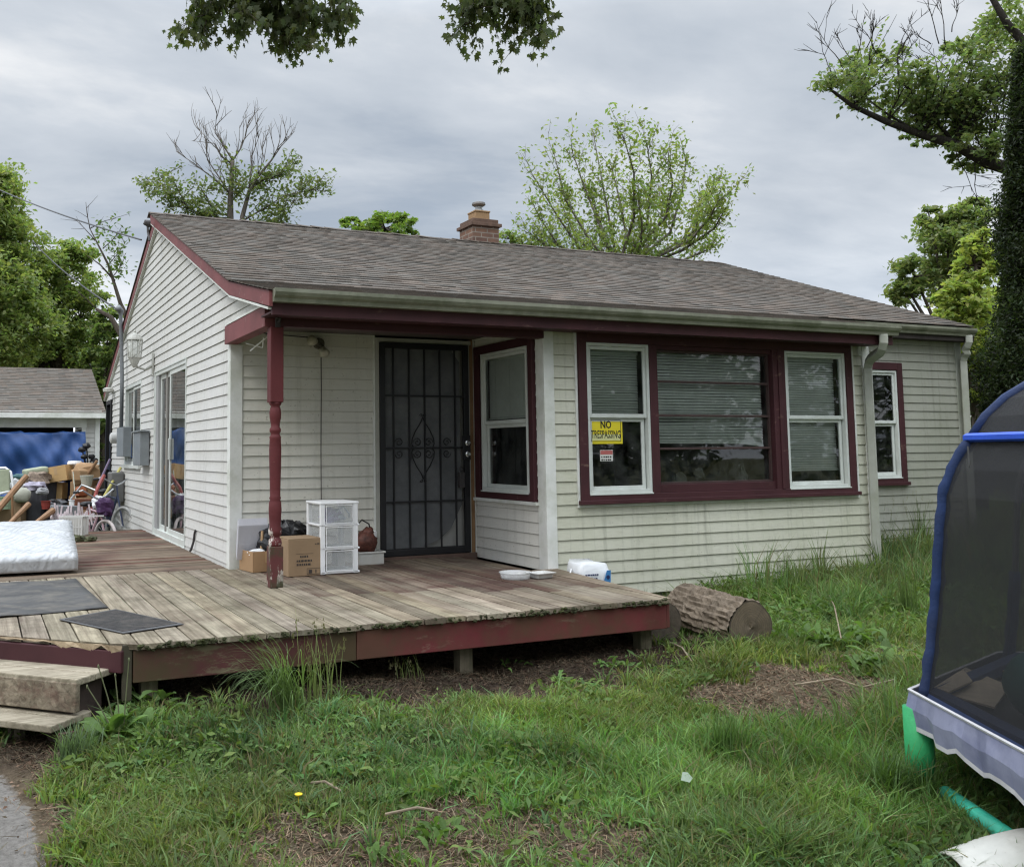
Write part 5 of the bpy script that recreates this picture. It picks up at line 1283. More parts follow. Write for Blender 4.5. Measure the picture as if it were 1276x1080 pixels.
m = M(); m.obox((A+B)/2+Vector((0,0,.03)), rv*.15, bv*.02, Vector((0,0,.18))); m.obox((A+B)/2-bv*.2+Vector((0,0,-.33)), rv*.15, bv*.2, Vector((0,0,.02))); m.build('sling', green_can, t, bev=.015)
m = M(); c = jp(17, 603, 14.8); m.blob((c.x, c.y, c.z), (.17,.14,.10), 10, 7, .2, 61); one('olive_bundle', 'olive cloth bundle behind the garden chair', 'bundle', m, simple('olive cloth', (.09,.10,.07), .9, .3, 9))
m = M(); c = jp(27, 617, 14.3); m.blob((c.x, c.y, c.z), (.13,.1,.11), 12, 8, .1, 62, .8); one('pale_pillow', 'pale pillow between the timber pole and the hamper', 'pillow', m, pale_fab, smooth=True)
m = M(); c = jp(21, 605, 14.5); m.rbox((c.x, c.y, c.z), (.2,.06,.16), .3, .2, .6); one('white_bag', 'white folded bag leaning on the olive bundle', 'bag', m, white_pl, bev=.02)
jbox('dark brown carton behind the crossed timber sticks', 7, 650, 33, 624, 14.3, .4, card2, tape=False)
m = M(); c = jp(12, 640, 15); m.blob((c.x, c.y+.3, Gz(c.x,c.y)+.25), (.7,.5,.4), 14, 8, .2, 63); c = jp(60, 640, 16); m.blob((c.x, c.y+.3, Gz(c.x,c.y)+.25), (1.0,.6,.45), 14, 8, .2, 64); one('cloth_heap', 'dark heap of cloth underneath the belongings', 'cloth heap', m, grey_fab)
def stick(label, pts, r, mt=wood_stick, name='timber_pole', cat='pole'):
    m = M(); m.tube(pts, r, 8); return one(name, label, cat, m, mt)
stick('thick timber pole leaning up to the right across the heap', [jp(-14, 648, 13.2), jp(33, 593, 13.8)], [.05,.042])
stick('thin upright stick under the leaning timber pole', [jp(16, 652, 13.4), jp(15, 617, 13.4)], .016)
stick('short brown branch sloping up behind the mattress', [jp(12, 652, 12.8), jp(36, 628, 13.2)], [.03,.04])
stick('dark brown rail end poking over the mattress corner', [jp(44, 652, 12.6), jp(66, 636, 13)], [.03,.045])
# smaller odds and ends wedged into the heap
odd = lambda nm, c: simple(nm, c, .6, .2, 9, bump=.15)
def tub(label, px, py, d, r, h, mt, name='plastic_tub', cat='tub'):
    c = jp(px, py, d); m = M(); m.lathe((c.x, c.y, c.z), [(r*.8,0),(r*.95,h*.9),(r*1.08,h*.92),(r*1.08,h),(r*.98,h),(r*.9,h*.3)], 14); return one(name, label, cat, m, mt)
def lump(label, px, py, d, r, mt, name, cat, seed, sq=.8, jit=.18):
    c = jp(px, py, d); m = M(); m.blob((c.x, c.y, c.z), r, 11, 8, jit, seed, sq); return one(name, label, cat, m, mt)
def slab(label, px, py, d, size, rz, rx, ry, mt, name, cat):
    c = jp(px, py, d); m = M(); m.rbox((c.x, c.y, c.z), size, rz, rx, ry); return one(name, label, cat, m, mt, bev=.012)
tub('small red tub low between the hamper and the tan cartons', 57, 634, 14.4, .07, .12, odd('red plastic', (.30,.05,.04)))
tub('pale green bucket under the garden chair', 8, 634, 14.0, .10, .18, odd('pale green plastic', (.25,.33,.22)), 'bucket', 'bucket')
tub('white paint pail beside the brown cartons', 92, 634, 14.3, .075, .14, white_pl, 'pail', 'pail')
lump('crumpled teal cloth between the olive bundle and the timber pole', 24, 596, 14.9, (.12,.10,.07), odd('teal cloth', (.05,.13,.14)), 'teal_cloth', 'cloth', 81)
lump('rust coloured cushion below the paper bag', 101, 613, 14.6, (.10,.09,.08), odd('rust fabric', (.26,.08,.03)), 'rust_cushion', 'cushion', 82, .6)
lump('black bin liner slumped under the lower tan carton', 70, 630, 14.6, (.17,.12,.10), bag_black, 'bin_liner', 'bin bag', 83)
lump('grey sweater lying over the lip of the hamper', 53, 612, 14.3, (.09,.08,.05), odd('grey knit', (.26,.26,.27)), 'grey_sweater', 'sweater', 84)
lump('white rag hanging beside the purple basket', 122, 626, 13.3, (.07,.06,.09), white_pl, 'white_rag', 'rag', 85, .8, .3)
slab('thin blue board leaning behind the hamper', 38, 600, 15.3, (.30,.03,.34), .3, .2, .3, blue_cl, 'blue_board', 'board')
slab('flattened brown carton standing behind the crossed sticks', 30, 632, 14.6, (.34,.03,.34), -.2, .1, .35, card, 'flat_carton', 'cardboard')
slab('small red brown suitcase under the rust cushion', 106, 628, 14.4, (.36,.2,.16), .2, 0, .05, odd('red brown leather', (.17,.06,.03)), 'small_suitcase', 'suitcase')
slab('grey plastic crate behind the pickets', 80, 637, 14.0, (.34,.26,.17), .25, 0, .06, odd('grey crate plastic', (.20,.21,.22)), 'plastic_crate', 'crate')
stick('thin pale cane sticking up beside the navy suitcase', [jp(96, 640, 14.3), jp(91, 588, 14.8)], .008, pale_fab, 'cane', 'cane')
stick('bent grey pipe lying over the brown cartons', [jp(88, 622, 14.2), jp(102, 604, 14.3), jp(122, 612, 14.2)], .014, galv, 'pipe', 'pipe')
# white plastic fencing pieces and basket
m = M(); rr = random.Random(14)
for i in range(16):
    px = 66+i*3.1; b = jp(px, 652, 13.0-.02*i); h = rr.uniform(.16,.30); m.obox(b+Vector((0,0,h/2-.02)), rv*.011+Vector((0,0,rr.uniform(-.004,.004))), bv*.006, Vector((rr.uniform(-.03,.03),0,h/2)))
    if i % 3 == 0: m.blob(b+Vector((.02,.03,.08)), (.05,.04,.05), 7, 5, .3, i)
one('picket_bundle', 'row of white and pink plastic pickets behind the mattress corner', 'pickets', m, simple('faded pinkish plastic', (.55,.48,.50), .6, .4, 9))
b0 = P(88, 668, 'z', 0); t = thing('wire_basket', 'white plastic lattice basket standing at the back of the deck by the mattress', 'basket', (b0.x, b0.y, 0))
fx = Fr((b0.x, b0.y, 0), rv, -bv); m = M()
for n0 in (0, -.24):
    for i in range(9): m.obox(fx.p(-.13+.26*i/8+.0, .12, n0), rv*.007, bv*.004, Vector((0,0,.115)))
    fx.box(m, -.15, .15, .225, .245, n0-.008, n0+.008); fx.box(m, -.13, .13, .0, .015, n0-.008, n0+.008); fx.box(m, -.13, .13, .11, .12, n0-.006, n0+.006)
for u in (-.14, .14):
    for i in range(7): m.obox(fx.p(u, .12, -.24*i/6), rv*.004, bv*.006, Vector((0,0,.115)))
    fx.box(m, u-.008, u+.008, .225, .245, -.24, 0)
m.build('lattice', dirty_pl, t); m = M(); fx.box(m, -.15, .38, .235, .25, -.12, -.10); m.build('rim_rail', dirty_pl, t)
m = M(); c = P(92, 673, 'z', .02); m.blob((c.x, c.y, .03), (.13,.1,.05), 12, 7, .35, 71); m.blob((c.x+.18, c.y-.05, .03), (.07,.06,.035), 9, 6, .3, 72); one('mossy_rag', 'mossy green rag on the deck in front of the lattice basket', 'rag', m, simple('mossy rag', (.07,.075,.04), 1, .6, 20, bump=.6))

def bike(label, c, head, wheel_r, frame_m, tyre_m, bag=None, s=1.0):
    c = Vector(c); f = Vector((math.cos(head), math.sin(head), 0)); sd = Vector((-f.y, f.x, 0)); up = Vector((0,0,1)); R_ = wheel_r
    t = thing('bicycle', label, 'bicycle', c); L = R_*2.35
    q = lambda a, b, e=0: c+f*a+up*b+sd*e
    for a in (0, L):
        m = M(); m.ring(q(a, R_), R_*.92, R_*.085, sd, 28, 7); w = m.build('wheel', tyre_m, t, smooth=True)
        m = M(); m.ring(q(a, R_), R_*.82, R_*.03, sd, 28, 5)
        for i in range(12): an = i*pi/6; m.tube([q(a, R_), q(a+math.cos(an)*R_*.82, R_+math.sin(an)*R_*.82)], .002, 4, cap=False)
        m.tube([q(a,R_,-.04), q(a,R_,.04)], .015, 6); m.build('rim', galv, w)
    m = M(); sp, bb, hd, st = q(0,R_), q(L*.42,R_*.95), q(L*.78,R_*2.5), q(L*.3,R_*2.5)
    for a, b, r in ((bb,hd,.018),(bb,st,.016),(st,hd+up*-.05,.014),(sp,bb,.010),(sp,st,.010),(q(L,R_),hd,.014),(hd,hd+up*R_*.5-f*.03,.013)): m.tube([a,b], r, 7)
    m.build('frame', frame_m, t)
    h = hd+up*R_*.5-f*.03; m = M(); m.tube([h-sd*.30+up*.10-f*.12, h-sd*.24+up*.13-f*.02, h-sd*.1+up*.04, h, h+sd*.1+up*.04, h+sd*.24+up*.13-f*.02, h+sd*.30+up*.10-f*.12], .012, 7); m.build('handlebar', galv, t)
    m = M(); m.tube([h-sd*.31+up*.10-f*.13, h-sd*.27+up*.11-f*.06], .018, 7); m.tube([h+sd*.31+up*.10-f*.13, h+sd*.27+up*.11-f*.06], .018, 7); m.build('grip', black_iron, t)
    m = M(); m.blob(st+up*.06, (.11,.07,.04), 10, 6, .05, 1); m.build('saddle', black_iron, t)
    if bag: m = M(); m.blob(h+f*.14-up*.10, (.12,.13,.12), 12, 8, .16, 5, .7); m.build('basket', bag, t)
    return t
pinkm = simple('faded pink paint', (.50,.34,.38), .5, .2, 6); purple = simple('purple basket', (.055,.02,.075), .6, .3, 18, bump=.4, bscale=40)
w0 = PD(131, 655, 13.0); bike('pink bicycle with a purple basket and pale tyres at the back end of the deck', (w0.x-.28, w0.y+.55, Gz(w0.x, w0.y)+.05), math.radians(-62), .26, pinkm, simple('pale tyre', (.52,.47,.46), .7), purple)
w1 = PD(146, 655, 14.2); bike('dark bicycle with chrome handlebars leaning by the gable wall', (w1.x-.22, w1.y+.65, Gz(w1.x, w1.y)+.04), math.radians(-64), .30, simple('dark blue paint', (.03,.04,.08), .4), simple('grey tyre', (.30,.30,.29), .8))
stick('red handled tool standing among the bikes', [PD(108, 655, 13.2), PD(121, 610, 13.4), PD(130, 592, 13.6)], .024, simple('red shaft', (.28,.06,.05), .5), 'garden_tool', 'tool')
stick('grey mauve tool shaft crossing behind the red handle', [PD(121, 607, 13.6), PD(137, 572, 13.8)], .016, simple('mauve shaft', (.16,.12,.2), .5), 'garden_tool', 'tool')
stick('yellow handled tool leaning on the gable wall behind the bikes', [PD(128, 622, 14.2), PD(150, 583, 15.2)], .022, simple('yellow shaft', (.45,.40,.12), .5), 'garden_tool', 'tool')
stick('brown axe handle poking out above the brown paper bag', [PD(110, 590, 15), PD(121, 574, 15)], .025, wood_stick, 'axe_handle', 'handle')

# ------------------------------------------------------------------ vegetation
def leaves(cent, size, rg, base, var=.25, shape='leaf', droop=.2, yel=.12, up=.45, el=1.7, nz=1.0):
    """one folded leaf (or lobed leaf) per centre -> V, F, C"""
    n = len(cent); cent = np.asarray(cent)
    nrm = rg.normal(size=(n,3)); nrm[:,2] = np.abs(nrm[:,2])*nz+up; nrm /= np.linalg.norm(nrm,axis=1)[:,None]
    t = rg.normal(size=(n,3)); t[:,2] -= droop; t -= nrm*(t*nrm).sum(1)[:,None]; t /= np.linalg.norm(t,axis=1)[:,None]+1e-9
    b = np.cross(nrm, t); s = size*rg.uniform(.6,1.3,(n,1))
    if shape == 'leaf':
        pts = [(-.5*el,0,0),(-.05,-.42,.10),(.5*el,0,-.05),(-.05,.42,.10)]; tri = [(0,1,2),(0,2,3)]
    elif shape == 'maple':
        pts = [(-.5,0,0),(-.25,-.30,.02),(-.12,-.62,-.03),(.08,-.28,.04),(.42,-.50,-.04),(.34,-.18,.04),(.85,0,-.08),(.34,.18,.04),(.42,.50,-.04),(.08,.28,.04),(-.12,.62,-.03),(-.25,.30,.02)]
        tri = [(0,1,3),(1,2,3),(0,3,5),(3,4,5),(0,5,7),(5,6,7),(0,7,9),(7,8,9),(0,9,11),(9,10,11)]
    k = len(pts)
    V = np.concatenate([(cent+s*(t*p[0]+b*p[1]+nrm*p[2]))[:,None,:] for p in pts],1).reshape(-1,3)
    F = (np.arange(n)[:,None,None]*k+np.array(tri)[None]).reshape(-1,3)
    v = rg.uniform(1-var,1+var,(n,1)); c = np.array(base)[None]*v; c[:,0:1] *= rg.uniform(1-yel,1+yel*2,(n,1)); c = np.repeat(c, k, 0)
    return V, F, c
def clumps(rg, c, r, nsub, per, sub=.3):
    """clustered points in an ellipsoid"""
    c, r = np.array(c), np.array(r)
    d = rg.normal(size=(nsub,3)); d /= np.linalg.norm(d,axis=1)[:,None]; d *= rg.uniform(.35,1.0,(nsub,1))**.6
    cc = c+d*r; m = r.min()*sub
    rad = m*rg.uniform(.6,1.4,(nsub,1,1))
    p = rg.normal(size=(nsub,per,3))*.72; p[:,:,2] *= .55
    return cc, (cc[:,None,:]+p*rad).reshape(-1,3)
class Tree:
    def __init__(s, label, name, cat, base, barkm, group=None):
        s.t = thing(name, label, cat, base, group); s.base = Vector(base); s.m = M(); s.bm = barkm; s.pts = []; s.tips = []; s.rr = random.Random(len(label)*7+3)
    def limb(s, pts, r0, r1, n=7):
        k = len(pts)-1; s.m.tube(pts, [r0+(r1-r0)*i/k for i in range(k+1)], n)
    def wander(s, a, d, L, r, lev, spread=.6, upb=.15, kids=3, leafy=True, lstep=.15, seg=5, rmin=.006):
        p = Vector(a); d = Vector(d).normalized(); pts = [p.copy()]; rr = s.rr
        for i in range(seg):
            d = (d+Vector((rr.gauss(0,.14), rr.gauss(0,.14), rr.gauss(0,.10)+upb*.25))).normalized(); p = p+d*L/seg; pts.append(p.copy())
        s.limb(pts, r, max(rmin*.5, r*.4), 5 if r < .03 else 7)
        if leafy and lev <= 1:
            st = int(L/lstep)+1
            for i in range(st):
                t = (i+rr.random())/st*seg; j = min(seg-1, int(t)); s.tips.append(pts[j].lerp(pts[j+1], t-j))
        if lev > 0:
            for k in range(kids):
                t = rr.uniform(.25, 1)*seg; j = min(seg-1, int(t)); q = pts[j].lerp(pts[j+1], t-j)
                nd = (d+Vector((rr.gauss(0,spread), rr.gauss(0,spread), rr.gauss(0,spread*.7)+upb))).normalized()
                s.wander(q, nd, L*rr.uniform(.4,.7), max(rmin, r*.5), lev-1, spread, upb, kids, leafy, lstep, max(3, seg-1), rmin)
    def tipleaves(s, per, rad):
        a = np.array([tuple(p) for p in s.tips]) if s.tips else np.zeros((0,3))
        q = np.repeat(a, per, 0); s.pts.append(q+RG.normal(size=q.shape)*rad)
    def done(s, size, base, shape='leaf', crown=True, **kw):
        s.m.build('trunk', s.bm, s.t, smooth=True)
        if crown and s.pts:
            V, F, c = leaves(np.concatenate(s.pts), size, RG, base, shape=shape, **kw); tri_mesh('crown', V, F, leafm, c, s.t)
def ground_under(p): return Vector((p.x, p.y, Gz(p.x, p.y)-.1))
def mass_tree(label, name, D, trunk_px, ells, size, base, lf=60, sub=.3, barkm=bark, group=None, nsubk=1.0, r=.18, shape='leaf', **kw):
    """tree whose crown follows a handful of ellipses seen in the photo, each at its own distance"""
    tb = ground_under(PD(trunk_px, 560, D)); T = Tree(label, name, 'tree', tb, barkm, group); px = D/FPX
    top = PD(trunk_px, ells[0][1], D); fork = tb.lerp(Vector((top.x, top.y, top.z)), .45)
    T.limb([tb, tb.lerp(fork,.5)+Vector((.1,.05,0)), fork, fork.lerp(top,.9)], r, r*.25, 9)
    for (ex, ey, rx, ry, dd) in ells:
        c = PD(ex, ey, D+dd); rz = ry*px; rxx = rx*px
        n = max(6, int(nsubk*26*(rx*ry)/(55*55)*1.0)); cc, p = clumps(RG, c, (rxx, (rxx+rz)/2*.9, rz), int(n*1.25), int(lf*.85), sub*.74)
        T.pts.append(p); T.limb([fork, fork.lerp(Vector(c),.5)+Vector((0,0,.2)), Vector(c)], r*.4, .02, 6)
        for q in cc[::2]: T.limb([Vector(c), Vector(c).lerp(Vector(q),.5)+Vector((0,0,-.05)), Vector(q)], .03, .008, 4)
    T.done(size, base, shape, **kw); return T
MG = 'maples beyond the garage'
# left maples
mass_tree('tall bright green maple at the left edge behind the garage', 'maple_tree', 27, -25, [(-20,270,55,85,0),(0,330,60,70,1),(-30,380,70,80,-1),(20,410,50,60,0),(-5,240,28,36,0)], .095, (.20,.265,.10), 140, .28, group=MG, nsubk=1.5)
mass_tree('rounded green maple between the garage roof and the gable', 'maple_tree', 30, 72, [(75,345,50,45,0),(60,400,60,65,0),(100,400,38,55,1),(62,450,70,40,0),(112,440,38,45,2),(85,318,30,24,0)], .10, (.185,.25,.09), 140, .28, group=MG, nsubk=1.5)
mass_tree('dark bushy undergrowth tree right behind the garage corner', 'bushy_tree', 25, 128, [(128,470,24,45,0),(134,420,18,40,0),(126,530,22,50,0)], .12, (.13,.19,.07), 90, .32, nsubk=3.2)
mass_tree('low dark tree line tree behind the garage', 'bushy_tree', 33, 0, [(10,450,90,45,0),(90,470,60,40,1),(-80,430,60,70,0)], .15, (.115,.18,.055), 110, .3, nsubk=1.4)
# half dead tree with a bare leader by the gable
T = Tree('thin half bare tree leaning behind the gable', 'sparse_tree', 'tree', ground_under(PD(170,560,24)), bark)
D = 24; T.limb([T.base, PD(160,400,D), PD(150,378,D), PD(135,330,D), PD(112,285,D)], .09, .012); T.limb([PD(143,350,D), PD(125,330,D), PD(108,318,D)], .03, .008); T.limb([T.base, PD(158,430,D), PD(138,395,D), PD(120,385,D)], .11, .04)
for (a, b) in (((128,310),(140,300)),((140,345),(155,330)),((112,285),(122,280)),((135,330),(150,318)),((118,300),(108,290)),((120,385),(105,370)),((112,285),(100,262))): T.wander(PD(*a,D), PD(*b,D)-PD(*a,D), .7, .014, 1, .6, .1, 3, b[0] > 115, .16)
for c, n in (((143,310),16),((150,336),18),((138,325),10),((122,292),12),((118,310),8)):
    c = np.array(PD(*c,D)); T.pts.append(c+RG.normal(size=(n*3,3))*.16)
T.tipleaves(2,.1); T.done(.08, (.10,.16,.05))
# half dead tree over the roof
D = 25; T = Tree('half dead tree with a bare twiggy top behind the left half of the roof', 'half_dead_tree', 'tree', ground_under(PD(290,560,D)), bark_pale)
jl = lambda pts: [PD(x, y, D) for x, y in pts]
T.limb([T.base]+jl([(287,300),(287,250),(290,200)]), .13, .05, 8)
T.limb([T.base]+jl([(303,300),(302,270),(310,240),(320,222),(338,200),(352,180)]), .09, .010)
for L, bare_ in (([(290,200),(282,185),(272,160),(268,140)],1),([(290,200),(300,185),(309,165),(314,148)],1),([(288,245),(272,225),(258,200),(255,170),(250,160)],1),([(286,240),(265,222),(240,205),(218,190)],1),([(290,205),(276,195),(266,180),(244,168)],1),([(310,240),(312,215),(318,190),(322,165)],1),([(338,200),(345,185),(356,175)],1),([(320,222),(328,200),(330,178)],1),
    ([(287,272),(262,270),(235,258),(215,240),(190,225)],0),([(288,270),(268,262),(255,245)],0),([(303,275),(325,262),(350,248),(385,240)],0),([(305,280),(330,285),(355,268),(372,232)],0),([(310,240),(318,230),(325,225)],0),([(320,225),(345,222),(363,200)],0),([(240,260),(215,245),(198,222)],0),([(287,255),(300,235),(290,215)],0),([(285,285),(300,292),(330,290)],0)):
    pts = jl(L); pts = [p+Vector((0, T.rr.uniform(-.4,.4)*i*.5, 0)) for i, p in enumerate(pts)]; T.limb(pts, .026 if len(L) > 3 else .016, .005, 6)
    for i in range(1, len(pts)):
        d0 = pts[i]-pts[i-1]
        for kx in range(3 if bare_ else 3): T.wander(pts[i-1].lerp(pts[i], T.rr.uniform(.2,1)), d0.normalized()+Vector((T.rr.gauss(0,.5),T.rr.gauss(0,.5),T.rr.uniform(.2,.9) if bare_ else T.rr.gauss(0,.4))), T.rr.uniform(.35,.8), .012, 1, .5, .25 if bare_ else .05, 2, not bare_, .09, 4, .006)
for cx, cy, n in ((268,262,60),(245,256,50),(225,246,40),(205,238,30),(192,226,16),(255,272,60),(300,220,26),(315,245,40),(345,262,50),(355,235,40),(365,215,24),(380,240,26),(330,275,50),(345,282,44),(290,232,30),(318,222,30),(272,230,20)):
    c = np.array(PD(cx,cy,D)); T.pts.append(c+RG.normal(size=(n*3,3))*np.array([.20,.3,.13]))
T.tipleaves(3,.09); T.done(.075, (.12,.16,.072))
# small crown left of the chimney and one beside it
mass_tree('low green tree crown showing above the ridge left of the chimney', 'small_tree', 28, 485, [(480,285,48,20,0),(510,295,28,14,0),(440,282,20,12,0),(490,275,30,12,1)], .11, (.14,.22,.055), 44, .36, nsubk=4.0, r=.12)
mass_tree('pale sparse tree just right of the chimney', 'small_tree', 34, 640, [(636,297,22,13,0),(655,304,22,8,0),(672,308,14,6,0)], .10, (.17,.23,.09), 14, .42, nsubk=9, r=.08)
# fan shaped young tree behind the right half of the roof
D = 20; T = Tree('fan shaped young tree with upright leafy stems behind the right half of the roof', 'young_tree', 'tree', ground_under(PD(775,560,D)), bark_pale)
for L in ([(770,330),(762,290),(752,235),(738,160)],[(772,330),(790,270),(790,215),(776,168)],[(775,335),(806,280),(812,220),(806,178)],[(768,335),(735,300),(705,250),(690,190)],[(768,338),(722,310),(695,270),(662,215)],[(778,338),(835,290),(850,240),(856,190)],[(780,338),(850,300),(878,255),(898,222)],[(780,340),(850,312),(890,285),(905,258)],[(780,340),(850,325),(880,312),(895,302)],[(766,338),(715,318),(695,305),(670,268)],[(770,330),(745,275),(725,225),(712,185)],[(778,330),(830,270),(838,230),(832,185)],[(775,335),(780,290),(770,240),(760,200)],[(776,335),(815,300),(825,265),(820,230)],[(776,335),(840,310),(868,285),(872,240)],[(770,335),(740,320),(715,290),(700,255)],[(772,335),(755,305),(748,275),(730,230)],[(774,335),(798,310),(800,280),(795,250)],[(768,340),(700,322),(675,302),(662,292)],[(780,340),(860,300),(885,270),(895,250)]):
    pts = [T.base+Vector((0,0,1.5))]+jl2 if False else [PD(x, y, D+T.rr.uniform(-.2,.2)*i) for i, (x, y) in enumerate(L)]
    dep = T.rr.uniform(-1.6,1.6); pts = [PD(x, y, D+dep*(i+1)/3) for i, (x, y) in enumerate(L)]
    T.limb([T.base]+pts, .05, .008, 6)
    for i in range(1, len(pts)):
        d0 = pts[i]-pts[i-1]; nk = 6 if i > 1 else 4
        for kx in range(nk): T.wander(pts[i-1].lerp(pts[i], T.rr.random()), d0.normalized()*.9+Vector((T.rr.gauss(0,.45),T.rr.gauss(0,.45),.25)), T.rr.uniform(.25,.6), .007, 1, .5, .3, 2, True, .11, 4, .004)
        for q in range(10): T.tips.append(pts[i-1].lerp(pts[i], T.rr.random()))
T.tipleaves(3,.10); T.done(.058, (.18,.24,.085), el=1.8, droop=.5)
# right: big leaning maple with dark limbs
D = 15; T = Tree('large old maple with dark limbs and dead twigs reaching in from the right', 'maple_tree', 'tree', ground_under(PD(1400,560,D)), bark_dark)
T.limb([T.base, PD(1390,400,D), PD(1370,300,D), PD(1330,235,D)], .35, .2, 10)
lim = [PD(x, y, D) for x, y in ((1330,235),(1275,215),(1232,203),(1190,180),(1150,168),(1105,152),(1062,132),(1035,112))]; T.limb(lim, .13, .02, 8)
lim2 = [PD(x, y, D+.6) for x, y in ((1370,300),(1320,130),(1280,98),(1230,96),(1185,92))]; T.limb(lim2, .11, .03, 8)
lim3 = [PD(x, y, D-.4) for x, y in ((1330,235),(1300,80),(1255,30),(1220,-30))]; T.limb(lim3, .11, .03, 8)
T.limb([PD(1190,180,D), PD(1150,130,D), PD(1120,98,D), PD(1118,70,D), PD(1135,40,D)], .035, .006, 6); T.limb([PD(1150,168,D), PD(1110,145,D), PD(1075,120,D)], .03, .008, 6)
for cx, cy, rx, ry, n in ((1030,105,14,12,5),(1050,90,22,18,8),(1068,72,16,18,7),(1085,100,26,20,10),(1108,68,20,14,8),(1125,90,22,22,9),(1140,110,30,22,14),(1165,120,34,28,18),(1150,140,34,18,14),(1195,130,32,26,16),(1195,160,34,16,14),(1215,180,26,14,10),(1120,135,26,14,10),(1090,125,24,12,8),(1215,120,22,18,9),(1170,95,22,14,8),(1235,80,34,20,14),(1225,55,24,18,10),(1200,58,18,14,8),(1250,40,34,26,16),(1270,20,40,26,16),(1245,10,24,18,10),(1185,60,14,10,5),(1260,65,30,20,14),(1140,165,20,8,5),(1165,175,26,8,7),(1195,200,20,8,6),(1220,205,20,14,8),(1070,110,20,10,6),(1230,120,20,22,9),(1290,60,40,50,20)):
    px = D/FPX; cc, p = clumps(RG, PD(cx, cy, D+T.rr.uniform(-.6,.9)), (rx*px, rx*px*1.2, ry*px), int(n*1.2), 24, .42); T.pts.append(p)
    k_ = min(lim, key=lambda v: (v-Vector(cc[0])).length)
    for q in cc[::4]: T.wander(k_, Vector(q)-k_+Vector((0,0,.1)), min(1.1, (Vector(q)-k_).length*.95), .014, 1, .5, .1, 3, True, .10, 5, .005)
for a, b in (((1040,100),(1018,60)),((1050,85),(1035,40)),((1068,70),(1070,38)),((1088,62),(1080,25)),((1095,70),(1062,35)),((1118,70),(1140,30)),((1118,75),(1130,55)),((1118,92),(1150,60)),((1185,92),(1160,55)),((1170,55),(1150,0)),((1178,60),(1185,-10)),((1186,40),(1200,5)),((1160,55),(1140,40)),((1165,85),(1145,70)),((1236,110),(1240,140)),((1060,75),(1045,50)),((1190,180),(1205,240)),((1215,205),(1222,245)),((1080,60),(1095,35))):
    A, B = PD(*a, D), PD(*b, D); T.wander(A, B-A, (B-A).length*1.05, .009, 2, .5, .25, 3, False, .1, 5, .005)
T.tipleaves(2,.085); T.done(.06, (.15,.205,.092), el=1.5)
# lower right trees
mass_tree('mid green maple above the right end of the roof', 'maple_tree', 23, 1190, [(1180,300,45,35,0),(1140,345,34,24,0),(1175,345,40,40,1),(1205,290,30,40,0),(1130,370,24,20,0),(1160,275,22,18,0),(1215,265,20,22,0),(1125,350,16,12,0)], .085, (.17,.225,.095), 90, .38, nsubk=2.2)
mass_tree('yellow green young tree between the roof end and the dark cedar', 'yellow_green_tree', 18.5, 1215, [(1205,380,34,34,0),(1190,370,24,16,0),(1215,330,22,40,0),(1180,400,26,16,0),(1210,425,30,40,0),(1222,300,14,22,0),(1215,470,26,45,0),(1235,400,22,60,1)], .075, (.29,.36,.115), 105, .36, nsubk=2.6)
mass_tree('far pale green tree between the house and the cedar', 'bushy_tree', 24, 1225, [(1230,430,40,80,0),(1215,500,40,60,0),(1260,480,50,80,1)], .12, (.18,.25,.07), 90, .32, nsubk=1.6)
# dark cedar column
D = 12.2; cb = ground_under(PD(1310,560,D)); T = Tree('dense dark columnar cedar at the right edge', 'cedar_tree', 'tree', cb, bark)
topz = PD(1255,52,D).z; T.limb([cb, Vector((cb.x,cb.y,topz-.3))], .14, .02, 8)
n = 1500; hh = RG.uniform(.12, 1, n); an = RG.uniform(0, 2*pi, n); Hc = topz-cb.z
rad0 = np.minimum(.95, .04+1.10*(1-hh))*(.80+.10*np.sin(hh*21)+.10*np.sin(an*3+hh*9)+RG.uniform(-.2,.2,n)); rad0 *= np.where(hh < .15, .8, 1)
cc = np.stack([cb.x+np.cos(an)*rad0*.9, cb.y+np.sin(an)*rad0*.9, cb.z+hh*Hc],1)
ex = RG.random(n) < .14; cc[ex,:2] += (cc[ex,:2]-np.array([cb.x,cb.y]))*RG.uniform(.08,.3,(ex.sum(),1))
p = (cc[:,None,:]+RG.normal(size=(n,90,3))*np.array([.05,.05,.10])).reshape(-1,3); T.pts.append(p)
V, F, c = leaves(p, .026, RG, (.024,.037,.016), .5, up=.1, el=2.4, droop=-.6)
c *= np.repeat(RG.uniform(.55, 1.7, n), 90*4)[:,None]; T.m.build('trunk', bark, T.t); tri_mesh('crown', V, F, leafm, c, T.t)
# maple whose boughs hang over the camera
mb = Vector((-6.5,-7.2, Gz(-6.5,-7.2)-.1)); T = Tree('maple bough with dark hanging leaf sprays at the top of the frame', 'overhanging_maple', 'tree', mb, bark)
T.limb([mb, mb+Vector((.1,0,2.5)), mb+Vector((.5,.2,5))], .32, .24, 12)
fork = mb+Vector((.5,.2,5)); DD = 7.5
def spray(pts, n_, r0=.02):
    pts = [(x, y-(15 if y > 0 else 0)) for x, y in pts]
    q = [PD(x, y, DD+T.rr.uniform(-.2,.2)) for x, y in pts]; T.limb(q, r0, .004, 5)
    for a, b in zip(q, q[1:]):
        for kx in range(n_):
            s0 = a.lerp(b, T.rr.random()); e = s0+Vector((T.rr.gauss(0,.075), T.rr.gauss(0,.16), T.rr.gauss(-.06,.06)))
            T.limb([s0, (s0+e)/2+Vector((0,0,.02)), e], .004, .002, 4); T.tips += [e, s0.lerp(e,.5)]
hub1, hub2 = PD(330,-110,DD), PD(640,-110,DD)
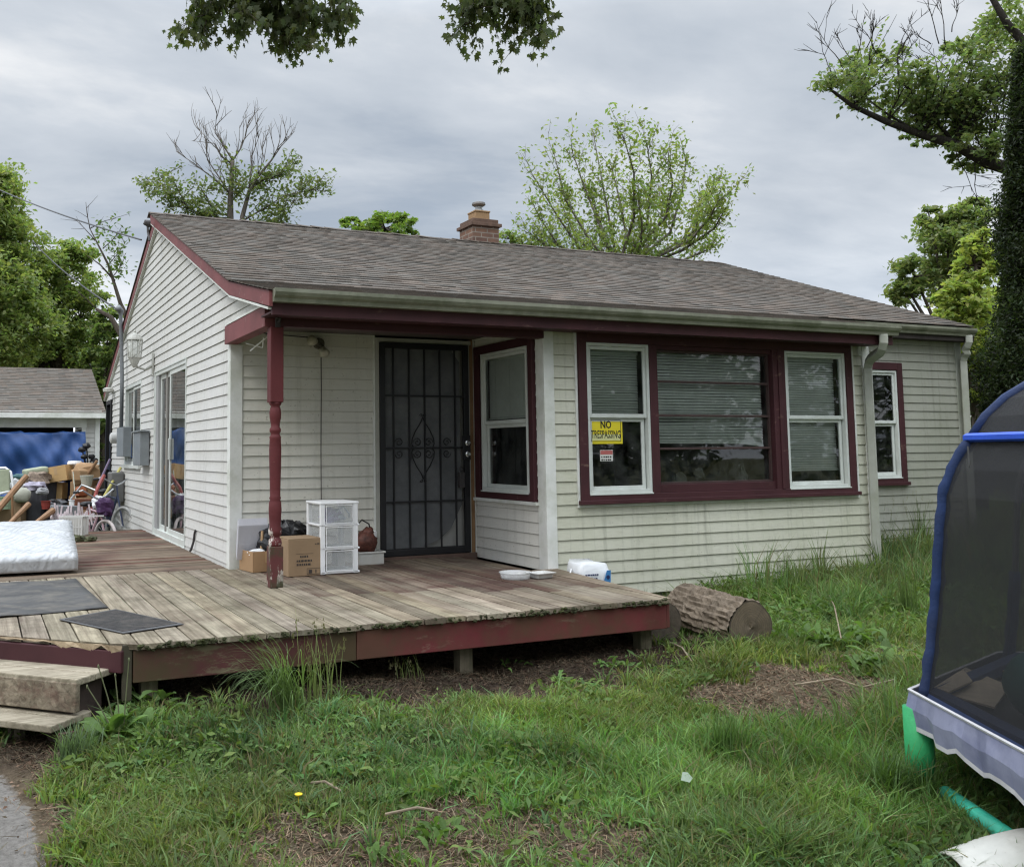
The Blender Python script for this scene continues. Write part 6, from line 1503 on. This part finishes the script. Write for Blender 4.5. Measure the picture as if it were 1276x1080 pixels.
T.limb([fork, fork.lerp(hub1,.5)+Vector((0,0,.9)), hub1], .13, .05, 8); T.limb([hub1, hub1.lerp(hub2,.5)+Vector((0,0,.35)), hub2], .06, .03, 7)
for s_ in ([(330,-110),(270,-40),(245,10),(233,55)],[(330,-110),(280,-40),(262,20),(255,50)],[(330,-110),(300,-40),(285,10),(270,30)],[(330,-110),(320,-30),(322,20),(310,45)],[(330,-110),(345,-40),(350,20),(360,65)],[(330,-110),(360,-40),(395,20),(425,55)],[(330,-110),(375,-40),(385,30),(405,50)],[(330,-110),(400,-50),(425,0),(435,35)],[(345,-60),(335,-10),(345,35),(365,75)],[(320,-60),(305,-10),(300,20),(298,38)],[(385,-30),(378,5),(372,35),(366,58)]): spray(s_, 9)
for s_ in ([(640,-110),(600,-40),(582,10),(575,40)],[(640,-110),(620,-30),(612,10),(608,28)],[(640,-110),(640,-30),(640,15),(648,50)],[(640,-110),(655,-30),(655,20),(660,55)],[(640,-110),(665,-40),(668,0),(663,30)],[(600,-50),(590,0),(580,20),(586,45)],[(650,-30),(655,10),(668,38),(672,52)]): spray(s_, 8)
T.tipleaves(7,.036)
# the rest of its crown, above and behind the camera
for c, r, n in ((fork+Vector((0,-.5,2.6)),(2.6,2.4,1.3),70),(fork+Vector((3.2,-1.6,2.2)),(2.4,2.2,.9),60),(fork+Vector((2.0,2.2,3.2)),(2.2,1.6,.7),40),(fork+Vector((5.8,-1.0,2.4)),(1.8,2.0,.8),36)):
    cc, p = clumps(RG, c, r, n, 26, .28); T.pts.append(p)
    for q in cc[::3]: T.limb([fork, fork.lerp(Vector(q),.6)+Vector((0,0,.3)), Vector(q)], .04, .01, 4)
T.done(.05, (.075,.098,.045), 'maple', yel=.1, droop=2.2, nz=.35, up=0.)
# trees across the street, seen in the window glass
SL = ('street maple mirrored in the left front window','broad street maple mirrored in the picture window','street maple standing behind the photographer','street maple far to the right of the yard','wide low street maple beyond the trampoline','street maple mirrored in the right front window','tall street maple at the far end of the row')
for i, (x, y, h, r) in enumerate(((9,-22,8,3.6),(17,-20,12,5.0),(-7,-25,10,4),(25,-17,11,4.6),(31,-11,10,4.5),(22.5,-26,13,5.0),(34,-20,13,5.4))):
    b = Vector((x, y, Gz(x, y)-.1)); T = Tree(SL[i], 'street_tree', 'tree', b, bark, 'street trees behind the photographer')
    T.limb([b, b+Vector((.1,.1,h*.4)), b+Vector((0,0,h*.8))], .22, .06, 8)
    for k_ in range(13):
        c = b+Vector((RG.normal()*r*.5, RG.normal()*r*.5, h*(.10+.85*RG.random()))); cc, p = clumps(RG, c, (r*.5,r*.5,r*.4), 16, 26, .36); T.pts.append(p); T.limb([b+Vector((0,0,h*.4)), Vector(c)], .06, .02, 5)
    T.done(.3, (.06,.10,.026))
#PART5
# ------------------------------------------------------------------ lawn, weeds and litter
def vnoise(x, y, s, seed):
    r = np.random.default_rng(seed); g = r.random((64,64)); xx = (x*s) % 64; yy = (y*s) % 64
    i = np.floor(xx).astype(int); j = np.floor(yy).astype(int); fx = xx-i; fy = yy-j; fx = fx*fx*(3-2*fx); fy = fy*fy*(3-2*fy)
    a = g[i%64,j%64]; b = g[(i+1)%64,j%64]; c = g[i%64,(j+1)%64]; d = g[(i+1)%64,(j+1)%64]
    return (a*(1-fx)+b*fx)*(1-fy)+(c*(1-fx)+d*fx)*fy
def in_house(x, y): return ((x > -.1) & (x < XR+.05) & (y > YR-.0)) | ((x > X1-.05) & (x < XR2+.05) & (y > -PRD+.0))
def under_deck(x, y): return (x+y > -4.3) & (y > -3.02) & (x < 2.3) & (y < 5.1) & (x > -2.95)
def density(x, y):
    d = 1-bare(x, y); d = d*(1-.45*sstep(vnoise(x, y, 1.3, 5), .55, .85)); d = np.clip(d-.12*vnoise(x, y, 3.1, 6), 0, 1)
    d = np.where(in_house(x, y), 0, d); d = np.where(under_deck(x, y), 0, d)
    return d
def rough_zone(x, y): return np.clip(sstep(x, 2.9, 4.2)*sstep(y, -3.6, -2.4) + .7*sstep(x, 1.0, 2.2)*(1-sstep(np.abs(y+4.75), .35, .8)), 0, 1)
def scatter(n, x0, x1, y0, y1, ref, pw, rg, minp=.012):
    x = rg.uniform(x0, x1, n); y = rg.uniform(y0, y1, n); dd = np.hypot(x-CAM.x, y-CAM.y)
    keep = rg.random(n) < np.clip((ref/dd)**pw, minp, 1)*density(x, y); return x[keep], y[keep], dd[keep]
def blades(x, y, h, w, rg, base, var, bend=.5, dry=.06, ang=None):
    n = len(x); z = G(x, y)-.008; a = rg.uniform(0, 2*pi, n) if ang is None else ang; dx, dy = np.cos(a), np.sin(a); b = h*bend*rg.uniform(.1, 1.25, n); a2 = rg.uniform(0, 2*pi, n); wx, wy = np.cos(a2)*w, np.sin(a2)*w
    P0 = np.stack([x, y, z], 1); Wv = np.stack([wx, wy, np.zeros(n)], 1)
    mid = P0+np.stack([dx*b*.32, dy*b*.32, h*.58], 1); tip = P0+np.stack([dx*b, dy*b, h*(1-.25*bend*rg.random(n))], 1)
    V = np.stack([P0-Wv, P0+Wv, mid-Wv*.75, mid+Wv*.75, tip], 1).reshape(-1,3)
    F = (np.arange(n)[:,None,None]*5+np.array([(0,1,3),(0,3,2),(2,3,4)])[None]).reshape(-1,3)
    hue = vnoise(x, y, 2.2, 9); c = np.array(base)[None]*rg.uniform(1-var, 1+var, (n,1))*(.5+1.0*hue[:,None]); c[:,0] *= rg.uniform(.8, 1.2, n)*(.8+.5*vnoise(x, y, 1.1, 13)); c[:,2] *= .8+.6*vnoise(x, y, 1.5, 14)
    dm = rg.random(n) < dry; c[dm] = np.array((.20,.17,.085))*rg.uniform(.6, 1.2, (dm.sum(),1))
    return V, F, np.repeat(c, 5, 0)
def join(parts):
    Vs, Fs, Cs = [], [], []; o = 0
    for V, F, C in parts: Vs.append(V); Fs.append(F+o); Cs.append(C); o += len(V)
    return np.concatenate(Vs), np.concatenate(Fs), np.concatenate(Cs)
rg = np.random.default_rng(5)
GC = (.145,.212,.06)
parts = []
x, y, dd = scatter(170000, -2.4, 3.2, -6.3, -2.3, 3.6, 1.25, rg)
hgt = (.035+.075*vnoise(x, y, 1.7, 3)**1.5+.03*rg.random(len(x)))*(.55+.45*density(x, y)); hgt = hgt*(1+1.5*rough_zone(x, y)); 
parts.append(blades(x, y, hgt, .0030+.0026*rg.random(len(x)), rg, GC, .45, .95, .16))
def tufts(nc, x0, x1, y0, y1, ref, pw, per, h0, h1, w, base, seed, bend=1.0):
    r = np.random.default_rng(seed); cx, cy, dd = scatter(nc, x0, x1, y0, y1, ref, pw, r); k = (vnoise(cx, cy, 1.6, 41+seed) > .38) | (r.random(len(cx)) < .25); cx, cy = cx[k], cy[k]
    hh = r.uniform(h0, h1, len(cx))*(.7+.8*rough_zone(cx, cy)); tint = r.uniform(.7, 1.3, (len(cx),1)); n = len(cx)*per
    a = r.uniform(0, 2*pi, n); rad = np.abs(r.normal(size=n))*.022; X_ = np.repeat(cx, per)+np.cos(a)*rad; Y_ = np.repeat(cy, per)+np.sin(a)*rad
    V, F, C = blades(X_, Y_, np.repeat(hh, per)*r.uniform(.45, 1.15, n), w*r.uniform(.6, 1.3, n), r, base, .3, bend, .10, a+r.normal(size=n)*.5)
    C = C*np.repeat(np.repeat(tint, per, 0), 5, 0); return V, F, C
parts.append(tufts(5200, -2.4, 3.2, -6.3, -3.1, 4.0, 1.1, 22, .07, .19, .0040, (.14,.21,.06), 1))
parts.append(tufts(2400, -2.4, 3.2, -6.3, -3.1, 4.0, 1.1, 12, .08, .20, .0060, (.115,.20,.065), 2, 1.25))
parts.append(tufts(5200, 2.2, 9.6, -5.2, .0, 6, 1.0, 22, .10, .26, .0050, (.14,.21,.06), 3))
def rosettes(nc, x0, x1, y0, y1, ref, per, size, base, seed):
    r = np.random.default_rng(seed); cx, cy, dd = scatter(nc, x0, x1, y0, y1, ref, 1.1, r); n = len(cx)*per
    a = np.tile(np.arange(per)*2*pi/per, len(cx))+np.repeat(r.uniform(0, 6, len(cx)), per)+r.normal(size=n)*.35; el = r.uniform(.1, .9, n); L = size*r.uniform(.6, 1.3, n)*np.repeat(r.uniform(.6, 1.3, len(cx)), per)
    t = np.stack([np.cos(a)*np.cos(el), np.sin(a)*np.cos(el), np.sin(el)], 1); b = np.stack([-np.sin(a), np.cos(a), np.zeros(n)], 1); o = np.stack([np.repeat(cx, per), np.repeat(cy, per), np.repeat(G(cx, cy), per)+.004], 1)
    ks = ((0,.01),(.25,.07),(.42,.045),(.6,.12),(.8,.10)); V = []
    for s, w in ks:
        q = o+t*(L*s)[:,None]-np.array([0,0,1])*(L*.45*s*s)[:,None]; V += [q-b*(L*w)[:,None]+np.array([0,0,.004]), q+b*(L*w)[:,None]+np.array([0,0,.004])]
    V.append(o+t*L[:,None]-np.array([0,0,1])*(L*.5)[:,None]); V = np.stack(V, 1).reshape(-1,3)
    tri = [];
    for i in range(4): tri += [(2*i,2*i+1,2*i+3),(2*i,2*i+3,2*i+2)]
    tri.append((8,9,10)); F = (np.arange(n)[:,None,None]*11+np.array(tri)[None]).reshape(-1,3)
    C = np.array(base)[None]*r.uniform(.7, 1.35, (n,1)); C[:,0] *= r.uniform(.8, 1.3, n); return V, F, np.repeat(C, 11, 0)
parts.append(tufts(1500, .6, 2.6, -5.7, -4.55, 9, 1.0, 22, .12, .24, .0045, (.125,.20,.055), 6, .9))
parts.append(tufts(500, 4.4, 9.4, -2.6, -.1, 9, 1.0, 16, .22, .42, .0055, (.15,.21,.065), 4, .5))
x, y, dd = scatter(330000, 2.2, 9.9, -6.0, .2, 4.2, 1.5, rg)
hgt = .05+.07*rg.random(len(x))+.20*rough_zone(x, y)*rg.random(len(x))*vnoise(x, y, 1.2, 4)
parts.append(blades(x, y, hgt, .0038+.003*rg.random(len(x)), rg, (.145,.212,.06), .42, .8, .10))
x, y, dd = scatter(90000, -7.5, -2.2, -8.5, 4, 4, 1.2, rg); parts.append(blades(x, y, .05+.07*rg.random(len(x)), .004+.003*rg.random(len(x)), rg, GC, .4, .8, .1))
x, y, dd = scatter(60000, -4.5, .1, 5.1, 12, 9, 1.2, rg); parts.append(blades(x, y, .08+.10*rg.random(len(x)), .006+.003*rg.random(len(x)), rg, (.12,.18,.05), .35))
x, y, dd = scatter(60000, 9.2, 22, -4, 14, 9, 1.2, rg); parts.append(blades(x, y, .12+.2*rg.random(len(x)), .008+.004*rg.random(len(x)), rg, (.13,.19,.05), .35))
V, F, C_ = join(parts); tag(tri_mesh('grass', V, F, grassm, C_), kind='stuff')
# broad leaved weeds and clover mixed into the lawn
parts = []
x, y, dd = scatter(110000, -2.4, 3.4, -6.3, -2.4, 3.6, 1.2, rg); k_ = vnoise(x, y, 2.6, 21) > .5; x, y = x[k_], y[k_]
c = np.stack([x, y, G(x, y)+.012+.045*rg.random(len(x))], 1); parts.append(leaves(c, .015, rg, (.115,.185,.055), .4, up=.7))
x, y, dd = scatter(30000, -2.4, 3.4, -6.3, -2.4, 3.6, 1.2, rg); k_ = vnoise(x, y, 1.9, 22) > .55; x, y = x[k_], y[k_]
c = np.stack([x, y, G(x, y)+.02+.05*rg.random(len(x))], 1); parts.append(leaves(c, .026, rg, (.11,.18,.05), .35, up=.4, el=2.6))
x, y, dd = scatter(200000, 2.4, 9.8, -4.2, .0, 5, 1.2, rg); k_ = vnoise(x, y, 1.7, 23) > .42; x, y = x[k_], y[k_]
hz_ = .02+.14*rg.random(len(x))*rough_zone(x, y); c = np.stack([x, y, G(x, y)+hz_], 1); parts.append(leaves(c, .030, rg, (.115,.19,.052), .4, up=.4, el=2.2))
parts.append(rosettes(2000, -2.3, 3.2, -6.2, -3.2, 4.5, 9, .10, (.115,.195,.055), 51)); parts.append(rosettes(900, 2.4, 9, -4.6, -.4, 7, 10, .13, (.12,.20,.055), 52))
V, F, C_ = join(parts); tag(tri_mesh('ground_weeds', V, F, grassm, C_), kind='stuff')
# dry leaf litter and thatch on the bare soil
n = 150000; x = rg.uniform(-2.5, 4.2, n); y = rg.uniform(-6.0, -1.2, n); bz = bare(x, y); dd = np.hypot(x-CAM.x, y-CAM.y)
k_ = (rg.random(n) < (bz*.7+.06)*np.clip((4/dd)**.8, 0, 1)) & ~in_house(x, y) & ~((np.hypot((x+2.05)/.36, (y+4.2)/1.2) < .85) & (rg.random(n) < .9)); x, y = x[k_], y[k_]
c = np.stack([x, y, G(x, y)+.004+.012*rg.random(len(x))], 1)
V, F, C_ = leaves(c, .013, rg, (.16,.12,.085), .5, up=1.0, el=1.5); V2, F2, C2 = leaves(np.repeat(c, 1, 0)+rg.normal(size=(len(c)*1,3))*np.array([.03,.03,.002])+np.array([.0,.0,.008]), .03, rg, (.24,.195,.13), .45, up=1.6, el=2.4)
V2 = V2.reshape(-1,4,3); mid = V2.mean(1, keepdims=True); tl_ = V2[:,2:3]-V2[:,0:1]; V2[:,1] = mid[:,0]+(V2[:,1]-mid[:,0])*.12; V2[:,3] = mid[:,0]+(V2[:,3]-mid[:,0])*.12; V2 = V2.reshape(-1,3)
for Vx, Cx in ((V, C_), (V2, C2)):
    mk = sstep(Vx[:,1], -3.7, -3.3)*(1-sstep(Vx[:,0], 2.6, 3.3)); Cx *= (1-.62*mk)[:,None]  # litter darkened toward the deck, its shade put into the colour too
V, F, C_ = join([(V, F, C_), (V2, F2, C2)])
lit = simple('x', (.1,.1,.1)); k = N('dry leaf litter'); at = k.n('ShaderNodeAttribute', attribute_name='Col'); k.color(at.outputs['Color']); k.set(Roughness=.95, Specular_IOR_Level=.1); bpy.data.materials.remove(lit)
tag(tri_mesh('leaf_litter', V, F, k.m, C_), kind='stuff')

def arcs(name, label, cat, base, n, L, spread, w=.004, col=(.13,.20,.06), seed=0, head=False, dirb=None):
    """arching grass blades from one root"""
    r = np.random.default_rng(seed); m = M(); cols = []
    for i in range(n):
        a = r.uniform(0, 2*pi) if dirb is None else dirb+r.normal()*.8
        l = L*r.uniform(.55, 1.1); th1 = spread*2.3*r.uniform(.35, 1.15); th0 = spread*.25*r.uniform(-.3, 1)
        p = Vector((base[0]+r.normal()*.045, base[1]+r.normal()*.035, Gz(base[0], base[1])-.01)); dr = Vector((math.cos(a), math.sin(a), 0))
        sd = Vector((-math.sin(a), math.cos(a), 0))*w*r.uniform(.6, 1.2); v = r.uniform(.6, 1.3); c = tuple(np.array(col)*v); K = 9; b = len(m.v)
        for j in range(K+1):
            t = j/K; ww = sd*(1-t**2*.95); m.v += [tuple(p-ww), tuple(p+ww)]; cols += [c, c]
            th = th0+(th1-th0)*t**1.4; p = p+(dr*math.sin(th)+Vector((0,0,math.cos(th))))*l/K
        for j in range(K): m.f.append((b+2*j, b+2*j+1, b+2*j+3, b+2*j+2))
        if head and i % 3 == 0:
            for _ in range(9):
                pp = p+Vector((r.normal()*.006, r.normal()*.006, -r.random()*.07)); b2 = len(m.v); m.v += [tuple(pp+Vector((-.004,0,0))), tuple(pp+Vector((.004,.002,0))), tuple(pp+Vector((0,0,.018)))]; cols += [(.16,.15,.08)]*3; m.f.append((b2,b2+1,b2+2))
    o = m.build(name, grassm, None, cols=cols, origin=(base[0], base[1], Gz(base[0], base[1]))); return tag(o, label, cat)
arcs('grass_tuft', 'big arching grass tuft in front of the mossy deck edge', 'grass tuft', (-.50,-3.38), 170, .58, 1.25, .0032, (.15,.22,.09), 1, dirb=math.radians(200))
arcs('grass_tuft', 'upright pale grass tuft with seed heads right of the big arching tuft', 'grass tuft', (-.30,-3.33), 46, .42, .3, .003, (.19,.24,.09), 2, head=True)
arcs('grass_stalk', 'single tall grass stalk rising in front of the deck boards', 'grass stalk', (-.33,-3.30), 3, .62, .10, .0018, (.22,.25,.11), 3, head=True)
arcs('grass_tuft', 'thick upright grass clump in the open lawn left of the trampoline', 'grass tuft', tuple(P(905,945,'z',-.47))[:2], 260, .24, .38, .0035, (.095,.165,.048), 4)
arcs('grass_tuft', 'dark drooping grass clump near the green trampoline leg', 'grass tuft', tuple(P(1110,985,'z',-.5))[:2], 240, .28, .8, .004, (.09,.155,.045), 5)
arcs('grass_tuft', 'grass clump hugging the foot of the green trampoline leg', 'grass tuft', tuple(P(1155,985,'z',-.5))[:2], 140, .22, .6, .004, (.09,.155,.045), 6)
arcs('grass_tuft', 'bluish spiky grass tuft beside the lower step', 'grass tuft', tuple(P(95,965,'z',-.5))[:2], 170, .20, .55, .004, (.12,.175,.095), 7)
arcs('grass_tuft', 'feathery grass tuft bending beside the middle deck leg', 'grass tuft', tuple(P(515,850,'z',-.38))[:2], 24, .22, .7, .003, (.18,.22,.09), 8, head=True, dirb=pi)
for i, (px, py, z, L, n, lab) in enumerate(((1045,700,-.28,.55,26,'tall seeding grass against the wall left of the downspout'),(1070,705,-.28,.65,30,'tallest seeding grass just in front of the downspout'),(1108,690,-.26,.6,30,'tall seeding grass right of the downspout foot'),(1150,690,-.26,.72,22,'tall dark grass beside the blue trampoline pole'),(985,735,-.30,.38,22,'short seeding grass at the middle of the front wall'),(1130,760,-.3,.5,40,'tall grass clump between the downspout and the trampoline'))):
    arcs('tall_grass', lab, 'tall grass', tuple(P(px,py,'z',z))[:2], n*2, L, .32, .0045, (.11,.165,.055), 20+i, head=True)
def plant(name, label, base, n, size, col, h, spread, seed, stalk=None, flower=None):
    r = np.random.default_rng(seed); t = thing(name, label, 'plant', (base[0], base[1], Gz(base[0], base[1])))
    b = np.array([base[0], base[1], Gz(base[0], base[1])]); m = M(); cols = []
    for i in range(n):
        a = r.uniform(0, 2*pi); el_ = r.uniform(.35, 1.2); l = size*r.uniform(.7, 1.25); d = Vector((math.cos(a)*math.cos(el_), math.sin(a)*math.cos(el_), math.sin(el_))); sd = Vector((-math.sin(a), math.cos(a), 0))
        p = Vector(b)+Vector((r.normal()*spread, r.normal()*spread, abs(r.normal())*h*.5)); v = r.uniform(.65,1.3); bi = len(m.v); K = 6
        for j in range(K+1):
            tt = j/K; q = p+d*l*tt+Vector((0,0,-l*.35*tt*tt)); ww = sd*l*.15*math.sin(pi*min(1, tt*.92+.08))*(1+.25*math.sin(tt*25))
            m.v += [tuple(q-ww+Vector((0,0,.012*math.sin(pi*tt)))), tuple(q), tuple(q+ww+Vector((0,0,.012*math.sin(pi*tt))))]; cols += [tuple(np.array(col)*v)]*3
        for j in range(K):
            for s0 in (0,1): m.f.append((bi+3*j+s0, bi+3*j+s0+1, bi+3*j+s0+4, bi+3*j+s0+3))
    m.build('foliage', grassm, t, cols=cols)
    if stalk:
        m = M(); cols = []
        for (dx, dy, hh) in stalk:
            q = Vector(b)+Vector((dx*.25, dy*.25, 0)); m.tube([q, q+Vector((dx*.5,dy*.5,hh*.55)), q+Vector((dx,dy,hh))], [.004,.0035,.003], 5); m.blob(q+Vector((dx,dy,hh)), (.006,.006,.011), 6, 5, .2, 3)
        m.build('stalk', grassm, t, cols=[(.20,.21,.13)]*len(m.v))
pb = P(152, 922, 'z', -.43)
plant('dandelion_plant', 'dandelion with long leaves and bare stalks by the end of the steps', (pb.x, pb.y), 24, .20, (.12,.20,.06), .06, .05, 1, [(-.10,-.02,.36),(.02,-.02,.38),(-.03,.01,.30),(-.14,0,.26)])
pb = P(188, 900, 'z', -.43); plant('weed', 'leafy weed at the foot of the deck corner post', (pb.x, pb.y), 24, .13, (.11,.18,.06), .08, .07, 2)
for i, (px, py, z, n, s, lab) in enumerate(((945,755,-.33,30,.20,'dark leafy weed behind the cut face of the log'),(930,735,-.31,22,.16,'small dark vine by the wall beyond the log'),(1000,800,-.36,50,.18,'broad leaved weed patch right of the log'),(1060,800,-.36,46,.2,'bushy weed in the tall grass below the wall'),(640,825,-.36,10,.08,'small seedling by the deck edge near the middle leg'),(755,830,-.37,16,.08,'small green weed in front of the right deck leg'),(1100,830,-.38,44,.2,'pale leafy weed in front of the trampoline pole'),(985,985,-.49,30,.13,'leafy weed with a pale torn leaf in the lawn'),(210,1030,-.5,26,.10,'low weed at the lower left of the lawn'),(930,1050,-.5,40,.12,'broad leaved weed at the bottom of the lawn'),(1120,1055,-.5,40,.13,'large leaved weed left of the white plastic piece'),(545,1040,-.5,22,.11,'dark leaved weed standing in the bare patch'),(480,1060,-.5,16,.10,'small weed at the left of the bare patch'))):
    q = P(px, py, 'z', z); plant('weed', lab, (q.x, q.y), n, s*.8, (.11,.185,.052), .10 if s > .15 else .04, .12 if s > .15 else .06, 30+i)
q = P(372, 999, 'z', -.45); m = M(); m.tube([Vector((q.x,q.y,Gz(q.x,q.y))), Vector((q.x,q.y,Gz(q.x,q.y)+.05))], .002, 5); m.lathe((q.x,q.y,Gz(q.x,q.y)+.045), [(.004,0),(.016,.008),(.017,.012),(.006,.016)], 12); tag(m.build('dandelion_flower', simple('dandelion yellow', (.75,.52,.02), .6, .1), None), 'single yellow dandelion flower in the lawn', 'flower')
q = P(857, 988, 'z', -.46); m = M(); m.add([Vector((q.x-.035,q.y,q.z+.06)), Vector((q.x,q.y-.015,q.z+.05)), Vector((q.x+.03,q.y,q.z+.06)), Vector((q.x+.02,q.y+.02,q.z+.08)), Vector((q.x-.008,q.y+.02,q.z+.085))], [(0,1,4),(1,2,4),(2,3,4)]); tag(m.build('pale_leaf', simple('silvery leaf back', (.26,.32,.24), .6, .1), None), 'silvery upturned leaf lying in the lawn', 'leaf')
def twig(label, pts, z, r):
    m = M(); m.tube([P(x, y, 'z', z)+Vector((0,0,.03*(i % 2))) for i, (x, y) in enumerate(pts)], r, 6); tag(m.build('twig', simple('dry twig', (.22,.175,.12), .9, .3, 20), None), label, 'twig')
twig('long pale twig lying across the bare ground toward the trampoline', [(990,853),(1040,852),(1075,856),(1115,853)], -.39, .007)
twig('curved pale twig in front of the trampoline leg', [(1075,868),(1100,875),(1120,877),(1142,873)], -.41, .008)
twig('bent stalk standing in the weeds left of the trampoline', [(1030,735),(1040,760),(1048,795)], -.25, .005)
twig('forked pale twig near the log', [(835,800),(850,812),(862,824)], -.35, .006)
twig('dark twig at the left edge of the bare patch', [(480,1014),(520,1015),(545,1010)], -.46, .006)
twig('short stick in the lawn below the big tuft', [(388,975),(405,982),(425,985)], -.44, .006)

# ------------------------------------------------------------------ sky, light, camera
w = bpy.data.worlds.new('World'); scene.world = w; w.use_nodes = True; nt = w.node_tree; nt.nodes.clear()
def wn(t, **kw):
    n = nt.nodes.new(t)
    for k, v in kw.items(): setattr(n, k, v)
    return n
def wl_(a, b): nt.links.new(a, b)
def wm(op, a, b=0., c=None):
    n = wn('ShaderNodeMath', operation=op)
    for i, v in enumerate((a, b) if c is None else (a, b, c)):
        if isinstance(v, (int, float)): n.inputs[i].default_value = v
        else: wl_(v, n.inputs[i])
    return n.outputs[0]
SUN_EL, SUN_AZ = math.radians(48), math.radians(-112)   # azimuth of the light, measured from +Y toward +X
sky = wn('ShaderNodeTexSky', sky_type='NISHITA', sun_disc=False, sun_elevation=SUN_EL, sun_rotation=SUN_AZ)
sky.air_density = 1.0; sky.dust_density = 2.0
bgs = wn('ShaderNodeBackground'); bgs.inputs[1].default_value = .10; wl_(sky.outputs[0], bgs.inputs[0])
tc = wn('ShaderNodeTexCoord'); sx = wn('ShaderNodeSeparateXYZ'); wl_(tc.outputs['Generated'], sx.inputs[0])
zc = wm('MAXIMUM', sx.outputs[2], .0); den = wm('ADD', zc, .16)
cu = wn('ShaderNodeCombineXYZ'); wl_(wm('DIVIDE', sx.outputs[0], den), cu.inputs[0]); wl_(wm('DIVIDE', sx.outputs[1], den), cu.inputs[1])
mp = wn('ShaderNodeMapping'); mp.inputs['Rotation'].default_value = (0,0,math.radians(30)); mp.inputs['Scale'].default_value = (.55,.85,1); mp.inputs['Location'].default_value = (3.1,1.7,0); wl_(cu.outputs[0], mp.inputs[0])
def wnoise(sc, det, rough, dist=0):
    n = wn('ShaderNodeTexNoise'); n.inputs['Scale'].default_value = sc; n.inputs['Detail'].default_value = det; n.inputs['Roughness'].default_value = rough; n.inputs['Distortion'].default_value = dist; wl_(mp.outputs[0], n.inputs['Vector']); return n.outputs[0]
n1 = wnoise(.95, 8, .56, .25); n2 = wnoise(3.2, 7, .55, .2)
f = wm('ADD', wm('MULTIPLY', n1, .66), wm('MULTIPLY', n2, .34))
rp = wn('ShaderNodeValToRGB'); e = rp.color_ramp.elements; e[0].position = .38; e[0].color = (.47,.53,.61,1); e[1].position = .62; e[1].color = (.98,.99,1.0,1); e2 = rp.color_ramp.elements.new(.5); e2.color = (.64,.69,.755,1); wl_(f, rp.inputs[0])
# overcast dome: brighter overhead than at eye level, with a pale band low down
prof_ = wm('ADD', .95, wm('MULTIPLY', wm('MAXIMUM', wm('SUBTRACT', zc, .42), 0.), 8.5))
low = wm('MULTIPLY', wm('POWER', wm('SUBTRACT', 1.0, wm('MINIMUM', wm('MULTIPLY', zc, 4.0), 1.0)), 1.5), .65)
lf = wm('ADD', prof_, low)
bgc = wn('ShaderNodeBackground'); wl_(rp.outputs[0], bgc.inputs[0]); wl_(wm('MULTIPLY', lf, 1.06), bgc.inputs[1])
gap = wn('ShaderNodeMapRange'); gap.inputs[1].default_value = .30; gap.inputs[2].default_value = .40; gap.inputs[3].default_value = .7; gap.inputs[4].default_value = .97; wl_(n1, gap.inputs[0])
mxs = wn('ShaderNodeMixShader'); wl_(gap.outputs[0], mxs.inputs[0]); wl_(bgs.outputs[0], mxs.inputs[1]); wl_(bgc.outputs[0], mxs.inputs[2])
wo_ = wn('ShaderNodeOutputWorld'); wl_(mxs.outputs[0], wo_.inputs[0])
sl_ = bpy.data.lights.new('sun', 'SUN'); sl_.energy = 1.2; sl_.angle = math.radians(22); sl_.color = (1.0,.955,.89)
so = bpy.data.objects.new('sun', sl_); COL.objects.link(so)
sd_ = Vector((math.sin(SUN_AZ)*math.cos(SUN_EL), math.cos(SUN_AZ)*math.cos(SUN_EL), math.sin(SUN_EL)))
so.rotation_euler = sd_.to_track_quat('Z', 'Y').to_euler(); so.location = (-12, -5, 20)

cd = bpy.data.cameras.new('camera'); co = bpy.data.objects.new('camera', cd); COL.objects.link(co)
cd.sensor_width = 36; cd.sensor_fit = 'HORIZONTAL'; cd.lens = 36*FPX/W0
cd.shift_x = (W0/2-PPX)/W0; cd.shift_y = (PPY-H0/2)/W0; cd.clip_start = .05; cd.clip_end = 900
mw = Matrix.Identity(4)
for i in range(3): mw[i][0] = CR[i]; mw[i][1] = CU[i]; mw[i][2] = -CF[i]; mw[i][3] = CAM[i]
co.matrix_world = mw; scene.camera = co
scene.view_settings.view_transform = 'Standard'; scene.view_settings.look = 'None'; scene.view_settings.exposure = 0; scene.view_settings.gamma = 1
scene.cycles.max_bounces = 8; scene.cycles.transparent_max_bounces = 24; scene.cycles.diffuse_bounces = 4
scene.cycles.use_denoising = True; scene.cycles.filter_width = 1.25
